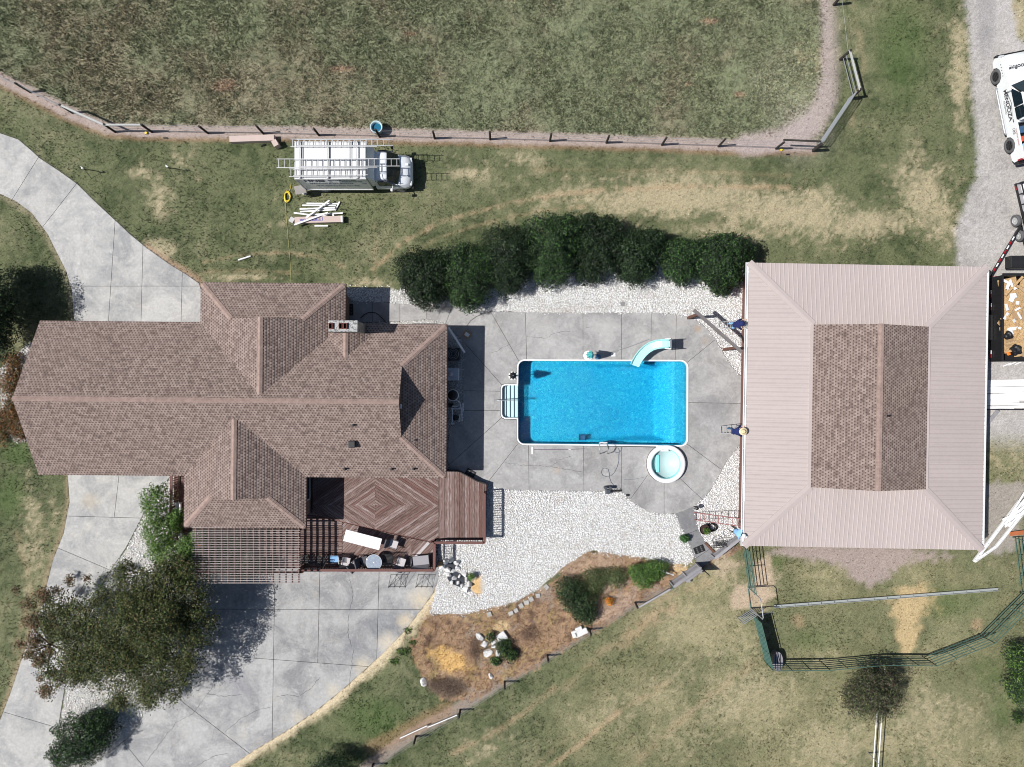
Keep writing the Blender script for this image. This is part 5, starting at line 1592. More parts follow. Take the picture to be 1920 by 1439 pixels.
plant('leafy_shrub', 'bright green leafy shrub beside the grey board fence in the weedy bed', 'shrub', P(1208, 1082), lobes_px([(1208, 1080, (30, 24), .5, .5), (1230, 1068, (24, 20), .5, .45), (1195, 1072, (18, 16), .5, .4)]), 7000, .042, BG + [(.03, .07, .02)], 220, .04, .4, 5, shell=.3)
plant('low_shrub', 'dull green low shrub between the two bushier ones in the weedy bed', 'shrub', P(1138, 1082), lobes_px([(1120, 1085, (30, 24), .3, .3), (1155, 1082, (26, 22), .35, .3), (1110, 1105, (24, 20), .25, .25)]), 6500, .04, [(.09, .11, .04), (.07, .10, .035), (.12, .13, .06), (.05, .08, .03)], 221, .03, .2, 4, shell=.1)
plant('marigold_plant', 'small orange-flowering plant in the weedy bed below the shrubs', 'flower', P(1143, 1128), lobes_px([(1143, 1128, (9, 9), .22, .2)]), 500, .035, [(.75, .22, .02), (.65, .16, .02), (.08, .12, .03), (.8, .3, .03)], 222, .02, .12, 3, shell=.2)
plant('small_shrub', 'small green shrub between the white rocks in the weedy bed', 'shrub', P(950, 1222), lobes_px([(945, 1215, (16, 20), .35, .35), (958, 1230, (14, 14), .3, .3), (930, 1240, (12, 10), .2, .2), (920, 1195, (9, 10), .3, .3)]), 3800, .04, DG + BG[:2], 223, .03, .25, 4, shell=.2)
plant('clipped_shrub', 'small round clipped green shrub at the left edge of the garden path', 'shrub', P(1283, 1010), lobes_px([(1283, 1010, (8.5, 7.5), .3, .32)]), 1300, .03, [(.04, .12, .03), (.03, .09, .025), (.06, .15, .04)], 224, .02, .2, 3, shell=.5)
plant('grass_plant', 'green tuft of grassy leaves beside the sandy hole in the white stones', 'plant', P(885, 1082), lobes_px([(884, 1081, (7.5, 9), .3, .3)]), 700, .05, BG, 225, .015, .15, 3, shell=.1, aspect=.18)
plant('dry_bush', 'brown dead twiggy bush in the left part of the weedy bed', 'bush', P(835, 1292), lobes_px([(838, 1290, (38, 22), .25, .25), (812, 1285, (20, 16), .2, .2)]), 5000, .045, [(.16, .11, .08), (.22, .16, .12), (.10, .07, .055)], 226, .02, .2, 6, shell=.05, aspect=.12)
plant('dry_bush', 'brown dead stalks standing beside the square white rock', 'bush', P(885, 1225), lobes_px([(886, 1220, (18, 34), .25, .25), (990, 1190, (24, 20), .2, .2)]), 5000, .045, [(.20, .13, .09), (.26, .17, .12), (.12, .08, .06)], 227, .02, .2, 6, shell=.05, aspect=.12)
plant('pergola_darkener', 'dark leaf mass added to darken the floor under the left half of the pergola', 'vine', P(400, 1040, .42), lobes_px([(385, 1050, (34, 34), 1.1, .5), (425, 1030, (40, 30), .9, .4), (450, 1066, (50, 20), .9, .4), (380, 1010, (18, 16), .9, .3), (500, 1060, (24, 18), .8, .3)]), 9000, .06, [(.02, .035, .015), (.035, .06, .02), (.05, .08, .03), (.012, .02, .01), (.09, .11, .06)], 241, .03, .5, 7, shell=.1)  # dark foliage added to deepen the shade on the pergola floor
plant('broadleaf_plant', 'glossy broad-leaved green plant hanging over the porch rail', 'plant', P(328, 972, .42), lobes_px([(328, 972, (14, 18), 1.1, .4)]), 1100, .07, [(.03, .12, .05), (.05, .16, .06), (.02, .08, .03)], 228, .03, .5, 4, shell=.2, aspect=.4)
plant('low_shrub', 'patch of green weeds at the corner of the parking slab', 'weeds', P(762, 1185), lobes_px([(765, 1182, (9, 8), .03, .06), (757, 1222, (16, 9), .03, .05), (775, 1205, (10, 6), .03, .05), (740, 1240, (12, 8), .03, .05)]), 700, .04, BG[:2] + DG[:2], 229, .01, .08, 3, shell=.1)

# ------------------------------------------------------------------ fences
fence = thing('pasture_fence', 'wire fence on dark posts along the bare strip of the upper field', 'fence', P(700, 256))
FP = [(-25, 135), (57, 173), (136, 212), (216, 248), (285, 248), (390, 250), (494, 251), (598, 254), (712, 257), (815, 260), (919, 262), (1031, 265), (1137, 268), (1241, 272), (1347, 275), (1455, 279), (1524, 282)]
post0 = None


def fpost(px, py, par, h_=1.22, r=.065, m=M_WOODD, lean=0.0, seed=0):
    q = P(px, py)
    rr = random.Random(seed + int(px))
    t_ = q + Vector((rr.uniform(-.05, .05), rr.uniform(-.05, .05), h_))
    return MB().tube([q - Vector((0, 0, .2)), q.lerp(t_, .5), t_], [r, r * .97, r * .92], 10).build('post', m, par)


for px, py in FP: fpost(px, py, fence)
for zz in (.25, .55, .85, 1.12):
    wr = MB()
    wr.tube([P(*q) + Vector((0, 0, zz)) for q in FP], .006, 4)
    wr.build('wire', M_STEEL, fence)
M_RAILP = mat('peeling_pale_rail', A(196, 198, 196), .8, var=.2, scale=8)
for a, b in (((136, 212), (216, 248)), ((216, 248), (285, 248))):
    MB().beam(P(*a) + Vector((0, 0, 1.15)), P(*b) + Vector((0, 0, 1.15)), .10, .05).build('rail', M_RAILP, fence)
fb = thing('corner_fence', 'wooden corner fence with pale top rails beside the silver tube gate', 'fence', P(1560, 180))
CP = [(1455, 279), (1524, 282)]
for px, py in [(1524.5, 283.5), (1594, 185), (1575, 112), (1563, 10)]: fpost(px, py, fb, 1.25, .08)
MB().beam(P(1455, 279, 0) + Vector((0, .12, 1.12)), P(1524, 282, 0) + Vector((0, .12, 1.12)), .10, .05).build('rail', M_WOODD, fb)
MB().beam(P(1594, 185) + Vector((0, 0, 1.18)), P(1575, 112) + Vector((0, 0, 1.18)), .11, .05).build('rail', M_RAILP, fb)
for zz in (.35, .7):
    MB().beam(P(1594, 185) + Vector((0, 0, zz)), P(1575, 112) + Vector((0, 0, zz)), .03, .03).build('wire', M_STEEL, fb)
MB().tube([P(1575, 112, 0) + Vector((0, 0, 1.0)), P(1563, 10, 0) + Vector((0, 0, 1.0)), P(1560, -60, 0) + Vector((0, 0, 1.0))], .006, 4).build('wire', M_STEEL, fb)


def tube_gate(name, label, cat, a, b, z0, z1, nb, m, group=None, r=.024, mids=1, endup=True):
    a = Vector(a); b = Vector(b)
    root = thing(name, label, cat, a, 0, group)
    for i in range(nb):
        z = z0 + (z1 - z0) * i / (nb - 1)
        MB().tube([a + Vector((0, 0, z)), b + Vector((0, 0, z))], r, 6).build('bar', m, root)
    for k in range(mids + 2):
        q = a.lerp(b, k / (mids + 1))
        MB().tube([q + Vector((0, 0, z0 - (.2 if k in (0, mids + 1) else 0))), q + Vector((0, 0, z1))], r, 6).build('upright', m, root)
    return root


tube_gate('tube_gate', 'silver five-bar tube gate closing the corner of the upper field', 'gate', P(1528, 278), P(1588, 188), .30, 1.18, 5, M_STEEL, r=.028)

low = thing('lower_fence', 'wire fence on short dark posts along the lower side of the weedy bed', 'fence', P(946, 1278))
LP = [(615, 1480), (700, 1432), (780, 1381), (863, 1331), (946, 1278), (1026, 1229), (1105, 1180), (1191, 1130), (1256, 1093)]
for px, py in LP: fpost(px, py, low, 1.02, .06, M_WOODD if px < 1250 else M_GREEN, seed=5)
for zz in (.3, .6, .9): MB().tube([P(*q) + Vector((0, 0, zz)) for q in LP], .005, 4).build('wire', M_STEEL, low)
MB().beam(P(1191, 1130) + Vector((0, 0, .95)), P(1250, 1096) + Vector((0, 0, .95)), .09, .06).build('rail', M_WOODG, low)
for a, b, l_ in (((750, 1384.5), (801, 1361), 'long thin white plastic pole lying along the lower fence, nearer the bottom'), ((802, 1364), (857, 1341), 'thin white pole lying along the lower fence, nearer the weedy bed')):
    mb = MB(); mb.beam(P(*a, .28), P(*b, .28), .05, .04)
    for q in (a, b): mb.beam(P(*q, 0), P(*q, .28), .03, .03, up=(1, 0, 0))
    mb.build('white_pole', M_WHITE, None, label=l_, cat='pole')

# weathered board fence either side of the path's end
def board_fence(label, a, b, h_, nb, lean=.0):
    a = Vector(a); b = Vector(b); root = thing('board_fence', label, 'fence', a)
    for i in range(nb):
        z = .12 + (h_ - .12) * (i + .5) / nb
        d = (b - a).normalized(); s_ = Vector((d.y, -d.x, 0)) * (.012 * (i % 2))
        MB().beam(a + s_ + Vector((0, 0, z)), b + s_ + Vector((0, 0, z)), .035, (h_ - .12) / nb - .02).build('board', M_WOODG, root)
    for k in (0, .5, 1):
        q = a.lerp(b, k); MB().box((q.x, q.y, h_ / 2), (.10, .10, h_ + .05)).build('post', M_WOODG, root)
    MB().beam(a + Vector((0, 0, h_ + .02)), b + Vector((0, 0, h_ + .02)), .16, .035).build('cap_board', M_WOODG, root)
    return root


board_fence('weathered grey board fence between the shrubs and the end of the garden path', P(1256, 1090), P(1304, 1056), 1.1, 4)
board_fence('weathered grey board fence from the garden path to the barn corner', P(1333, 1040), P(1380, 1003), .9, 4)
bp_ = MB(); bp_.bbox(P(1300, 1078, .32), (1.15, .30, .05), .01, rz=math.radians(38)); bpo = thing('plank_bench', 'loose grey plank propped on blocks behind the left board fence', 'bench', P(1300, 1078))
bp_.build('seat', M_WOODG, bpo)
for sx in (-.42, .42):
    c_, s_ = math.cos(math.radians(38)), math.sin(math.radians(38)); q = P(1300, 1078); MB().box((q.x + c_ * sx, q.y + s_ * sx, .15), (.12, .24, .3), math.radians(38)).build('leg', M_WOODG, bpo)
gt = thing('board_gate', 'solid dark board gate standing open at the end of the garden path', 'gate', P(1312, 1058))
for k in range(5):
    a = P(1306, 1058); b = P(1321, 1070)
    q = a.lerp(b, (k + .5) / 5); MB().box((q.x, q.y, .60), (.105, .03, 1.15), math.atan2(b.y - a.y, b.x - a.x)).build('board', M_WOODD, gt)
MB().beam(a + Vector((0, 0, .9)), b + Vector((0, 0, .9)), .06, .08).build('brace', M_WOODD, gt)

# green corral panels
cpts = [(1391, 1024), (1401, 1100)]
def corral(label, a, b, mids=2, nb=6, m=M_GREEN):
    return tube_gate('corral_panel', label, 'fence panel', P(*a), P(*b), .28, 1.55, nb, m, 'green tube corral panels', mids=mids)


corral('green tube corral panel running down from the barn corner to the bow gate', (1391, 1024), (1401, 1100), 1)
pnl = corral('teal green corral panel filled with sheet metal, left side of the corral', (1410, 1152), (1432, 1238), 2)
a, b = P(1410, 1152), P(1432, 1238); MB().beam(a + Vector((.03, 0, .85)), b + Vector((.03, 0, .85)), .008, 1.1).build('sheet', mat('teal_sheet', A(96, 138, 132), .5, var=.12), pnl)
seq = [(1432, 1238), (1535, 1237), (1631, 1228), (1727, 1229), (1832, 1188), (1910, 1110), (1897, 1007)]
labs = ['first bottom corral panel, beginning at the grey oval tank', 'second bottom corral panel, just left of the overgrown bit', 'bottom corral panel behind the dark reddish shrub', 'slanting corral panel at the bottom right of the corral', 'steep corral panel leading up towards the right edge', 'corral panel standing upright on the right beside the brown board']
for i, l_ in enumerate(labs): corral(l_, seq[i], seq[i + 1], 2)
bow = thing('bow_gate_frame', 'tall grey tube bow frame over the corral walk-through opening', 'gate frame', P(1401, 1100))
a, b = P(1402, 1102), P(1407, 1140)
MB().tube([a, a + Vector((0, 0, 2.0)), a + Vector((0, 0, 2.15)) + (b - a) * .12, b + Vector((0, 0, 2.15)) - (b - a) * .12, b + Vector((0, 0, 2.0)), b], .028, 8).build('frame', M_STEEL, bow)
MB().tube([a + Vector((0, 0, .05)), b + Vector((0, 0, .05))], .028, 8).build('sill_bar', M_GREEN, bow)
MB().tube([b + Vector((0, 0, 1.4)), P(1440, 1138, 0) + Vector((0, 0, .9))], .02, 6).build('brace', M_STEEL, bow)
tube_gate('walk_gate', 'small silver tube gate swung open outside the corral', 'gate', P(1381, 1157), P(1406, 1141), .25, 1.25, 6, M_STEEL, r=.02, mids=0)
tank = thing('stock_tank', 'pale grey oval tank lid with dark slats in the corral corner', 'tank', P(1452, 1234))
q = P(1452, 1234)
MB().lathe([(.50, 0), (.52, .5), (.55, .52), (.55, .56), (.02, .56)], q, 32, .52, 1.0).build('tank', mat('zinc', A(170, 168, 176), .45, metal=.2, var=.1), tank)
for dx in (-.16, -.02, .12):
    MB().box((q.x + dx, q.y, .575), (.03, .98 * math.sqrt(max(.1, 1 - (dx / .3) ** 2)), .02)).build('strap', M_BLKM, tank)


def channel(mb, a, b, w_, h_, t_=.012):
    a = Vector(a); b = Vector(b); d = (b - a).normalized(); s_ = Vector((-d.y, d.x, 0)).normalized()
    mb.beam(a, b, w_, t_); up = Vector((0, 0, h_ / 2))
    mb.beam(a + s_ * w_ / 2 + up, b + s_ * w_ / 2 + up, t_ * 1.6, h_); mb.beam(a - s_ * w_ / 2 + up, b - s_ * w_ / 2 + up, t_ * 1.6, h_)
    L_ = (b - a).length; n_ = max(1, int(L_ / .75))
    for i in range(n_):
        q = a.lerp(b, (i + .5) / n_) + Vector((0, 0, h_)); mb.beam(q - s_ * w_ / 2, q + s_ * w_ / 2, .025, .01)
    return mb


channel(MB(), P(1451, 1137, .06), P(1871, 1104.5, .06), .15, .11).build('gutter_length', mat('dulled_gutter', A(178, 184, 184), .4, var=.08), None, label='very long white gutter length lying across the corral', cat='gutter')
channel(MB(), P(1910, 940, .08), P(1825, 1053, .08), .15, .11).build('gutter_length', M_GUT, None, label='white gutter length slanting past the barn corner, leftmost of two', cat='gutter')
g2 = channel(MB(), P(1920, 958, .05), P(1867, 1024, .05), .13, .10); channel(g2, P(1867, 1024, .05), P(1827, 1052, .05), .13, .10)
g2.build('gutter_length', M_GUT, None, label='bent white gutter length meeting the straight one at its tip', cat='gutter')
rf = thing('pipe_fence', 'two-rail pale pipe fence running down from the reddish shrub', 'fence', P(1630, 1340))
a, b = P(1640, 1236), P(1622, 1500)
for zz in (.62, 1.15): MB().tube([a + Vector((0, 0, zz)), b + Vector((0, 0, zz))], .03, 6).build('rail', M_WHITE, rf)
for k in range(4):
    q = a.lerp(b, k / 3); MB().tube([q, q + Vector((0, 0, 1.2))], .035, 6).build('post', M_STEEL, rf)

# post-and-beam frame beside the barn
arb = thing('timber_arbor', 'grey beam resting on two brown posts over the white stones by the barn', 'arbor', P(1340, 620))
for q in ((1290, 597), (1357, 656)):
    c_ = P(*q); MB().box((c_.x, c_.y, 1.15), (.15, .15, 2.3)).build('post', M_BROWN, arb)
a = P(1290, 597); b = P(1357, 656); d = (b - a).normalized()
MB().beam(a - d * .35 + Vector((0, 0, 2.36)), b + d * .35 + Vector((0, 0, 2.36)), .16, .14).build('beam', mat('weathered_beam', A(128, 122, 122), .9, var=.2), arb)
# ------------------------------------------------------------------ lettering
def text(string, size, m, parent, loc, M=None, name='lettering', bold=0.0, align='CENTER'):
    cu = bpy.data.curves.new('lettering_curve', 'FONT')
    cu.body = string; cu.size = size; cu.align_x = align; cu.align_y = 'CENTER'; cu.extrude = .002; cu.offset = bold
    tmp = bpy.data.objects.new('lettering_source', cu)
    COL.objects.link(tmp)
    dg = bpy.context.evaluated_depsgraph_get()
    me = bpy.data.meshes.new_from_object(tmp.evaluated_get(dg))
    bpy.data.objects.remove(tmp)
    bpy.data.curves.remove(cu)
    me.materials.clear(); me.materials.append(m)
    o = bpy.data.objects.new(name, me); COL.objects.link(o)
    if parent is not None: o.parent = parent
    o.matrix_local = Matrix.Translation(Vector(loc)) @ (M.to_4x4() if M is not None else Matrix.Identity(4))
    return o


def wheel(parent, c, r, wd, axis_, rim=M_ALU, tyre=M_RUB, local=True):
    """tyre and rim about a sideways axis; c in the parent's own frame"""
    c = Vector(c); ax = Vector(axis_).normalized()
    u = Vector((0, 0, 1)); v = ax.cross(u)
    def ring(prof, n=24):
        vs = [c + ax * z + (u * math.cos(t) + v * math.sin(t)) * rr for rr, z in prof for t in [2 * math.pi * k / n for k in range(n)]]
        m_ = len(prof)
        fs = [(i * n + k, i * n + (k + 1) % n, (i + 1) * n + (k + 1) % n, (i + 1) * n + k) for i in range(m_ - 1) for k in range(n)]
        return vs, fs
    w_ = MB(); h_ = wd / 2
    w_.add(*ring([(r * .62, h_ * .8), (r * .72, h_), (r * .93, h_), (r, h_ * .7), (r, -h_ * .7), (r * .93, -h_), (r * .6, -h_)]))
    wo__ = w_.build('wheel', tyre, parent, local=True, smooth=True)
    k = MB(); k.add(*ring([(r * .64, h_ * .82), (r * .60, h_ * .55), (r * .2, h_ * .45), (.001, h_ * .45)]))
    for i in range(6):
        t = i * math.pi / 3; d_ = u * math.cos(t) + v * math.sin(t)
        k.beam(c + ax * (h_ * .6) + d_ * r * .12, c + ax * (h_ * .72) + d_ * r * .6, r * .13, .02, up=ax)
    ro_ = k.build('rim', rim, parent, local=True); ro_.parent = wo__
    return wo__


# ------------------------------------------------------------------ the white box truck
o = P(581, 330.5)
tr = thing('box_truck', 'white box truck with ladders on its roof parked on the lawn by the wire fence', 'truck', o)
W2 = .985
L = lambda x, y, z: Vector((x, y, z))
B = MB().bbox((1.91, 0, 1.80), (3.80, W2 * 2, 2.14), .03)
B.build('cargo_box', M_TRUCK, tr, local=True)
tr_b = MB()
for sy in (-1, 1):
    tr_b.box((1.91, sy * (W2 + .005), 2.86), (3.84, .05, .07)); tr_b.box((1.91, sy * (W2 + .005), .76), (3.84, .05, .07))
    for sx in (.01, 3.81): tr_b.box((sx, sy * (W2 + .003), 1.81), (.06, .05, 2.06))
tr_b.build('box_trim', M_ALU, tr, local=True)
MB().box((1.91, 0, 2.875), (3.76, 1.9, .02)).build('box_roof', M_WHITE, tr, local=True)
for x_ in (.35, .45, 1.75, 1.85, 2.95, 3.05):
    MB().box((x_, 0, 2.90), (.035, 1.94, .04)).build('roof_rib', M_ALU, tr, local=True)
for x_ in (.3, 1.8, 3.35):
    rk_ = MB(); rk_.box((x_, 0, 3.02), (.05, 2.0, .04))
    for sy in (-.97, .97): rk_.box((x_, sy, 2.94), (.05, .04, .14))
    rk_.build('ladder_rack', M_ALU, tr, local=True)
# nose fairing between box and cab
MB().hull([L(3.82, s_ * .93, z) for s_ in (-1, 1) for z in (1.2, 2.80)] + [L(4.12, s_ * .86, z) for s_ in (-1, 1) for z in (1.2, 2.25)]).build('fairing', M_TRUCK, tr, local=True)
cab = bmesh.new()


def loft(sections, m_name, m, par, smooth=True, sub_=1):
    """closed cross-sections (same count) lofted into a body"""
    n = len(sections[0]); mb = MB()
    vs = [q for s_ in sections for q in s_]
    fs = [(i * n + k, i * n + (k + 1) % n, (i + 1) * n + (k + 1) % n, (i + 1) * n + k) for i in range(len(sections) - 1) for k in range(n)]
    fs.append(tuple(range(n - 1, -1, -1))); fs.append(tuple((len(sections) - 1) * n + k for k in range(n)))
    mb.add(vs, fs)
    ob = mb.build(m_name, m, par, local=True, smooth=smooth)
    if smooth:
        md = ob.modifiers.new('bevel', 'BEVEL'); md.width = .025; md.segments = 2; md.limit_method = 'ANGLE'; md.angle_limit = math.radians(35)
    return ob


def sect(x, hw, z0, z1, tum=.08, crown=.03):
    """one cross-section of a vehicle body at x: half-width hw, sill z0, top z1"""
    zs_ = z0 + (z1 - z0) * .62
    return [L(x, -hw * .94, z0), L(x, -hw, z0 + .12), L(x, -hw, zs_), L(x, -hw + tum, z1 - .05), L(x, -hw * .55, z1 + crown * .6), L(x, 0, z1 + crown), L(x, hw * .55, z1 + crown * .6), L(x, hw - tum, z1 - .05), L(x, hw, zs_), L(x, hw, z0 + .12), L(x, hw * .94, z0)]


loft([sect(4.0, .93, .45, 1.22), sect(5.20, .94, .45, 1.20), sect(5.30, .93, .45, 1.18), sect(5.62, .92, .45, 1.12, .12, .06), sect(5.84, .87, .48, 1.04, .18, .06), sect(5.97, .76, .5, .94, .22, .05), sect(6.04, .60, .55, .82, .2, .04)], 'cab_body', M_TRUCK, tr)
loft([sect(4.0, .86, 1.1, 2.02, .10), sect(4.60, .86, 1.1, 2.06, .12), sect(4.78, .84, 1.1, 2.04, .14)], 'cab_roof', M_TRUCK, tr)
for k in (-.32, .32): MB().bbox((5.62, k, 1.135), (.42, .12, .03), .012).build('hood_ridge', M_TRUCK, tr, local=True)
g = MB(); g.add([L(4.76, -.76, 2.02), L(4.82, 0, 2.05), L(4.76, .76, 2.02), L(5.26, .86, 1.26), L(5.42, 0, 1.27), L(5.26, -.86, 1.26)], [(0, 5, 4, 1), (1, 4, 3, 2)])
g.build('windshield', M_GLASS, tr, local=True)
for sy in (-1, 1):
    g = MB(); g.add([L(4.22, sy * .885, 1.90), L(4.72, sy * .87, 1.92), L(5.22, sy * .935, 1.28), L(4.22, sy * .945, 1.28)], [(0, 1, 2, 3) if sy < 0 else (3, 2, 1, 0)]); g.build('side_window', M_GLASS, tr, local=True)
    g = MB(); g.add([L(4.74, sy * .80, 2.03), L(5.29, sy * .91, 1.24), L(4.70, sy * .86, 1.95)], [(0, 1, 2), (2, 1, 0)])
    mm_ = MB(); mm_.beam(L(5.0, sy * .94, 1.32), L(4.98, sy * 1.12, 1.38), .03, .03); mm_.bbox((4.96, sy * 1.2, 1.40), (.12, .16, .26), .03); mm_.build('mirror', M_BLACK if sy > 0 else M_WHITE, tr, local=True)
    MB().bbox((5.95, sy * .66, .82), (.10, .26, .16), .03).build('headlight', mat('headlight_glass', (.6, .62, .65), .1), tr, local=True)
    for wx in (5.25, .95): wheel(tr, (wx, sy * .83, .38), .38, .24, (0, sy, 0))
MB().bbox((6.02, 0, .55), (.12, 1.8, .20), .04).build('front_bumper', M_BLKM, tr, local=True)
MB().bbox((-.08, 0, .50), (.16, 1.9, .10), .02).build('rear_bumper', M_BLKM, tr, local=True)
MB().box((2.6, 0, .55), (5.2, .8, .16)).build('chassis', M_BLKM, tr, local=True)
for sy in (-1, 1): MB().bbox((-.015, sy * .5, 1.80), (.04, .94, 1.95), .01).build('rear_door', M_TRUCK, tr, local=True)
seat_ = MB().bbox((4.95, -.3, 1.3), (.25, .3, .12), .03); seat_.build('dashboard_mat', mat('dash_item', (.25, .35, .4), .6), tr, local=True)
MT = Matrix(((1, 0, 0), (0, 0, -1), (0, 1, 0)))  # lettering stands on the side that faces south
M_INK = mat('navy_lettering', (.02, .03, .09), .5)
ys_ = -W2 - .006
text('HNEI', .50, M_INK, tr, (.95, ys_, 2.48), MT, bold=.02)
text('ROOFING & WINDOWS', .22, M_INK, tr, (1.75, ys_, 2.02), MT)
text('SEAMLESS GUTTERS', .17, M_INK, tr, (2.45, ys_, 2.55), MT)
text('FREE ESTIMATES', .15, M_INK, tr, (2.95, ys_, 2.32), MT)
text('VINYL SIDING DECKS GUTTERS', .17, M_INK, tr, (2.0, ys_, 1.55), MT)
text('1020', .14, M_INK, tr, (3.55, ys_, 1.98), MT)
# side awning bracket and stool behind the truck
sb = thing('folding_table', 'grey folding work table leaning behind the box truck', 'table', P(563, 360))
tw = P(563, 356, .85)
MB().bbox(tw, (.62, .46, .035), .01, M=Matrix.Rotation(math.radians(10), 3, 'Z') @ Matrix.Rotation(math.radians(14), 3, 'X')).build('tabletop', mat('table_grey', A(160, 155, 150), .6), sb)
for sx, sy in ((-.26, -.18), (.26, -.18), (.26, .18), (-.26, .18)):
    MB().tube([tw + Vector((sx, sy, -.03)), (tw.x + sx * 1.1, tw.y + sy * 1.2, .02)], .015, 6).build('leg', M_BLKM, sb)
MB().lathe([(.11, 0), (.15, .34), (.16, .36), (.15, .37), (.02, .37)], P(573, 363), 18).build('white_bucket', M_WHITE, None, label='round white bucket on the grass at the rear of the box truck', cat='bucket')
M_DUMMY = None


def ladder(name_label, a, b, wid, m=M_ALU, step=.30, rail=(.028, .075), group=None, up=(0, 0, 1), cat='ladder', fly=None):
    """rails and rungs between two points"""
    a = Vector(a); b = Vector(b); root = thing('ladder', name_label, cat, a, 0, group)
    d = (b - a).normalized(); s_ = d.cross(Vector(up)).normalized()
    L_ = (b - a).length
    def sect_(t0, t1, w_, off):
        p0 = a + d * t0 + off; p1 = a + d * t1 + off
        for k in (-1, 1):
            MB().beam(p0 + s_ * k * w_ / 2, p1 + s_ * k * w_ / 2, rail[0], rail[1], up=up).build('rail', m, root)
        n_ = int((t1 - t0 - .1) / step)
        for i in range(n_ + 1):
            q = p0 + d * (.1 + i * step)
            MB().tube([q - s_ * w_ / 2, q + s_ * w_ / 2], .017, 6).build('rung', m, root)
    sect_(0, L_ if fly is None else fly[0], wid, Vector((0, 0, 0)))
    if fly: sect_(fly[1], L_, wid - .08, Vector(up).normalized() * .07)
    return root


gl = 'ladders on the box truck roof rack'
RZ = 3.09
ladder('long aluminium ladder on the truck roof, nearest the wire fence', P(545, 268.5, RZ), P(738, 268.5, RZ), .40, fly=(4.6, .35), group=gl)
ladder('longest aluminium ladder on the truck roof, in the middle, overhanging both ends', P(519, 307, RZ + .02), P(750, 306, RZ + .02), .46, fly=(5.35, 1.2), group=gl)
ladder('shorter aluminium ladder on the truck roof, nearest the white pipe pile', P(542, 324.5, RZ), P(690, 323.5, RZ), .40, fly=(3.9, .25), group=gl)

# ------------------------------------------------------------------ things on the lawn
mb = MB(); mb.bbox(P(474, 261.5, .2), (2.55, .34, .36), .01, rz=math.radians(2.0)); mb.build('long_carton', M_TAN, None, label='long pink-tan carton lying on the lawn behind the box truck', cat='box')
mb = MB(); mb.bbox(P(518, 271, .26), (.36, .30, .5), .01, rz=math.radians(-60)); mb.build('small_carton', M_TAN, None, label='small tan carton at the right end of the long pink-tan one', cat='box')
rr = random.Random(4)
for i, (px, py) in enumerate([(482, 271), (492, 274), (500, 270)]):
    pass
mb = MB(); mb.rock(P(494, 273, .0), (.42, .2, .10), rr, 16, .2); mb.build('black_rag', M_BLACK, None, label='small dark crumpled rag on the grass below the long carton', cat='rag')
pile = [((575, 382), (636, 382.5), 'thin white downspout length, topmost of the pile'), ((567, 385.5), (630, 386), 'white downspout length second from the top of the pile'), ((562, 392.5), (628, 390), 'white downspout length in the middle of the pile'), ((563, 397.5), (629, 393.5), 'white downspout length just under the middle of the pile'),
        ((551, 399.5), (577, 403), 'short white downspout stub poking out at the left of the pile'), ((575, 403.5), (643, 400), 'white downspout length poking out at the right of the pile'), ((567, 410), (615, 405), 'white downspout length lowest in the pile, above the printed carton'), ((590, 424), (615, 423.8), 'short white downspout piece on the grass below the printed carton'),
        ((624, 402), (626, 408), 'tiny white downspout offcut at the right of the pile'), ((628, 395), (637, 378.5), 'short white downspout piece tilted at the top right of the pile')]
for i, (a, b, l_) in enumerate(pile):
    z = .05 + .05 * (i % 3)
    MB().beam(P(*a, z), P(*b, z + .02), .085, .06).build('downspout_piece', M_PIPEW, None, label=l_, cat='downspout', group='white downspout pieces piled on the lawn')
MB().beam(P(574, 409, .30), P(618, 376, .34), .09, .07).build('downspout_piece', M_PIPEW, None, label='long white downspout lying diagonally across the top of the pile', cat='downspout', group='white downspout pieces piled on the lawn')
MB().beam(P(552, 422, .42), P(615, 399, .42), .09, .07).build('downspout_piece', M_PIPEW, None, label='white downspout lying diagonally over the printed carton', cat='downspout', group='white downspout pieces piled on the lawn')
bx = thing('printed_carton', 'long tan carton with blue printed lettering under the white downspout pile', 'box', P(598, 414))
qb = P(598, 413, .16)
MB().bbox(qb, (2.70, .36, .32), .01, rz=math.radians(1.5)).build('carton', M_TAN, bx)
MB().bbox(P(547, 412.5, .18), (.24, .30, .02), .005, M=Matrix.Rotation(-.5, 3, 'Z') @ Matrix.Rotation(.5, 3, 'Y')).build('flap', M_WHITE, bx)
MB().bbox(P(642, 412, .175), (.10, .37, .33), .01, rz=math.radians(1.5)).build('end_tape', M_WHITE, bx)
M_BLUEI = mat('blue_print', (.06, .07, .32), .6)
RT = Matrix.Rotation(math.radians(181.5), 3, 'Z')
text('HOMEWORK', .17, M_BLUEI, bx, qb - P(598, 414) + Vector((-.55, -.02, .163)), RT, bold=.008)
fr_ = MB(); cq = qb + Vector((.08, .03, .162))
for sx in (-.17, .17): fr_.box(cq + Vector((sx, 0, 0)), (.03, .2, .003))
fr_.box(cq + Vector((0, -.1, 0)), (.22, .025, .003)); fr_.box(cq + Vector((0, .04, 0)), (.10, .04, .003)); fr_.box(cq + Vector((0, -.03, .001)), (.12, .03, .003))
fr_.build('printed_emblem', M_BLUEI, bx)
MB().tube([P(447, 488, .05), P(470, 480.5, .05)], .05, 10).build('white_pipe', M_PIPEW, None, label='short white pipe alone on the lawn above the house', cat='pipe')
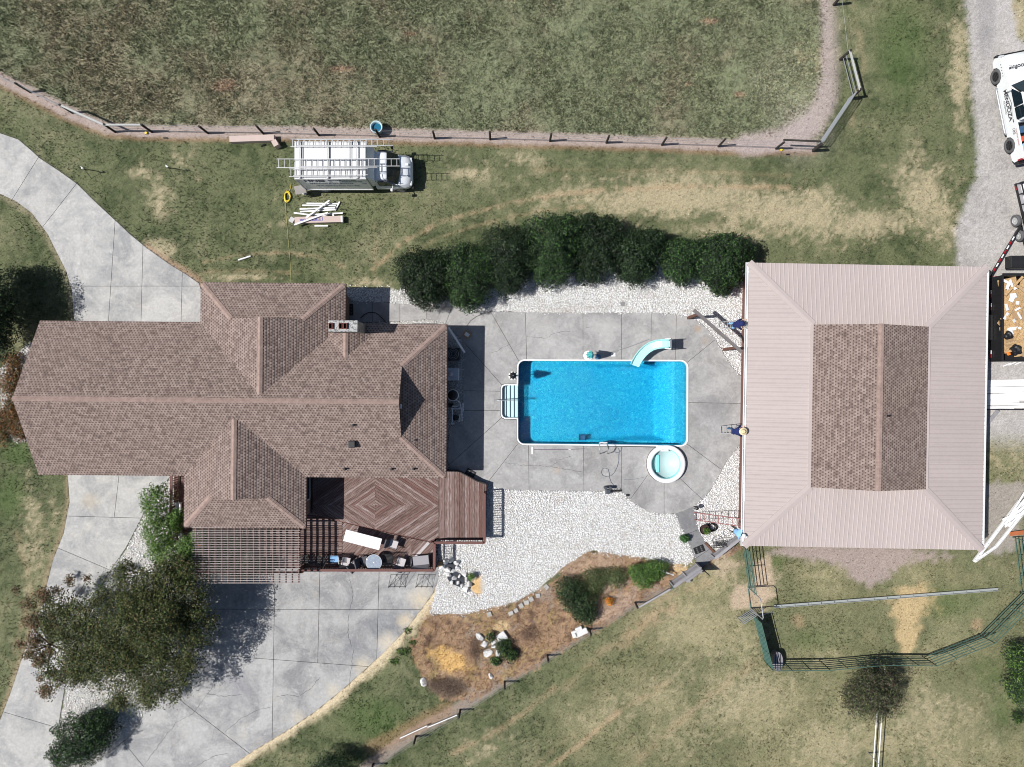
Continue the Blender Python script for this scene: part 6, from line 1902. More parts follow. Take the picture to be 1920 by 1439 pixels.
# yellow air hose: coil and line running to the house
hs = thing('yellow_hose', 'yellow hose coiled behind the truck with its line running down to the house', 'hose', P(538, 369))
pts = []
rr = random.Random(9)
for k in range(7 * 18):
    t = 2 * math.pi * k / 18
    pts.append(P(538 + (5.2 + 1.6 * math.sin(k * .37) + rr.uniform(-.3, .3)) * math.cos(t), 369 + (9 + 1.8 * math.sin(k * .29)) * math.sin(t) , .03 + .012 * (k // 18)))
MB().tube(pts, .018, 5).build('coil', M_YEL, hs)
MB().tube([P(546, 344, .03), P(545, 352, .03), P(541, 360, .05)], .012, 5).build('lead', M_YEL, hs)
M_YELL = mat('pale_yellow_line', (.42, .40, .16), .6)
MB().tube([P(535, 379, .03), P(536, 395, .03), P(538, 420, .03), P(540, 445, .03), P(543, 475, .03), P(545, 505, .03), P(546, 540, .03)], .012, 5).build('line', M_YELL, hs)
for (px, py), l_ in (((173, 325), 'tripod sprinkler with white head on the lawn, left one of two'), ((328, 322), 'tripod sprinkler with white head on the lawn, right one of two')):
    q = P(px, py); t = thing('tripod_sprinkler', l_, 'sprinkler', q, 0, 'tripod sprinklers on the lawn')
    for k in range(3):
        an = 2 * math.pi * k / 3 + .4
        MB().tube([q + Vector((math.cos(an) * .32, math.sin(an) * .32, .0)), q + Vector((0, 0, .78))], .013, 5).build('leg', M_BLKM, t)
    MB().tube([q + Vector((0, 0, .5)), q + Vector((0, 0, .9))], .02, 6).build('riser_pipe', M_BLKM, t)
    hd = MB(); hd.cyl(q + Vector((-.02, 0, .88)), .05, .09, 10, .04); hd.beam(q + Vector((-.10, .09, .93)), q + Vector((.06, -.02, .95)), .035, .035); hd.build('sprinkler_head', M_WHITE, t)
tg = thing('water_trough', 'round pale blue water tub beside the wire fence above the truck', 'tub', P(709, 245))
q = P(709, 245)
MB().lathe([(.27, 0), (.33, .55), (.36, .57), (.355, .60), (.30, .59), (.27, .50), (.26, .12)], q, 28).build('tub', mat('pale_blue_plastic', (.45, .58, .62), .5), tg, smooth=True)
MB().lathe([(.001, .40), (.272, .40), (.272, .401), (.001, .401)], q, 28).build('water', mat('trough_water', (.02, .13, .22), .05), tg)
for (px, py), l_ in (((275, 250.5), 'small yellow plastic tub on the ground at the bend of the wire fence'), ((1464, 282), 'small yellow plastic tub under the corner fence of the upper field')):
    MB().lathe([(.06, 0), (.075, .10), (.07, .11), (.02, .11)], P(px, py), 12).build('yellow_tub', M_YEL, None, label=l_, cat='tub', group='yellow tubs by the fences')
for (px, py), l_ in (((310, 259), 'small black block lying near the bend of the wire fence'), ((1477, 290), 'small black block lying near the corner fence')):
    MB().bbox(P(px, py, .03), (.22, .08, .06), .01).build('black_block', M_BLACK, None, label=l_, cat='block', group='black blocks by the fences')

# ------------------------------------------------------------------ pickup at the right edge
pk_o = Vector((28.92, 15.70, 0)); HD = math.radians(11.3)
pk = thing('pickup_truck', 'white pickup with black wheels and loaded bed, cut off by the right edge', 'pickup', pk_o, HD)
# local frame: +y forward, wheelbase 4 m
M_PK = mat('pickup_white', (.76, .79, .80), .22, var=.03, coat=.6)


def arch_panel(x, t_, m, nm):
    """side of the body from a profile with wheel arches"""
    prof = [(-3.00, .55), (-2.95, 1.25), (-.95, 1.28), (-.9, 1.30), (1.25, 1.30), (1.35, 1.20), (2.55, 1.08), (2.85, .95), (2.95, .62), (2.80, .42)]
    bot = []
    for cy in (2.0, -2.0):
        bot += [(cy + .50 * math.cos(a_), .40 + .50 * math.sin(a_)) for a_ in [math.radians(d_) for d_ in (0, 30, 60, 90, 120, 150, 180)]]
    pr_ = prof + [(p[0], p[1]) for p in bot] + [(-2.85, .42)]
    n = len(pr_)
    vs = [Vector((x, p[0], p[1])) for p in pr_] + [Vector((x - t_ * (1 if x > 0 else -1), p[0], p[1])) for p in pr_]
    mb = MB(); mb.add(vs, [tuple(range(n)), tuple(range(2 * n - 1, n - 1, -1))] + [(i, (i + 1) % n, n + (i + 1) % n, n + i) for i in range(n)])
    ob = mb.build(nm, m, pk, local=True)
    md = ob.modifiers.new('bevel', 'BEVEL'); md.width = .02; md.segments = 2; md.limit_method = 'ANGLE'; md.angle_limit = math.radians(40)
    return ob


for sx in (-1, 1): arch_panel(sx * 1.0, .07, M_PK, 'body_side')
def ysect(y, hw, z0, z1, tum, crown=.03):
    s_ = sect(y, hw, z0, z1, tum, crown)
    return [Vector((q.y, q.x, q.z)) for q in s_]


loft([ysect(1.10, .93, .6, 1.26, .06, .06), ysect(2.3, .93, .6, 1.16, .08, .06), ysect(2.75, .90, .6, 1.04, .14, .05), ysect(2.96, .84, .6, .90, .2, .03)], 'hood', M_PK, pk)
loft([ysect(-.95, .95, .5, 1.28, .05, 0), ysect(1.2, .95, .5, 1.28, .05, 0)], 'cabin_lower', M_PK, pk)
loft([ysect(-.92, .84, 1.2, 1.86, .10, .03), ysect(-.6, .85, 1.2, 1.93, .12, .03), ysect(.35, .84, 1.2, 1.92, .14, .03), ysect(.55, .80, 1.2, 1.86, .16, .02)], 'cabin_roof', M_PK, pk)
g = MB(); g.add([Vector((-.74, .50, 1.87)), Vector((0, .58, 1.90)), Vector((.74, .50, 1.87)), Vector((.90, 1.12, 1.31)), Vector((0, 1.30, 1.33)), Vector((-.90, 1.12, 1.31))], [(0, 1, 4, 5), (1, 2, 3, 4)]); g.build('windshield', M_GLASS, pk, local=True)
for sx in (-1, 1):
    for y0_, y1_, y1t, nm in ((-.10, .98, .46, 'front_side_window'), (-.82, -.16, -.16, 'rear_side_window')):
        g = MB(); g.add([Vector((sx * .985, y0_, 1.33)), Vector((sx * .985, y1_, 1.33)), Vector((sx * .845, y1t, 1.84)), Vector((sx * .845, y0_, 1.84))], [(0, 1, 2, 3), (3, 2, 1, 0)]); g.build(nm, M_GLASS, pk, local=True)
    mm_ = MB(); mm_.bbox((sx * 1.14, .86, 1.38), (.20, .14, .22), .04); mm_.build('mirror', M_PK, pk, local=True)
    for y_ in (-.02, .95 - 1.75):
        MB().bbox((sx * 1.012, y_, 1.10), (.03, .18, .035), .01).build('door_handle', M_BLACK, pk, local=True)
    for wy in (2.0, -2.0): wheel(pk, (sx * .90, wy, .42), .42, .27, (sx, 0, 0), rim=M_BLKM, tyre=M_RUB)
    st = MB(); st.tube([Vector((sx * 1.06, -1.35, .42)), Vector((sx * 1.10, -1.2, .40)), Vector((sx * 1.10, 1.2, .40)), Vector((sx * 1.06, 1.35, .42))], .05, 8); st.build('side_step', M_STEEL, pk, local=True, smooth=True)
    MB().bbox((sx * .93, -2.98, .98), (.16, .10, .34), .03).build('tail_light', mat('red_lens', (.35, .01, .02), .2), pk, local=True)
    MB().bbox((sx * .80, 2.93, .86), (.28, .12, .18), .03).build('headlight', mat('headlight_glass2', (.5, .52, .55), .1), pk, local=True)
    for k in range(5): MB().box((sx * 1.004, 2.45 - .16 * k, .98 - 0 * k), (.008, .05, .05)).build('fender_mark', M_INK, pk, local=True)
MB().bbox((0, 3.02, .62), (1.95, .16, .26), .05).build('front_bumper', M_BLACK, pk, local=True)
MB().bbox((0, -3.08, .60), (1.9, .20, .24), .05).build('rear_bumper', M_BLKM, pk, local=True)
MB().bbox((0, -1.98, .72), (1.86, 2.0, .06), .01).build('bed_floor', M_BLACK, pk, local=True)
MB().bbox((0, -2.97, .98), (1.86, .08, .58), .02).build('tailgate', M_PK, pk, local=True)
MB().box((0, 0, .46), (1.5, 5.2, .14)).build('chassis', M_BLKM, pk, local=True)
for i, (x_, y_, sz, m_, nm, l_) in enumerate([(-.55, -1.35, (.5, .4, .3), M_JEAN, 'tool_bag', 'blue tool bag in the front corner of the pickup bed'), (-.5, -1.85, (.42, .3, .26), mat('orange_red_case', (.6, .09, .04), .5), 'tool_case', 'orange-red tool case in the pickup bed'), (-.45, -2.4, (.5, .6, .22), M_LBLUE, 'cooler', 'pale blue cooler in the rear of the pickup bed'), (.2, -1.9, (.6, 1.2, .3), M_CARD, 'carton', 'brown carton along the middle of the pickup bed')]):
    T_ = Matrix.Rotation(HD, 3, 'Z'); c_ = pk_o + T_ @ Vector((x_, y_, 0))
    MB().bbox((c_.x, c_.y, .76 + sz[2] / 2), sz, .04, rz=HD + .1 * i).build(nm, m_, None, label=l_, cat=nm.replace('_', ' '))
ML = Matrix(((0, 0, -1), (-1, 0, 0), (0, 1, 0)))   # lettering on the left side, reading towards the tail
M_DK = mat('dark_lettering', (.05, .05, .06), .5)
text('MENDOZA', .36, M_DK, pk, (-1.008, .15, .92), ML, bold=.012)
rl = MB(); rl.beam((-1.008, .75, 1.08), (-1.008, .15, 1.22), .008, .03, up=(1, 0, 0)); rl.beam((-1.008, .15, 1.22), (-1.008, -.55, 1.08), .008, .03, up=(1, 0, 0)); rl.build('roof_emblem', M_DK, pk, local=True)
text('ROOFING', .17, M_DK, pk, (-1.008, .1, .68), ML)
text('185', .26, M_DK, pk, (-1.008, -1.35, .98), ML)
text('ROOFING SIDING', .12, mat('red_lettering', (.35, .05, .04), .5), pk, (-1.008, -1.75, 1.16), ML)
text('Roofing', .34, M_DK, pk, (-.25, 2.1, 1.245), Matrix.Rotation(math.pi, 3, 'Z') @ Matrix.Rotation(0, 3, 'X'), bold=.01)
text('FREE ESTIMATES', .07, M_DK, pk, (-.91, -.5, 1.6), Matrix(((0, .25, -.96), (-1, 0, 0), (0, .96, .25))))

# ------------------------------------------------------------------ trailers
ut_o = Vector((29.0, 9.6, 0)); ut = thing('utility_trailer', 'black utility trailer with two wheels showing at the right edge of the gravel', 'trailer', ut_o, math.radians(13))
# local: x to the right, y forward; left rear corner near the origin
fr = MB()
for y_ in (1.75, .2, -2.6): fr.box((1.0, y_, .55), (2.0, .08, .12))
for x_ in (0, 2.0): fr.box((x_, -.4, .55), (.08, 4.4, .12))
fr.build('frame', M_BLKM, ut, local=True)
rl = MB()
for y_ in (1.75, 1.15, .55, -2.6): rl.beam((0, y_, .55), (0, y_, 1.0), .05, .05, up=(1, 0, 0))
rl.beam((0, -2.6, 1.0), (0, 1.75, 1.0), .05, .05); rl.beam((0, 1.75, 1.0), (2.0, 1.75, 1.0), .05, .05); rl.beam((0, 1.75, .8), (2.0, 1.75, .8), .04, .04)
rl.build('side_rail', M_BLKM, ut, local=True)
for k in range(12): MB().box((.09 + k * .165, -.4, .62), (.15, 4.3, .03)).build('plank', M_WOODG, ut, local=True)
for sy in (-.25, -1.12): wheel(ut, (-.28, sy, .34), .34, .20, (-1, 0, 0), rim=M_ALU)
MB().bbox((-.11, -.70, .74), (.12, 1.7, .03), .01).build('fender', M_BLKM, ut, local=True)
MB().box((-.05, 1.55, .55), (.03, .22, .08)).build('marker_light', mat('red_lens', (.35, .01, .02), .2), ut, local=True)
for dx, dy, sz, m_, l_ in ((.32, 1.40, (.34, .5, .28), M_WHITE, 'white bin at the front left corner of the utility trailer'), (.30, .80, (.30, .5, .22), M_PIPEW, 'white folded sheeting along the left side of the utility trailer'), (.28, .25, (.26, .36, .3), M_WHITE, 'small white pail by the wheels of the utility trailer')):
    T_ = Matrix.Rotation(math.radians(13), 3, 'Z'); c_ = ut_o + T_ @ Vector((dx, dy, 0))
    MB().bbox((c_.x, c_.y, .64 + sz[2] / 2), sz, .04, rz=math.radians(13)).build('white_bin', m_, None, label=l_, cat='bin')

dt_o = P(1844, 596); dt_o = Vector((26.74, 3.62, 0))
dt = thing('dump_trailer', 'black dump trailer filled with torn-off boards beside the barn', 'trailer', dt_o)
# local: x east from the left face, y along its length (-2.45..2.45)
for nm, c_, d_ in (('side_wall', (.43, 0, 1.05), (.05, 4.7, 1.0)), ('side_wall', (2.75, 0, 1.05), (.05, 4.7, 1.0)), ('front_wall', (1.6, 2.36, 1.1), (2.36, .06, 1.1)), ('tailgate', (1.6, -2.36, 1.0), (2.36, .06, .9))):
    MB().box(c_, d_).build(nm, M_BLKM, dt, local=True)
for k in range(11): MB().box((.385, -2.2 + .44 * k, 1.03), (.045, .05, .98)).build('side_rib', M_BLKM, dt, local=True)
MB().box((.40, 0, 1.57), (.12, 4.76, .07)).build('top_rail', M_BLKM, dt, local=True)
MB().box((1.6, 2.40, 1.67), (2.5, .14, .07)).build('top_rail', M_BLKM, dt, local=True)
MB().box((1.6, 0, .50), (2.3, 4.7, .10)).build('floor', M_BLKM, dt, local=True)
fnd = MB(); fnd.add([Vector((x_, y_, z_)) for x_ in (-.02, .36) for y_, z_ in ((-1.35, .35), (-1.15, .84), (.25, .84), (.5, .35), (.42, .35), (.2, .78), (-1.1, .78), (-1.27, .35))], [(0, 1, 9, 8), (1, 2, 10, 9), (2, 3, 11, 10), (0, 7, 6, 1), (1, 6, 5, 2), (2, 5, 4, 3), (8, 9, 14, 15), (9, 10, 13, 14), (10, 11, 12, 13)])
fnd.build('fender', M_BLKM, dt, local=True)
for y_ in (-.85, -.02): wheel(dt, (.20, y_, .38), .36, .24, (-1, 0, 0))
M_RR = mat('red_lens', (.35, .01, .02), .2)
for y_ in (1.45, .72, -1.95):
    MB().box((.355, y_ + .10, .72), (.02, .20, .06)).build('white_reflector', M_WHITE, dt, local=True); MB().box((.355, y_ - .10, .72), (.02, .20, .06)).build('red_reflector', M_RR, dt, local=True)
MB().box((-.0, 0.2, .48), (.10, 4.3, .10)).build('chassis_rail', M_BLKM, dt, local=True)
# A-frame drawbar
nose = Vector((2.15, 5.35, .55))
for x_ in (.35, 2.85):
    MB().beam((x_, 2.35, .55), nose, .10, .14).build('drawbar', M_BLKM, dt, local=True)
a = Vector((.55, 2.75, .64)); b = Vector((1.75, 4.75, .64))
for k in range(8):
    MB().beam(a.lerp(b, k / 8), a.lerp(b, (k + .8) / 8), .07, .012).build('reflector_tape', M_RR if k % 2 == 0 else M_WHITE, dt, local=True)
MB().bbox((1.8, 3.2, .85), (1.2, .7, .5), .04).build('battery_box', M_BLKM, dt, local=True)
MB().box((.75, 2.46, .62), (.9, .012, .07)).build('reflector_tape', M_RR, dt, local=True)
M_OSB = mat('oriented_strand_board', A(216, 184, 138), .9, var=.15, scale=12, fine=60, col2=A(182, 140, 96), scale2=16, mix2=(.48, .6))
rr = random.Random(31)
D0 = Vector((26.74, 3.62, 0))
for i in range(46):
    big = i < 26
    sz = (rr.uniform(.5, 1.3), rr.uniform(.35, .9), .02) if big else (rr.uniform(.6, 1.6), rr.uniform(.06, .13), .03)
    Mx = Matrix.Rotation(rr.uniform(0, 3.1), 3, 'Z') @ Matrix.Rotation(rr.uniform(-.25, .25), 3, 'X') @ Matrix.Rotation(rr.uniform(-.2, .2), 3, 'Y')
    c_ = D0 + Vector((rr.uniform(.8, 2.4), rr.uniform(-1.9, 1.9), 1.12 + .012 * i))
    MB().box(c_, sz, M=Mx).build('scrap_board', M_OSB if rr.random() < .8 else M_CARD, None, label='torn piece of strand board heaped in the black dump trailer' if big else 'splintered wood strip heaped in the black dump trailer', cat='board', group='torn boards in the dump trailer' if big else 'wood strips in the dump trailer')
for i, (dx, dy, a_) in enumerate([(1.0, 1.5, .2), (2.0, 1.4, -.3), (1.1, .2, -.15), (2.1, .1, .4), (1.05, -1.1, .25), (2.05, -1.2, -.2)]):
    MB().box(D0 + Vector((dx, dy, 1.22 + .03 * i)), (1.05, 1.5, .02), M=Matrix.Rotation(a_, 3, 'Z') @ Matrix.Rotation(.06 * (-1) ** i, 3, 'X')).build('sheathing_sheet', M_OSB, None, label='large tan sheet of strand board lying low in the dump trailer load', cat='board', group='large sheets in the dump trailer')
for i in range(16):
    c_ = D0 + Vector((rr.uniform(.55, 1.3), rr.uniform(-1.6, 2.1), 1.55 + .01 * i))
    Mx = Matrix.Rotation(rr.uniform(0, 3.1), 3, 'Z') @ Matrix.Rotation(rr.uniform(-.4, .4), 3, 'X')
    MB().bbox(c_, (rr.uniform(.14, .45), rr.uniform(.1, .26), .015), .004, M=Mx).build('white_scrap', M_WHITE, None, label='small white scrap on the heap in the dump trailer', cat='scrap', group='white scraps in the dump trailer')
for (dx, dy, r_, l_) in ((1.12, -1.75, .34, 'large black rubbish bag at the bottom of the dump trailer load'), (.72, -.95, .26, 'smaller black rubbish bag against the trailer side')):
    bm = bmesh.new(); bmesh.ops.create_icosphere(bm, subdivisions=3, radius=r_)
    for v_ in bm.verts:
        n_ = .82 + .3 * rr.random() * .5 + .12 * math.sin(v_.co.x * 17 + v_.co.y * 11); v_.co = Vector((v_.co.x * n_, v_.co.y * n_, v_.co.z * .7 * n_))
    mb = MB(); c_ = D0 + Vector((dx, dy, 1.62)); mb.frombm(bm, lambda q: q + c_); bm.free()
    mb.build('rubbish_bag', M_BLACK, None, label=l_, cat='bag', group='rubbish bags in the dump trailer')
MB().rock(D0 + Vector((.72, -1.95, 1.6)), (.3, .26, .12), rr, 14).build('orange_rag', mat('orange_cloth', (.75, .20, .02), .9), None, label='orange cloth beside the large black bag in the dump trailer', cat='cloth')
# white boards stacked beside the barn
ORDN = ['topmost', 'second', 'third', 'fourth', 'fifth', 'sixth', 'middle', 'eighth', 'ninth', 'tenth', 'eleventh', 'twelfth', 'lowest']
for i in range(13):
    yy = 714 + i * 4.4 + rr.uniform(-1, 1); x0 = 1842 + rr.uniform(-4, 3); x1 = 1925 + rr.uniform(-32, 14) if i % 3 == 0 else 1935 + rr.uniform(0, 10)
    MB().bbox((P((x0 + x1) / 2, yy).x, P(0, yy).y, .06 + .045 * (i % 4)), ((x1 - x0) * S, .15, .02), .004, rz=rr.uniform(-.03, .03)).build('siding_board', M_WHITE, None, label='%s white siding board in the flat stack beside the barn wall' % ORDN[i], cat='board', group='white siding boards stacked by the barn')
MB().beam(P(1846, 768, .25), P(1960, 769, .25), .05, .22).build('black_rail', M_BLKM, None, label='long black rail edge below the stack of white boards', cat='rail')
mb = MB(); mb.bbox(P(1861, 783, .30), (1.05, .22, .04), .01, rz=math.radians(50)); mb.build('leaning_board', M_WOODG, None, label='grey-blue board leaning out from the barn below the white stack', cat='board')
for i in range(11):
    a = P(1882 + rr.uniform(-3, 22), 990 - rr.uniform(0, 18), .1 + .03 * i); b = a + Vector((rr.uniform(1.0, 1.9), rr.uniform(.9, 1.7), 0))
    MB().beam(a, b, rr.uniform(.09, .16), .03).build('trim_board', M_WHITE, None, label='white trim board in the heap at the right edge by the corral', cat='board', group='white trim boards heaped by the corral')
MB().bbox(P(1915, 999, .14), (1.3, .24, .05), .01, rz=.12).build('brown_board', mat('orange_brown_wood', A(190, 112, 70), .8, var=.2), None, label='orange-brown board between the white trim heap and the corral', cat='board')
rr2 = random.Random(3)
for k, (px, py) in enumerate([(1888, 683), (1898, 681), (1910, 680)]):
    MB().beam(P(px - 7, py + 4, .04), P(px + 7, py - 2, .04), .06, .02).build('lath_strip', M_WHITE, None, label='thin pale strip on the dirt below the dump trailer', cat='strip', group='pale strips below the dump trailer')

# ------------------------------------------------------------------ furniture on the lower timber deck
def D(px, py, z=LZ): return P(px, py, z)


tf = thing('folding_table', 'long white plastic folding table on the lower deck', 'table', D(680, 1012))
tc = P(680, 1012.5, LZ + .74); an = math.radians(-14.5)
MB().bbox(tc, (2.08, .66, .045), .015, rz=an).build('tabletop', M_WHITE, tf)
for k in (-1, 1):
    c_, s_ = math.cos(an), math.sin(an)
    q = Vector((tc.x + c_ * .72 * k, tc.y + s_ * .72 * k, 0)); u_ = Vector((-s_, c_, 0)) * .25
    MB().tube([q + u_ + Vector((0, 0, LZ)), q + u_ + Vector((0, 0, LZ + .70)), q - u_ + Vector((0, 0, LZ + .70)), q - u_ + Vector((0, 0, LZ))], .015, 6).build('leg', M_BLKM, tf)
gtb = thing('glass_table', 'round glass-topped metal table among the deck chairs', 'table', D(705.6, 1049))
q = P(705.6, 1049, LZ)
MB().lathe([(.43, .70), (.45, .71), (.45, .73), (.43, .735), (.02, .735)], q, 36).build('tabletop', mat('frosted_glass_top', A(168, 180, 196), .12, var=.35, scale=16, fine=55), gtb)
MB().tube([q + Vector((.44 * math.cos(t), .44 * math.sin(t), .725)) for t in [2 * math.pi * k / 36 for k in range(36)]], .015, 6, close=True).build('rim', M_ALU, gtb)
for k in range(4):
    t = math.pi / 4 + k * math.pi / 2
    MB().tube([q + Vector((.40 * math.cos(t), .40 * math.sin(t), .70)), q + Vector((.22 * math.cos(t), .22 * math.sin(t), .35)), q + Vector((.38 * math.cos(t), .38 * math.sin(t), .0))], .014, 6).build('leg', M_BLKM, gtb)
MB().cyl(q + Vector((0, 0, .735)), .035, .02, 12).build('hole_ring', M_WHITE, gtb)


def chair(label, px, py, rz, seat_m, back_m, z=LZ, slat=False, wid=.52, group='patio chairs on the lower deck', frame=M_BLKM):
    c_ = P(px, py, z); t = thing('patio_chair', label, 'chair', c_, rz, group)
    # local: faces +y, back at -y
    sw = wid / 2
    if slat:
        for k in range(7): MB().box((-sw + .05 + k * (wid - .1) / 6, 0, .42), (.045, .46, .02)).build('seat_slat', seat_m, t, local=True)
        for k in range(7): MB().beam((-sw + .05 + k * (wid - .1) / 6, -.24, .45), (-sw + .05 + k * (wid - .1) / 6, -.36, .88), .045, .015, up=(0, 1, 0)).build('back_slat', back_m, t, local=True)
    else:
        MB().bbox((0, .01, .44), (wid - .04, .48, .07), .025).build('seat', seat_m, t, local=True)
        MB().bbox((0, -.33, .70), (wid - .04, .08, .50), .03, M=Matrix.Rotation(math.radians(20), 3, 'X')).build('backrest', back_m, t, local=True)
    for sx in (-sw, sw):
        MB().tube([Vector((sx, .27, 0)), Vector((sx, .26, .60)), Vector((sx, .22, .64)), Vector((sx, -.28, .62)), Vector((sx, -.40, .90))], .014, 6).build('arm_frame', frame, t, local=True)
        MB().tube([Vector((sx, -.30, .62)), Vector((sx, -.34, .0))], .014, 6).build('leg', frame, t, local=True)
    fr = MB(); fr.tube([Vector((-sw, -.40, .90)), Vector((sw, -.40, .90))], .014, 6); fr.tube([Vector((-sw, .25, .40)), Vector((sw, .25, .40))], .012, 6); fr.tube([Vector((-sw, -.27, .40)), Vector((sw, -.27, .40))], .012, 6)
    fr.build('cross_bar', frame, t, local=True)
    return t


RD = math.radians
chair('patio chair with charcoal back and pale seat beside the end of the white folding table', 740, 1017, RD(-108), M_CUSHL, M_CUSHD)
chair('patio chair with pale seat and charcoal back, leftmost of the cushioned ones along the rail', 652, 1050, RD(-12), M_CUSHL, M_CUSHD)
chair('dark cushioned patio chair turned diagonally, left of the round glass table', 672, 1053, RD(-48), mat('pinkish_cushion', A(190, 178, 180), .9), M_CUSHD)
chair('charcoal patio chair touching the left side of the round glass table', 685, 1048, RD(-75), M_CUSHD, M_CUSHD)
chair('dark slatted metal chair touching the right side of the round glass table', 729, 1044, RD(85), M_BLKM, M_BLKM, slat=True)
chair('patio chair with pale seat and dark back near the rail, right of the slatted chair', 754, 1051, RD(-18), M_CUSHL, mat('slate_cushion', A(70, 74, 90), .9))
chair('pale blue slatted folding chair in the striped pergola shade', 630, 1045, RD(90), M_LBLUE, M_WHITE, slat=True, wid=.42)
chair('black metal chair in the striped shade right of the pergola', 604, 1048, RD(60), M_BLKM, M_BLKM, slat=True)
chair('black metal chair half under the right edge of the pergola', 574, 1047, RD(20), M_BLKM, M_BLKM, slat=True)
chair('white plastic chair on the porch strip left of the brick wing', 338, 948, RD(90), M_WHITE, M_WHITE, group='white plastic chairs on the porch', wid=.50, frame=M_WHITE)
# loveseat
ls = thing('cushioned_loveseat', 'wide grey cushioned glider seat in the right corner of the lower deck', 'loveseat', D(790, 1050), RD(6))
M_LS = mat('grey_sling', A(172, 170, 176), .85, var=.06)
MB().bbox((0, .06, .44), (.98, .55, .09), .03).build('seat', M_LS, ls, local=True)
MB().bbox((0, -.30, .70), (.98, .09, .50), .03, M=Matrix.Rotation(RD(22), 3, 'X')).build('backrest', mat('grey_sling_dark', A(128, 128, 134), .85), ls, local=True)
for sx in (-.52, .52):
    MB().tube([Vector((sx, .34, 0)), Vector((sx, .34, .60)), Vector((sx, -.30, .62)), Vector((sx, -.34, 0))], .02, 6).build('arm_frame', M_BLKM, ls, local=True)
MB().box((-.45, .05, .50), (.05, .56, .03)).build('strap', M_BLACK, ls, local=True)
# plants and things under the pergola
for (px, py, m_, l_, cols) in ((383, 1018, M_RED, 'red planter under the top left corner of the pergola', [(.5, .03, .05), (.35, .02, .04), (.08, .2, .04)]), (372, 1002, M_WHITE, 'white planter of pale green leaves under the pergola', [(.2, .32, .1), (.4, .45, .3)]), (420, 1040, M_BROWN, 'brown planter of green leaves under the middle of the pergola', DG), (402, 1052, M_BROWN, 'brown planter of yellow-green leaves under the lower left of the pergola', BG), (470, 1038, M_WHITE, 'white planter with grey-green leaves under the pergola centre', [(.2, .22, .16), (.12, .14, .1)])):
    c_ = P(px, py, LZ); t = thing('planter', l_, 'planter', c_)
    MB().lathe([(.12, 0), (.17, .28), (.19, .30), (.17, .30), (.15, .24), (.02, .24)], c_, 16).build('pot', m_, t)
    V_, F_, C_, _c = leaf_cloud([(c_.x, c_.y, LZ + .45, .26, .26, .22)], 260, .06, cols, int(px), shell=.1)
    me = np_mesh('foliage', V_ - np.array(c_), F_, C_, M_LEAF); o_ = bpy.data.objects.new('foliage', me); COL.objects.link(o_); o_.parent = t

# black bars laid out to draw the shadow lines of trellises below the deck
for (x0, l_) in ((752, 'black bars drawing a trellis shadow on the parking slab below the loveseat, left one'), (803, 'black bars drawing a trellis shadow on the parking slab at the deck corner, right one')):
    q = P(x0, 1070); t = thing('trellis_shadow_bars', l_, 'trellis', q, 0, 'trellis shadow lines below the deck')
    sl = Vector((0, -.0, 0))
    def T2(u, v): return q + Vector((u * 1.15 - .25 * (1 - v), -.95 * (1 - v) - .05, .02 + v * .55))
    for u in (-.42, -.14, .14, .42): MB().tube([T2(u, 0) , T2(u, 1)], .012, 5).build('bar', M_BLKM, t)
    for v in (.08, .95): MB().tube([T2(-.42, v), T2(.42, v)], .012, 5).build('bar', M_BLKM, t)
    MB().tube([T2(-.42, .08), T2(.14, .95)], .010, 5).build('bar', M_BLKM, t); MB().tube([T2(.42, .08), T2(-.14, .95)], .010, 5).build('bar', M_BLKM, t)

# ------------------------------------------------------------------ equipment beside the house
M_GREYB = mat('grey_enclosure', A(205, 212, 222), .5, var=.06)
ac = thing('air_conditioner', 'square black outdoor air-conditioning unit with round fan grille by the house wall', 'air conditioner', P(852, 665))
q = P(852, 665)
MB().bbox((q.x, q.y, .38), (.70, .70, .74), .04).build('casing', M_BLKM, ac)
for r_ in (.12, .21, .30): MB().tube([(q.x + r_ * math.cos(t), q.y + r_ * math.sin(t), .775) for t in [2 * math.pi * k / 24 for k in range(24)]], .009, 5, close=True).build('grille_ring', M_STEEL, ac)
MB().cyl((q.x, q.y, .76), .07, .03, 14).build('fan_hub', M_BLACK, ac)
ht = thing('pool_heater', 'grey box-shaped pool heater between the air conditioner and the sand filter', 'heater', P(851, 702))
q = P(851, 702)
MB().bbox((q.x, q.y, .40), (.66, .72, .78), .04).build('casing', M_GREYB, ht)
MB().lathe([(.12, .79), (.12, .84), (.06, .87), (.02, .87)], (q.x - .12, q.y, 0), 18).build('flue_cap', M_ALU, ht)
MB().box((q.x + .05, q.y - .2, .80), (.3, .03, .02)).build('louvre', M_STEEL, ht)
sf = thing('sand_filter', 'round dark sand filter tank with pale rim beside the pool heater', 'filter', P(851, 741))
q = P(851, 741)
MB().lathe([(.28, 0), (.33, .15), (.34, .55), (.28, .75), (.12, .84), (.02, .85)], q, 28).build('tank', M_BLKM, sf, smooth=True)
MB().tube([q + Vector((.31 * math.cos(t), .31 * math.sin(t), .70)) for t in [2 * math.pi * k / 28 for k in range(28)]], .032, 6, close=True).build('rim', M_WHITE, sf)
MB().bbox((q.x, q.y, .92), (.16, .22, .14), .03).build('valve', M_BLACK, sf)
pp = thing('pump_pipework', 'white pipework and pumps clustered below the sand filter', 'pump', P(858, 775))
for pts_ in ([(855, 750), (862, 755), (864, 765), (866, 776)], [(866, 764), (866, 790)], [(862, 790), (862, 778), (868, 778)], [(848, 762), (858, 762)], [(848, 766), (848, 792)], [(848, 767), (862, 767)], [(868, 757), (868, 772)], [(846, 795), (853, 795)]):
    MB().tube([P(a_, b_, .42) for a_, b_ in pts_], .033, 8).build('pipe', M_PIPEW, pp)
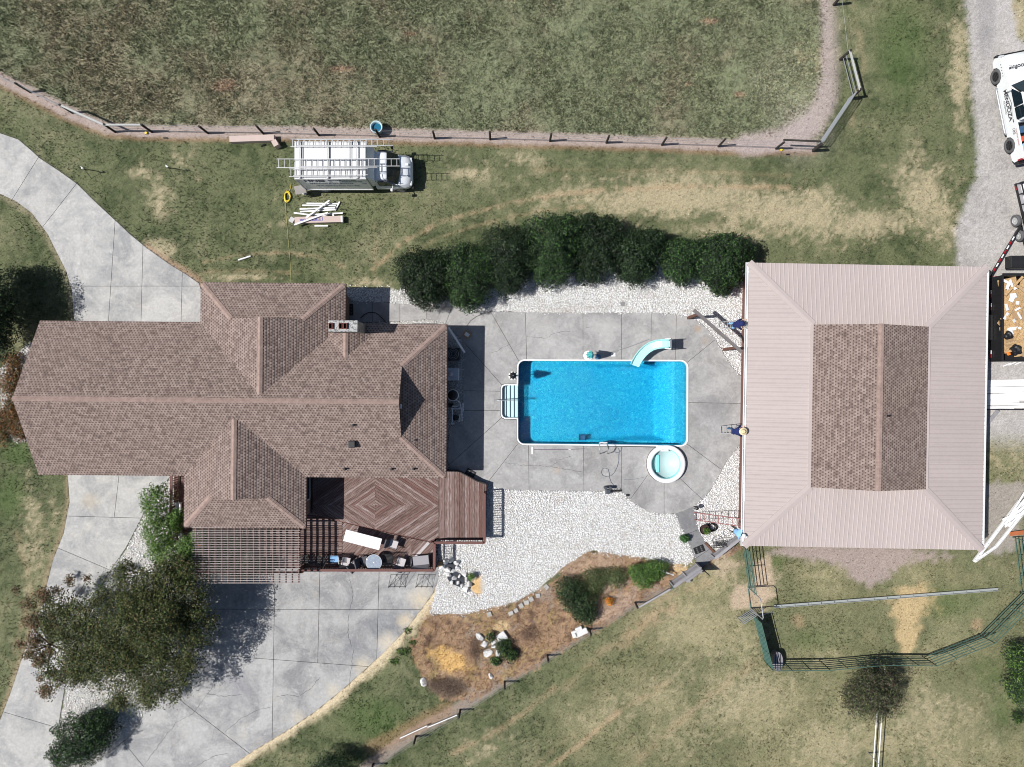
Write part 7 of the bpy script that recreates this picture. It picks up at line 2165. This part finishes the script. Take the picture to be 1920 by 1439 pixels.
for (a_, b_) in ((866, 776), (862, 790), (848, 766), (848, 792), (868, 757)):
    q = P(a_, b_, 0); MB().tube([(q.x, q.y, .05), (q.x, q.y, .48)], .036, 8).build('riser', M_PIPEW, pp)
q = P(855, 783); MB().lathe([(.16, 0), (.18, .3), (.15, .42), (.02, .44)], q, 20).build('pump_basket', M_BLKM, pp)
q = P(846, 760); MB().tube([P(841, 760, .25), P(850, 760, .25)], .10, 12).build('motor', M_BLKM, pp)
MB().beam(P(841, 614, 1.75), P(871, 661, .35), .11, .07).build('downspout_length', M_PIPEW, None, label='white downspout leaning from the house corner down to the deck', cat='downspout')
mb = thing('open_carton', 'small brown carton with white contents on the pool deck near the house corner', 'box', P(876, 628, .05))
q = P(876, 628, .05); rz_ = math.radians(-32)
MB().bbox((q.x, q.y, .12), (.44, .40, .16), .01, rz=rz_).build('carton', M_CARD, mb); MB().bbox((q.x, q.y, .215), (.26, .20, .04), .01, rz=rz_).build('contents', M_WHITE, mb)
def grate(label, px, py, w_, d_, rz, z, cat='mat', m=M_BLKM, nm='door_mat'):
    q = P(px, py, z); t = thing(nm, label, cat, q, rz)
    MB().bbox((0, 0, .012), (w_, d_, .024), .006).build('mat', m, t, local=True)
    for i in range(2):
        for j in range(3): MB().lathe([(.05, .024), (.05, .03), (.02, .03)], ((i - .5) * w_ * .42, (j - 1) * d_ * .28, 0), 10).build('pattern_knob', M_RUB, t, local=True)
    return t


grate('black patterned rubber mat at the curved deck edge', 881.5, 888.5, .56, .46, RD(-30), .05)
grate('black door mat in the shade beside the north wing', 656, 581, .40, .66, 0, .05)
grate('dark speckled door mat on the garden path near the board gate', 1311, 1030.5, .60, .40, RD(22), .03)
MB().tube([P(a_, b_, .08) for a_, b_ in [(676, 597), (683, 590), (692, 586), (702, 586), (711, 591), (722, 603)]], .022, 6).build('black_hose', M_BLACK, None, label='black hose arching over the shaded walkway by the chimney', cat='hose')
MB().tube([P(a_, b_, .07) for a_, b_ in [(875, 612), (882, 602), (893, 594), (905, 589), (918, 586)]], .012, 5).build('thin_cable', M_BLACK, None, label='thin dark cable curving over the corner of the pool deck', cat='cable')
MB().beam(P(643, 548, .9), P(659, 549, .6), .08, .05).build('downspout_length', M_PIPEW, None, label='white downspout end poking out from the shaded north wing wall', cat='downspout')
MB().lathe([(.14, 0), (.14, .018), (.02, .018)], P(1168, 570.5, .03), 20).build('drain_cover', mat('grey_cover', A(150, 150, 150), .7), None, label='round grey drain cover in the white stones above the pool', cat='cover')

# ------------------------------------------------------------------ pool things
def closed_umbrella(label, px, py, m, bm_, hgt, base_r=.26):
    q = P(px, py, .05); t = thing('closed_umbrella', label, 'umbrella', q, 0, 'closed umbrellas by the pool')
    MB().tube([q, q + Vector((0, 0, hgt))], .022, 8).build('pole', M_STEEL, t)
    MB().lathe([(base_r, 0), (base_r, .05), (base_r * .5, .10), (.04, .14), (.03, .30)], q, 20).build('base', bm_, t)
    mb = MB(); n = 24; prof = [(.21, hgt * .42), (.17, hgt * .55), (.13, hgt * .75), (.06, hgt * .95), (.015, hgt)]
    vs = []
    for i, (r_, z_) in enumerate(prof):
        for k in range(n):
            rr_ = r_ * (1 + (.32 if k % 3 == 0 else -.15)); vs.append((q.x + rr_ * math.cos(2 * math.pi * k / n), q.y + rr_ * math.sin(2 * math.pi * k / n), q.z + z_ + (.05 if k % 3 else -.04) * (i == 0)))
    mb.add(vs, [(i * n + k, i * n + (k + 1) % n, (i + 1) * n + (k + 1) % n, (i + 1) * n + k) for i in range(4) for k in range(n)])
    mb.build('canopy', m, t)
    return t


closed_umbrella('closed teal umbrella in a white base above the pool', 1103, 667, mat('teal_canvas', (.10, .52, .52), .9, var=.1), M_WHITE, 1.95, .28)
pn = closed_umbrella('closed black umbrella in a round white base at the top left pool corner', 962, 705, mat('black_canvas', (.02, .02, .022), .9), M_DIRTY, 2.0, .26)
sk = thing('leaf_skimmer', 'blue round skimmer net on a long thin pole above the pool', 'net', P(1121, 670, .06))
MB().lathe([(.17, 0), (.17, .02), (.02, .03)], P(1121, 670, .06), 20).build('net', mat('blue_net', A(90, 140, 175), .8), sk)
MB().tube([P(1126, 667, .09), P(1177, 651.5, .09), P(1216, 637, .09)], .014, 6).build('pole', M_STEEL, sk)
MB().bbox(P(1150, 665.5, .065), (.25, .20, .03), .006).build('skimmer_lid', M_WHITE, None, label='small square white skimmer lid above the pool', cat='lid')
sl = thing('pool_slide', 'curved aqua water slide at the top right of the pool', 'slide', P(1230, 655, .05))
cl = [(1189.5, 686, .38), (1192, 680, .46), (1197, 671.5, .58), (1204, 662.5, .72), (1212, 655, .87), (1221, 649.5, 1.02), (1231, 646.3, 1.16), (1241, 645.0, 1.27), (1250, 645, 1.33), (1254, 645.2, 1.34)]
pc = [P(*c_) for c_ in cl]
mb = MB(); vs = []; K = 7
for i, p_ in enumerate(pc):
    d = (pc[min(i + 1, len(pc) - 1)] - pc[max(i - 1, 0)]); d.z = 0; d.normalize(); s_ = Vector((-d.y, d.x, 0))
    for (o_, z_) in ((-.27, .12), (-.25, .16), (-.21, .13), (-.17, .02), (.17, .02), (.21, .13), (.25, .16), (.27, .12), (.20, -.03), (-.20, -.03)):
        vs.append(p_ + s_ * o_ + Vector((0, 0, z_)))
n = 10
mb.add(vs, [(i * n + k, i * n + (k + 1) % n, (i + 1) * n + (k + 1) % n, (i + 1) * n + k) for i in range(len(pc) - 1) for k in range(n)] + [tuple(range(n)), tuple((len(pc) - 1) * n + k for k in range(n - 1, -1, -1))])
mb.build('flume', M_AQUA, sl, smooth=False)
top = pc[-1]
MB().bbox(top + Vector((.09, 0, -.02)), (.14, .5, .05), .02).build('top_platform', M_STEEL, sl)
for sy in (-.27, .27):
    MB().tube([top + Vector((.10, sy, .28)), top + Vector((.04, sy, .36)), top + Vector((-.25, sy, .16))], .02, 8).build('handrail', M_WHITE, sl)
    MB().tube([top + Vector((.10, sy, .28)), top + Vector((.16, sy, .0)), (top.x + .38, top.y + sy, .06)], .02, 8).build('ladder_rail', M_STEEL, sl)
for k in range(4):
    f = (k + .6) / 4.4; MB().bbox((top.x + .16 + .22 * (1 - f) , top.y, .05 + (top.z - .05) * f), (.09, .52, .03), .008).build('ladder_step', M_STEEL, sl)
for (px, py, z_) in ((1214, 655, .84), (1232, 648, 1.1)):
    q = P(px, py, z_); MB().tube([(q.x, q.y, .05), (q.x, q.y, z_)], .035, 8).build('support_leg', M_STEEL, sl)
br = thing('pool_brush', 'white pool brush head on a long thin pole below the pool', 'brush', P(998, 843, .06))
MB().bbox(P(998.5, 845, .08), (.11, .42, .05), .015).build('brush_head', M_WHITE, br)
MB().tube([P(1001, 843.5, .08), P(1068, 843, .08), P(1096, 842, .08)], .014, 6).build('pole', mat('mauve_pole', A(120, 100, 125), .5), br)
MB().tube([P(1066, 843, .08), P(1070, 843, .08)], .022, 8).build('clamp', M_WHITE, br)
cln = thing('pool_cleaner', 'square dark-edged robotic cleaner resting under water near the lower pool edge', 'pool cleaner', P(1092, 820, -.85))
q = P(1092, 820, -.85)
MB().bbox(q + Vector((0, 0, .12)), (.34, .30, .14), .04).build('body', mat('cleaner_blue', (.05, .16, .35), .5), cln)
for sx in (-.19, .19): MB().bbox(q + Vector((sx, 0, .08)), (.06, .34, .14), .03).build('track', M_BLKM, cln)
MB().tube([q + Vector((-.14, -.13, .22)), q + Vector((-.14, .13, .26)), q + Vector((.14, .13, .26)), q + Vector((.14, -.13, .22))], .014, 6).build('handle', mat('navy_handle', (.01, .02, .10), .4), cln)
ho = thing('vacuum_hose', 'grey-blue cleaner cable looping from the pool ladder to the bin stand', 'cable', P(1160, 850, .06))
hp_ = [(1165, 836), (1166, 842), (1162, 848), (1158, 849.5), (1153, 848), (1152, 843), (1155, 840), (1159, 840.5), (1161, 845), (1160, 855), (1160, 865), (1157, 876), (1152, 886), (1146, 892), (1138, 894.5), (1130, 892), (1127, 886), (1129, 880), (1134, 878), (1140, 880), (1142, 887), (1143, 897), (1146, 905), (1152, 912), (1155, 915)]
MB().tube([P(a_, b_, .07) for a_, b_ in hp_], .013, 6).build('cable', M_HOSE, ho)
MB().tube([P(a_, b_, -.5) for a_, b_ in [(1096, 818), (1110, 806), (1128, 800), (1145, 808), (1150, 796), (1138, 778), (1145, 766), (1160, 770), (1158, 785), (1140, 790), (1128, 782), (1132, 770)]], .012, 6).build('underwater_cable', mat('deep_cable', (.01, .28, .50), .5), ho)
MB().tube([P(a_, b_, .06) for a_, b_ in [(1170, 900), (1190, 899), (1208, 895)]], .008, 5).build('thin_cord', M_HOSE, ho)
cc_ = thing('cleaner_caddy', 'dark grey cleaner caddy with two upright cylinders where deck meets white stones', 'caddy', P(1139, 917))
for dx in (-.13, .13):
    q = P(1138, 914); MB().cyl((q.x + dx, q.y + .02, .10), .085, .45, 14, .09).build('cylinder', mat('slate_plastic', (.06, .07, .085), .5), cc_)
MB().bbox(P(1140, 922, .14), (.30, .26, .22), .04).build('base', mat('slate_plastic', (.06, .07, .085), .5), cc_)
MB().tube([P(1153, 924, .12), P(1152, 917, .34), P(1158, 917, .34), P(1160, 924, .12)], .012, 6).build('handle', M_BLKM, cc_)
MB().beam(P(1148, 921, .10), P(1165, 920, .10), .10, .05).build('foot_plate', M_BLKM, cc_)
MB().lathe([(.10, 0), (.09, .05), (.02, .06)], P(1177, 928.5, .04), 12, 1.3, .7).build('stone_turtle', M_BLKM, None, label='small flat dark oval object on the deck edge below the spa', cat='ornament')
MB().lathe([(.03, 0), (.03, .45), (.12, .47), (.10, .62), (.02, .66)], P(1302, 950, .02), 14).build('path_light', M_BLKM, None, label='short black path light where the garden path leaves the pool deck', cat='lamp')
# planters, hose reel, by the garden path
pt = thing('flower_pot', 'round brown pot of green leaves right of the garden path', 'pot', P(1318, 991)); q = P(1318, 991)
MB().lathe([(.17, 0), (.26, .34), (.29, .36), (.26, .36), (.22, .28), (.02, .28)], q, 24).build('pot', mat('brown_glaze', (.05, .03, .025), .4), pt)
V_, F_, C_, _c = leaf_cloud([(q.x + .10, q.y - .08, .45, .20, .18, .16)], 420, .05, BG, 77, shell=.1, aspect=.3)
me = np_mesh('foliage', V_ - np.array(q), F_, C_, M_LEAF); o_ = bpy.data.objects.new('foliage', me); COL.objects.link(o_); o_.parent = pt
ch_ = thing('coiled_hose', 'black garden hose coiled on the white stones by the barn corner', 'hose', P(1336, 988)); pts = []
for k in range(9 * 16):
    t = 2 * math.pi * k / 16; pts.append(P(1335 + (8.2 + 1.8 * math.sin(k * .21)) * math.cos(t) + 2 * math.sin(k * .05), 989 + (7 + 1.4 * math.sin(k * .3)) * math.sin(t), .05 + .008 * (k // 16)))
MB().tube(pts, .013, 5).build('coil', M_BLACK, ch_)
for c0_, r_ in (((1363, 999), 7.5), ((1346, 1014), 10)):
    MB().tube([P(c0_[0] + r_ * math.cos(t), c0_[1] + r_ * .9 * math.sin(t), .05) for t in [2 * math.pi * k / 20 * 1.3 for k in range(21)]], .010, 5).build('loop', M_BLACK, ch_)
an_ = thing('iron_bench', 'small black wrought-iron garden seat inside the right board fence', 'bench', P(1347, 1016))
q = P(1346, 1017)
for k in range(5): MB().beam((q.x - .4, q.y + .06 - .07 * k, .40), (q.x + .4, q.y + .10 - .07 * k, .40), .035, .02).build('slat', M_BLKM, an_)
for sx in (-.38, .38):
    for sy in (-.2, .12): MB().tube([(q.x + sx, q.y + sy, .0), (q.x + sx, q.y + sy, .40)], .014, 5).build('leg', M_BLKM, an_)
MB().tube([(q.x - .4, q.y + .14, .38), (q.x - .38, q.y + .2, .75), (q.x, q.y + .22, .85), (q.x + .38, q.y + .2, .75), (q.x + .4, q.y + .14, .38)], .015, 6).build('back', M_BLKM, an_)
MB().beam(P(1322, 1018, .05), P(1346, 1044, .05), .12, .10).build('timber_edging', M_BROWN, None, label='brown timber edging along the right side of the garden path', cat='edging')

# ------------------------------------------------------------------ rocks and stepping stones
rr = random.Random(12)
M_STEP = mat('stepping_stone', A(192, 190, 186), .9, var=.15, bump=.4)
lbl = ['stepping stone alone at the left of the row under the white stones', 'first of the two touching stepping stones at the lower left of the row', 'second of the two touching stepping stones, slightly higher', 'square stepping stone in the left middle of the row', 'square stepping stone in the exact middle of the row', 'smaller tilted stepping stone between two squarer ones', 'bright square stepping stone right of the middle', 'last stepping stone up beside the elongated shrub']
for (px, py, a_), l_ in zip([(917.5, 1152, .3), (958, 1150, .4), (967.5, 1145, .5), (977, 1136, .5), (987.5, 1130, .2), (996, 1124, .5), (1009, 1117, .2), (1024.5, 1101, .8)], lbl):
    MB().bbox(P(px, py, .05), (.27 + rr.uniform(-.03, .03), .25 + rr.uniform(-.03, .03), .07), .015, rz=a_).build('stepping_stone', M_STEP, None, label=l_, cat='stone', group='stepping stones along the edge of the white stones')
for (px, py, w_, d_, a_, l_) in [(900, 1193, .62, .45, -.9, 'white limestone rock, upper left of the group in the weedy bed'), (908, 1208, .5, .42, .2, 'white limestone rock in the left middle of the rock group'), (915, 1225, .62, .5, .3, 'white limestone rock at the bottom of the rock group'), (926, 1208, .62, .5, .9, 'white limestone rock touching the square slab'), (933, 1225, .34, .5, .1, 'narrow white limestone rock right of the bottom one'), (928, 1243, .4, .3, .2, 'flat white limestone rock below the green shrub'), (794, 1279, .44, .62, .4, 'lone white limestone rock near the parking slab corner'), (920, 1268, .25, .4, .4, 'small pale rock low in the weedy bed')]:
    MB().rock(P(px, py), (w_, d_, .2), rr, 18, a_).build('limestone_rock', M_DIRTY, None, label=l_, cat='rock', group='white limestone rocks in the weedy bed')
sq = thing('limestone_slab', 'square white limestone slab with a faint blue mark in the weedy bed', 'rock', P(941, 1195)); MB().bbox(P(941, 1195, .16), (.58, .50, .14), .03, rz=.62).build('slab', M_DIRTY, sq)
MB().tube([P(941, 1195, .234) + Vector((.06 * math.cos(t), .06 * math.sin(t), 0)) for t in [k * .6 for k in range(10)]], .006, 4).build('blue_mark', mat('faint_blue', (.3, .36, .5), .8), sq)
for (px, py, w_, d_, a_, l_) in [(1090, 1186, .75, .34, .42, 'long white limestone block beside the lower fence, lower one'), (1077, 1189, .30, .4, .3, 'white limestone block at the left of the long one by the lower fence'), (1085, 1179, .4, .22, .4, 'thin white limestone block above the long one by the lower fence')]:
    MB().bbox(P(px, py, .11), (w_, d_, .2), .03, rz=a_).build('limestone_block', M_DIRTY, None, label=l_, cat='rock', group='white limestone blocks by the lower fence')
ty = thing('old_tyre', 'old black tyre lying in the weedy bed right of the green shrub', 'tyre', P(966, 1221)); q = P(966, 1221)
MB().tube([q + Vector((.19 * math.cos(t), .19 * math.sin(t), .09)) for t in [2 * math.pi * k / 24 for k in range(24)]], .07, 8, close=True).build('tyre', M_BLKM, ty, smooth=True)
# boulder waterfall at the deck corner
bd = [(836, 1052), (846, 1049), (856, 1054), (858, 1064), (840, 1068), (830, 1062), (850, 1070), (842, 1078), (852, 1084), (862, 1080), (870, 1076), (874, 1086), (858, 1092), (866, 1098), (874, 1104), (882, 1108), (848, 1092), (880, 1096)]
for i, (px, py) in enumerate(bd):
    s0 = rr.uniform(.18, .42)
    MB().rock(P(px, py), (s0 * 1.25, s0, s0 * rr.uniform(.8, 1.5)), rr, 14, rr.uniform(0, 3)).build('boulder', M_DIRTY, None, label='pale boulder piled in the dry waterfall at the deck corner', cat='boulder', group='boulders of the dry waterfall by the deck')
shade_sheet = MB(); q = P(858, 1086); shade_sheet.add([(q.x + (.55 + .1 * math.sin(3 * t)) * math.cos(t), q.y + (.40 + .08 * math.sin(4 * t)) * math.sin(t), .07) for t in [2 * math.pi * k / 18 for k in range(18)]], [tuple(range(18))])  # flat dark sheets put in for the shade between the boulders
shade_sheet.build('shade_patch', mat('painted_dark_shade', A(52, 56, 66), .6, var=.3, scale=6), None, label='dark flat sheet standing in for the shade between the boulders by the deck corner', cat='shade patch')
shade_sheet = MB(); q = P(846, 1060); shade_sheet.add([(q.x + (.38 + .08 * math.sin(3 * t)) * math.cos(t), q.y + (.28 + .06 * math.sin(4 * t)) * math.sin(t), .07) for t in [2 * math.pi * k / 18 for k in range(18)]], [tuple(range(18))])
shade_sheet.build('shade_patch', mat('painted_dark_shade', A(52, 56, 66), .6, var=.3, scale=6), None, label='small dark sheet standing in for shade among the upper boulders right below the deck', cat='shade patch')
MB().bbox(P(826.5, 1058, .14), (.28, .24, .26), .03).build('tan_block', M_CARD, None, label='tan stone block at the foot of the lower deck corner', cat='block')
sp = MB()
for k in range(5): sp.box(P(824 + k * .2, 1022 + 7 * k, .25), (.03, .05, .5))
sp.beam(P(822, 1020, .5), P(823, 1060, .5), .05, .05)
# bleached branches lying on the white fence
brn = thing('bleached_branch', 'white bleached branch leaning out of the leafy shrub by the board fence', 'branch', P(1250, 1070))
for k in range(4): MB().tube([P(1234 + 2 * k, 1067 + k, .75), P(1246, 1071 + 1.5 * k, .7 - .05 * k), P(1263, 1080 - k, .35)], [.012, .018, .02], 5).build('twig', M_WHITE, brn)
# brown stems in the weedy bed
MB().tube([P(1021, 1144, .05), P(1031, 1134, .08)], .02, 5).build('pale_stick', M_CARD, None, label='pale stick on the weedy bed below the last stepping stone', cat='stick')

# ------------------------------------------------------------------ people on ladders at the barn gutter
def person(label, base, yaw, joints_over=None, shirt=M_NAVY, pants=M_JEAN, hat=None, hat_m=None, zfeet=1.3, lean=.0, side=0.0):
    """standing on a rung, working on the gutter. Local: faces +x."""
    t = thing('person', label, 'person', Vector((base.x, base.y, 0)), yaw)
    z = zfeet
    J = {'pel': (0, 0, z + .92), 'sp': (.03 + lean * .4, 0, z + 1.12), 'ch': (.06 + lean, 0, z + 1.34), 'nk': (.10 + lean * 1.2, 0, z + 1.50), 'hd': (.15 + lean * 1.4, 0, z + 1.62), 'tp': (.16 + lean * 1.4, 0, z + 1.72),
         'hl': (0, .10, z + .88), 'kl': (.09, .13, z + .48), 'al': (-.02, .13, z + .08), 'tl': (.14, .14, z + .04),
         'hr': (0, -.10, z + .88), 'kr': (.16, -.13, z + .64), 'ar': (.04, -.13, z + .38), 'tr': (.19, -.14, z + .35),
         'sl': (.07 + lean, .19, z + 1.40), 'el': (.25 + lean, .25, z + 1.24), 'wl': (.44 + lean, .20, z + 1.33),
         'sr': (.07 + lean, -.19, z + 1.40), 'er': (.20 + lean, -.30, z + 1.22), 'wr': (.42 + lean, -.22, z + 1.30)}
    Rr = {'pel': .145, 'sp': .13, 'ch': .15, 'nk': .062, 'hd': .098, 'tp': .085, 'hl': .10, 'kl': .068, 'al': .05, 'tl': .04, 'hr': .10, 'kr': .068, 'ar': .05, 'tr': .04, 'sl': .075, 'el': .05, 'wl': .034, 'sr': .075, 'er': .05, 'wr': .034}
    if joints_over: J.update(joints_over)
    E = [('pel', 'sp'), ('sp', 'ch'), ('ch', 'nk'), ('nk', 'hd'), ('hd', 'tp'), ('pel', 'hl'), ('hl', 'kl'), ('kl', 'al'), ('al', 'tl'), ('pel', 'hr'), ('hr', 'kr'), ('kr', 'ar'), ('ar', 'tr'), ('ch', 'sl'), ('sl', 'el'), ('el', 'wl'), ('ch', 'sr'), ('sr', 'er'), ('er', 'wr')]
    # palm and five fingers per hand
    for s_, sg in (('l', 1), ('r', -1)):
        wv = Vector(J['w' + s_])
        pv = wv + Vector((.06, 0, .0)); J['p' + s_] = tuple(pv); Rr['p' + s_] = .030; E.append(('w' + s_, 'p' + s_))
        for f in range(4):
            off = (f - 1.5) * .019
            a1 = pv + Vector((.035, off, .005)); a2 = pv + Vector((.065 - abs(f - 1.3) * .006, off * 1.2, -.02))
            J['f%s%da' % (s_, f)] = tuple(a1); J['f%s%db' % (s_, f)] = tuple(a2); Rr['f%s%da' % (s_, f)] = .0095; Rr['f%s%db' % (s_, f)] = .008
            E += [('p' + s_, 'f%s%da' % (s_, f)), ('f%s%da' % (s_, f), 'f%s%db' % (s_, f))]
        th = pv + Vector((.02, -sg * .045, -.02)); J['t_' + s_] = tuple(th); Rr['t_' + s_] = .010; E.append(('p' + s_, 't_' + s_))
    names = list(J); bm = bmesh.new(); vl = bm.verts.layers.skin.verify()
    V_ = {}
    for n_ in names:
        v_ = bm.verts.new(J[n_]); r_ = Rr[n_]; v_[vl].radius = (r_, r_ * (1.15 if n_ in ('ch', 'pel', 'sp') else 1)); v_[vl].use_root = (n_ == 'pel'); V_[n_] = v_
    for a_, b_ in E: bm.edges.new((V_[a_], V_[b_]))
    me = bpy.data.meshes.new('person_skin'); bm.to_mesh(me); bm.free()
    tmp = bpy.data.objects.new('person_tmp', me); COL.objects.link(tmp)
    tmp.modifiers.new('skin', 'SKIN'); sb_ = tmp.modifiers.new('sub', 'SUBSURF'); sb_.levels = 1; sb_.render_levels = 1
    dg = bpy.context.evaluated_depsgraph_get(); bme = bpy.data.meshes.new_from_object(tmp.evaluated_get(dg)); bpy.data.objects.remove(tmp)
    for m_ in (shirt, pants, M_SKIN, M_BLACK): bme.materials.append(m_)
    def zone(a_, b_):
        if a_[0] in 'hka' and a_ not in ('hd',) and b_ in ('kl', 'al', 'kr', 'ar', 'hl', 'hr'): return 1
        if b_ in ('hl', 'hr', 'kl', 'kr', 'al', 'ar'): return 1
        if b_ in ('tl', 'tr'): return 3
        if b_ in ('hd', 'tp') or a_ in ('hd',): return 2
        if b_ in ('wl', 'wr') or a_ in ('wl', 'wr') or a_[0] == 'p' and a_ != 'pel' or a_[0] == 'f': return 2
        return 0
    for pg in bme.polygons:
        c_ = pg.center; best = (9, 0)
        for a_, b_ in E:
            A_ = Vector(J[a_]); B_ = Vector(J[b_]); d_ = B_ - A_; k_ = max(0, min(1, (c_ - A_).dot(d_) / max(d_.length_squared, 1e-9)))
            dd = (c_ - A_ - d_ * k_).length - .5 * (Rr[a_] + Rr[b_])
            if dd < best[0]: best = (dd, zone(a_, b_))
        pg.material_index = best[1]; pg.use_smooth = True
    o_ = bpy.data.objects.new('body', bme); COL.objects.link(o_); o_.parent = t
    hd = Vector(J['hd'])
    # face: eyes, nose, mouth, ears; hair
    fc = MB()
    for sy in (-.035, .035): fc.cyl(hd + Vector((.092, sy, .01)), .010, .008, 8, axis=(1, 0, 0))
    fc.build('eyes', M_BLACK, t, local=True)
    MB().hull([hd + Vector((.09, -.014, -.03)), hd + Vector((.09, .014, -.03)), hd + Vector((.118, 0, -.028)), hd + Vector((.09, 0, .015))]).build('nose', M_SKIN, t, local=True)
    MB().box(hd + Vector((.088, 0, -.055)), (.012, .045, .010)).build('mouth', M_RED, t, local=True)
    for sy in (-.1, .1): MB().bbox(hd + Vector((0, sy, 0)), (.03, .02, .055), .008).build('ear', M_SKIN, t, local=True)
    hb = bmesh.new(); bmesh.ops.create_uvsphere(hb, u_segments=16, v_segments=10, radius=.108)
    hm = MB(); hm.frombm(hb, lambda q: hd + Vector((q.x * 1.02 - .018, q.y * .98, max(q.z, -.03) * 1.05 + .03))); hb.free(); hm.build('hair', mat('dark_hair', (.02, .015, .012), .8), t, local=True, smooth=True)
    tp = Vector(J['tp'])
    if hat == 'straw':
        MB().lathe([(.18, -.01), (.215, .00), (.20, .012), (.11, .02), (.10, .10), (.06, .12), (.02, .105)], tp + Vector((0, 0, .01)), 28, 1.05, .95).build('hat', hat_m, t, local=True, smooth=True)
        MB().tube([tp + Vector((.108 * math.cos(a_), .104 * math.sin(a_), .04)) for a_ in [2 * math.pi * k / 24 for k in range(24)]], .010, 5, close=True).build('hat_band', M_BROWN, t, local=True)
    elif hat == 'cap':
        MB().lathe([(.115, -.05), (.12, .0), (.09, .06), (.02, .085)], tp, 20).build('cap', hat_m, t, local=True, smooth=True)
        MB().hull([tp + Vector((.09, -.07, -.01)), tp + Vector((.09, .07, -.01)), tp + Vector((.20, -.045, -.02)), tp + Vector((.20, .045, -.02)), tp + Vector((.09, 0, .005))]).build('cap_peak', hat_m, t, local=True)
    elif hat == 'hood':
        hb = bmesh.new(); bmesh.ops.create_uvsphere(hb, u_segments=18, v_segments=12, radius=.15)
        hm = MB(); hm.frombm(hb, lambda q: hd + Vector((q.x * 1.05 - .03, q.y * 1.1, q.z * .98 + .03))); hb.free(); hm.build('hood', hat_m, t, local=True, smooth=True)
    return t


gx1 = 12.62
p1 = P(0, 603); 
person('worker in dark blue hooded top and light jeans on a ladder near the hedge', Vector((12.10, 3.20, 0)), RD(4), shirt=M_NAVY, pants=M_LBLUE, hat='hood', hat_m=M_NAVY, zfeet=1.25, lean=.06)
person('worker in straw hat and navy shirt on a ladder at the barn gutter', Vector((12.05, -2.62, 0)), RD(12), shirt=M_NAVY, pants=M_JEAN, hat='straw', hat_m=M_STRAW, zfeet=1.25, lean=.10)
person('worker in white cap and light blue shirt on the red ladder', Vector((12.20, -8.05, 0)), RD(-25), shirt=M_LBLUE, pants=M_BLKM, hat='cap', hat_m=M_WHITE, zfeet=1.15, lean=.06)
ladder('aluminium ladder leaning on the barn gutter under the hooded worker', P(1346, 608.5, .03), P(1401, 610, 2.74), .36, group='ladders leaning on the barn gutter', up=(-.9, 0, .5))
ladder('aluminium ladder leaning on the barn gutter under the straw-hatted worker', P(1350, 806, .05), P(1401, 806.5, 2.74), .42, group='ladders leaning on the barn gutter', up=(-.9, 0, .5))
ladder('red fibreglass ladder leaning on the barn gutter at its lower corner', P(1302, 968, .03), P(1401, 982, 2.60), .42, m=M_FIBR, group='ladders leaning on the barn gutter', up=(-.5, 0, .8))
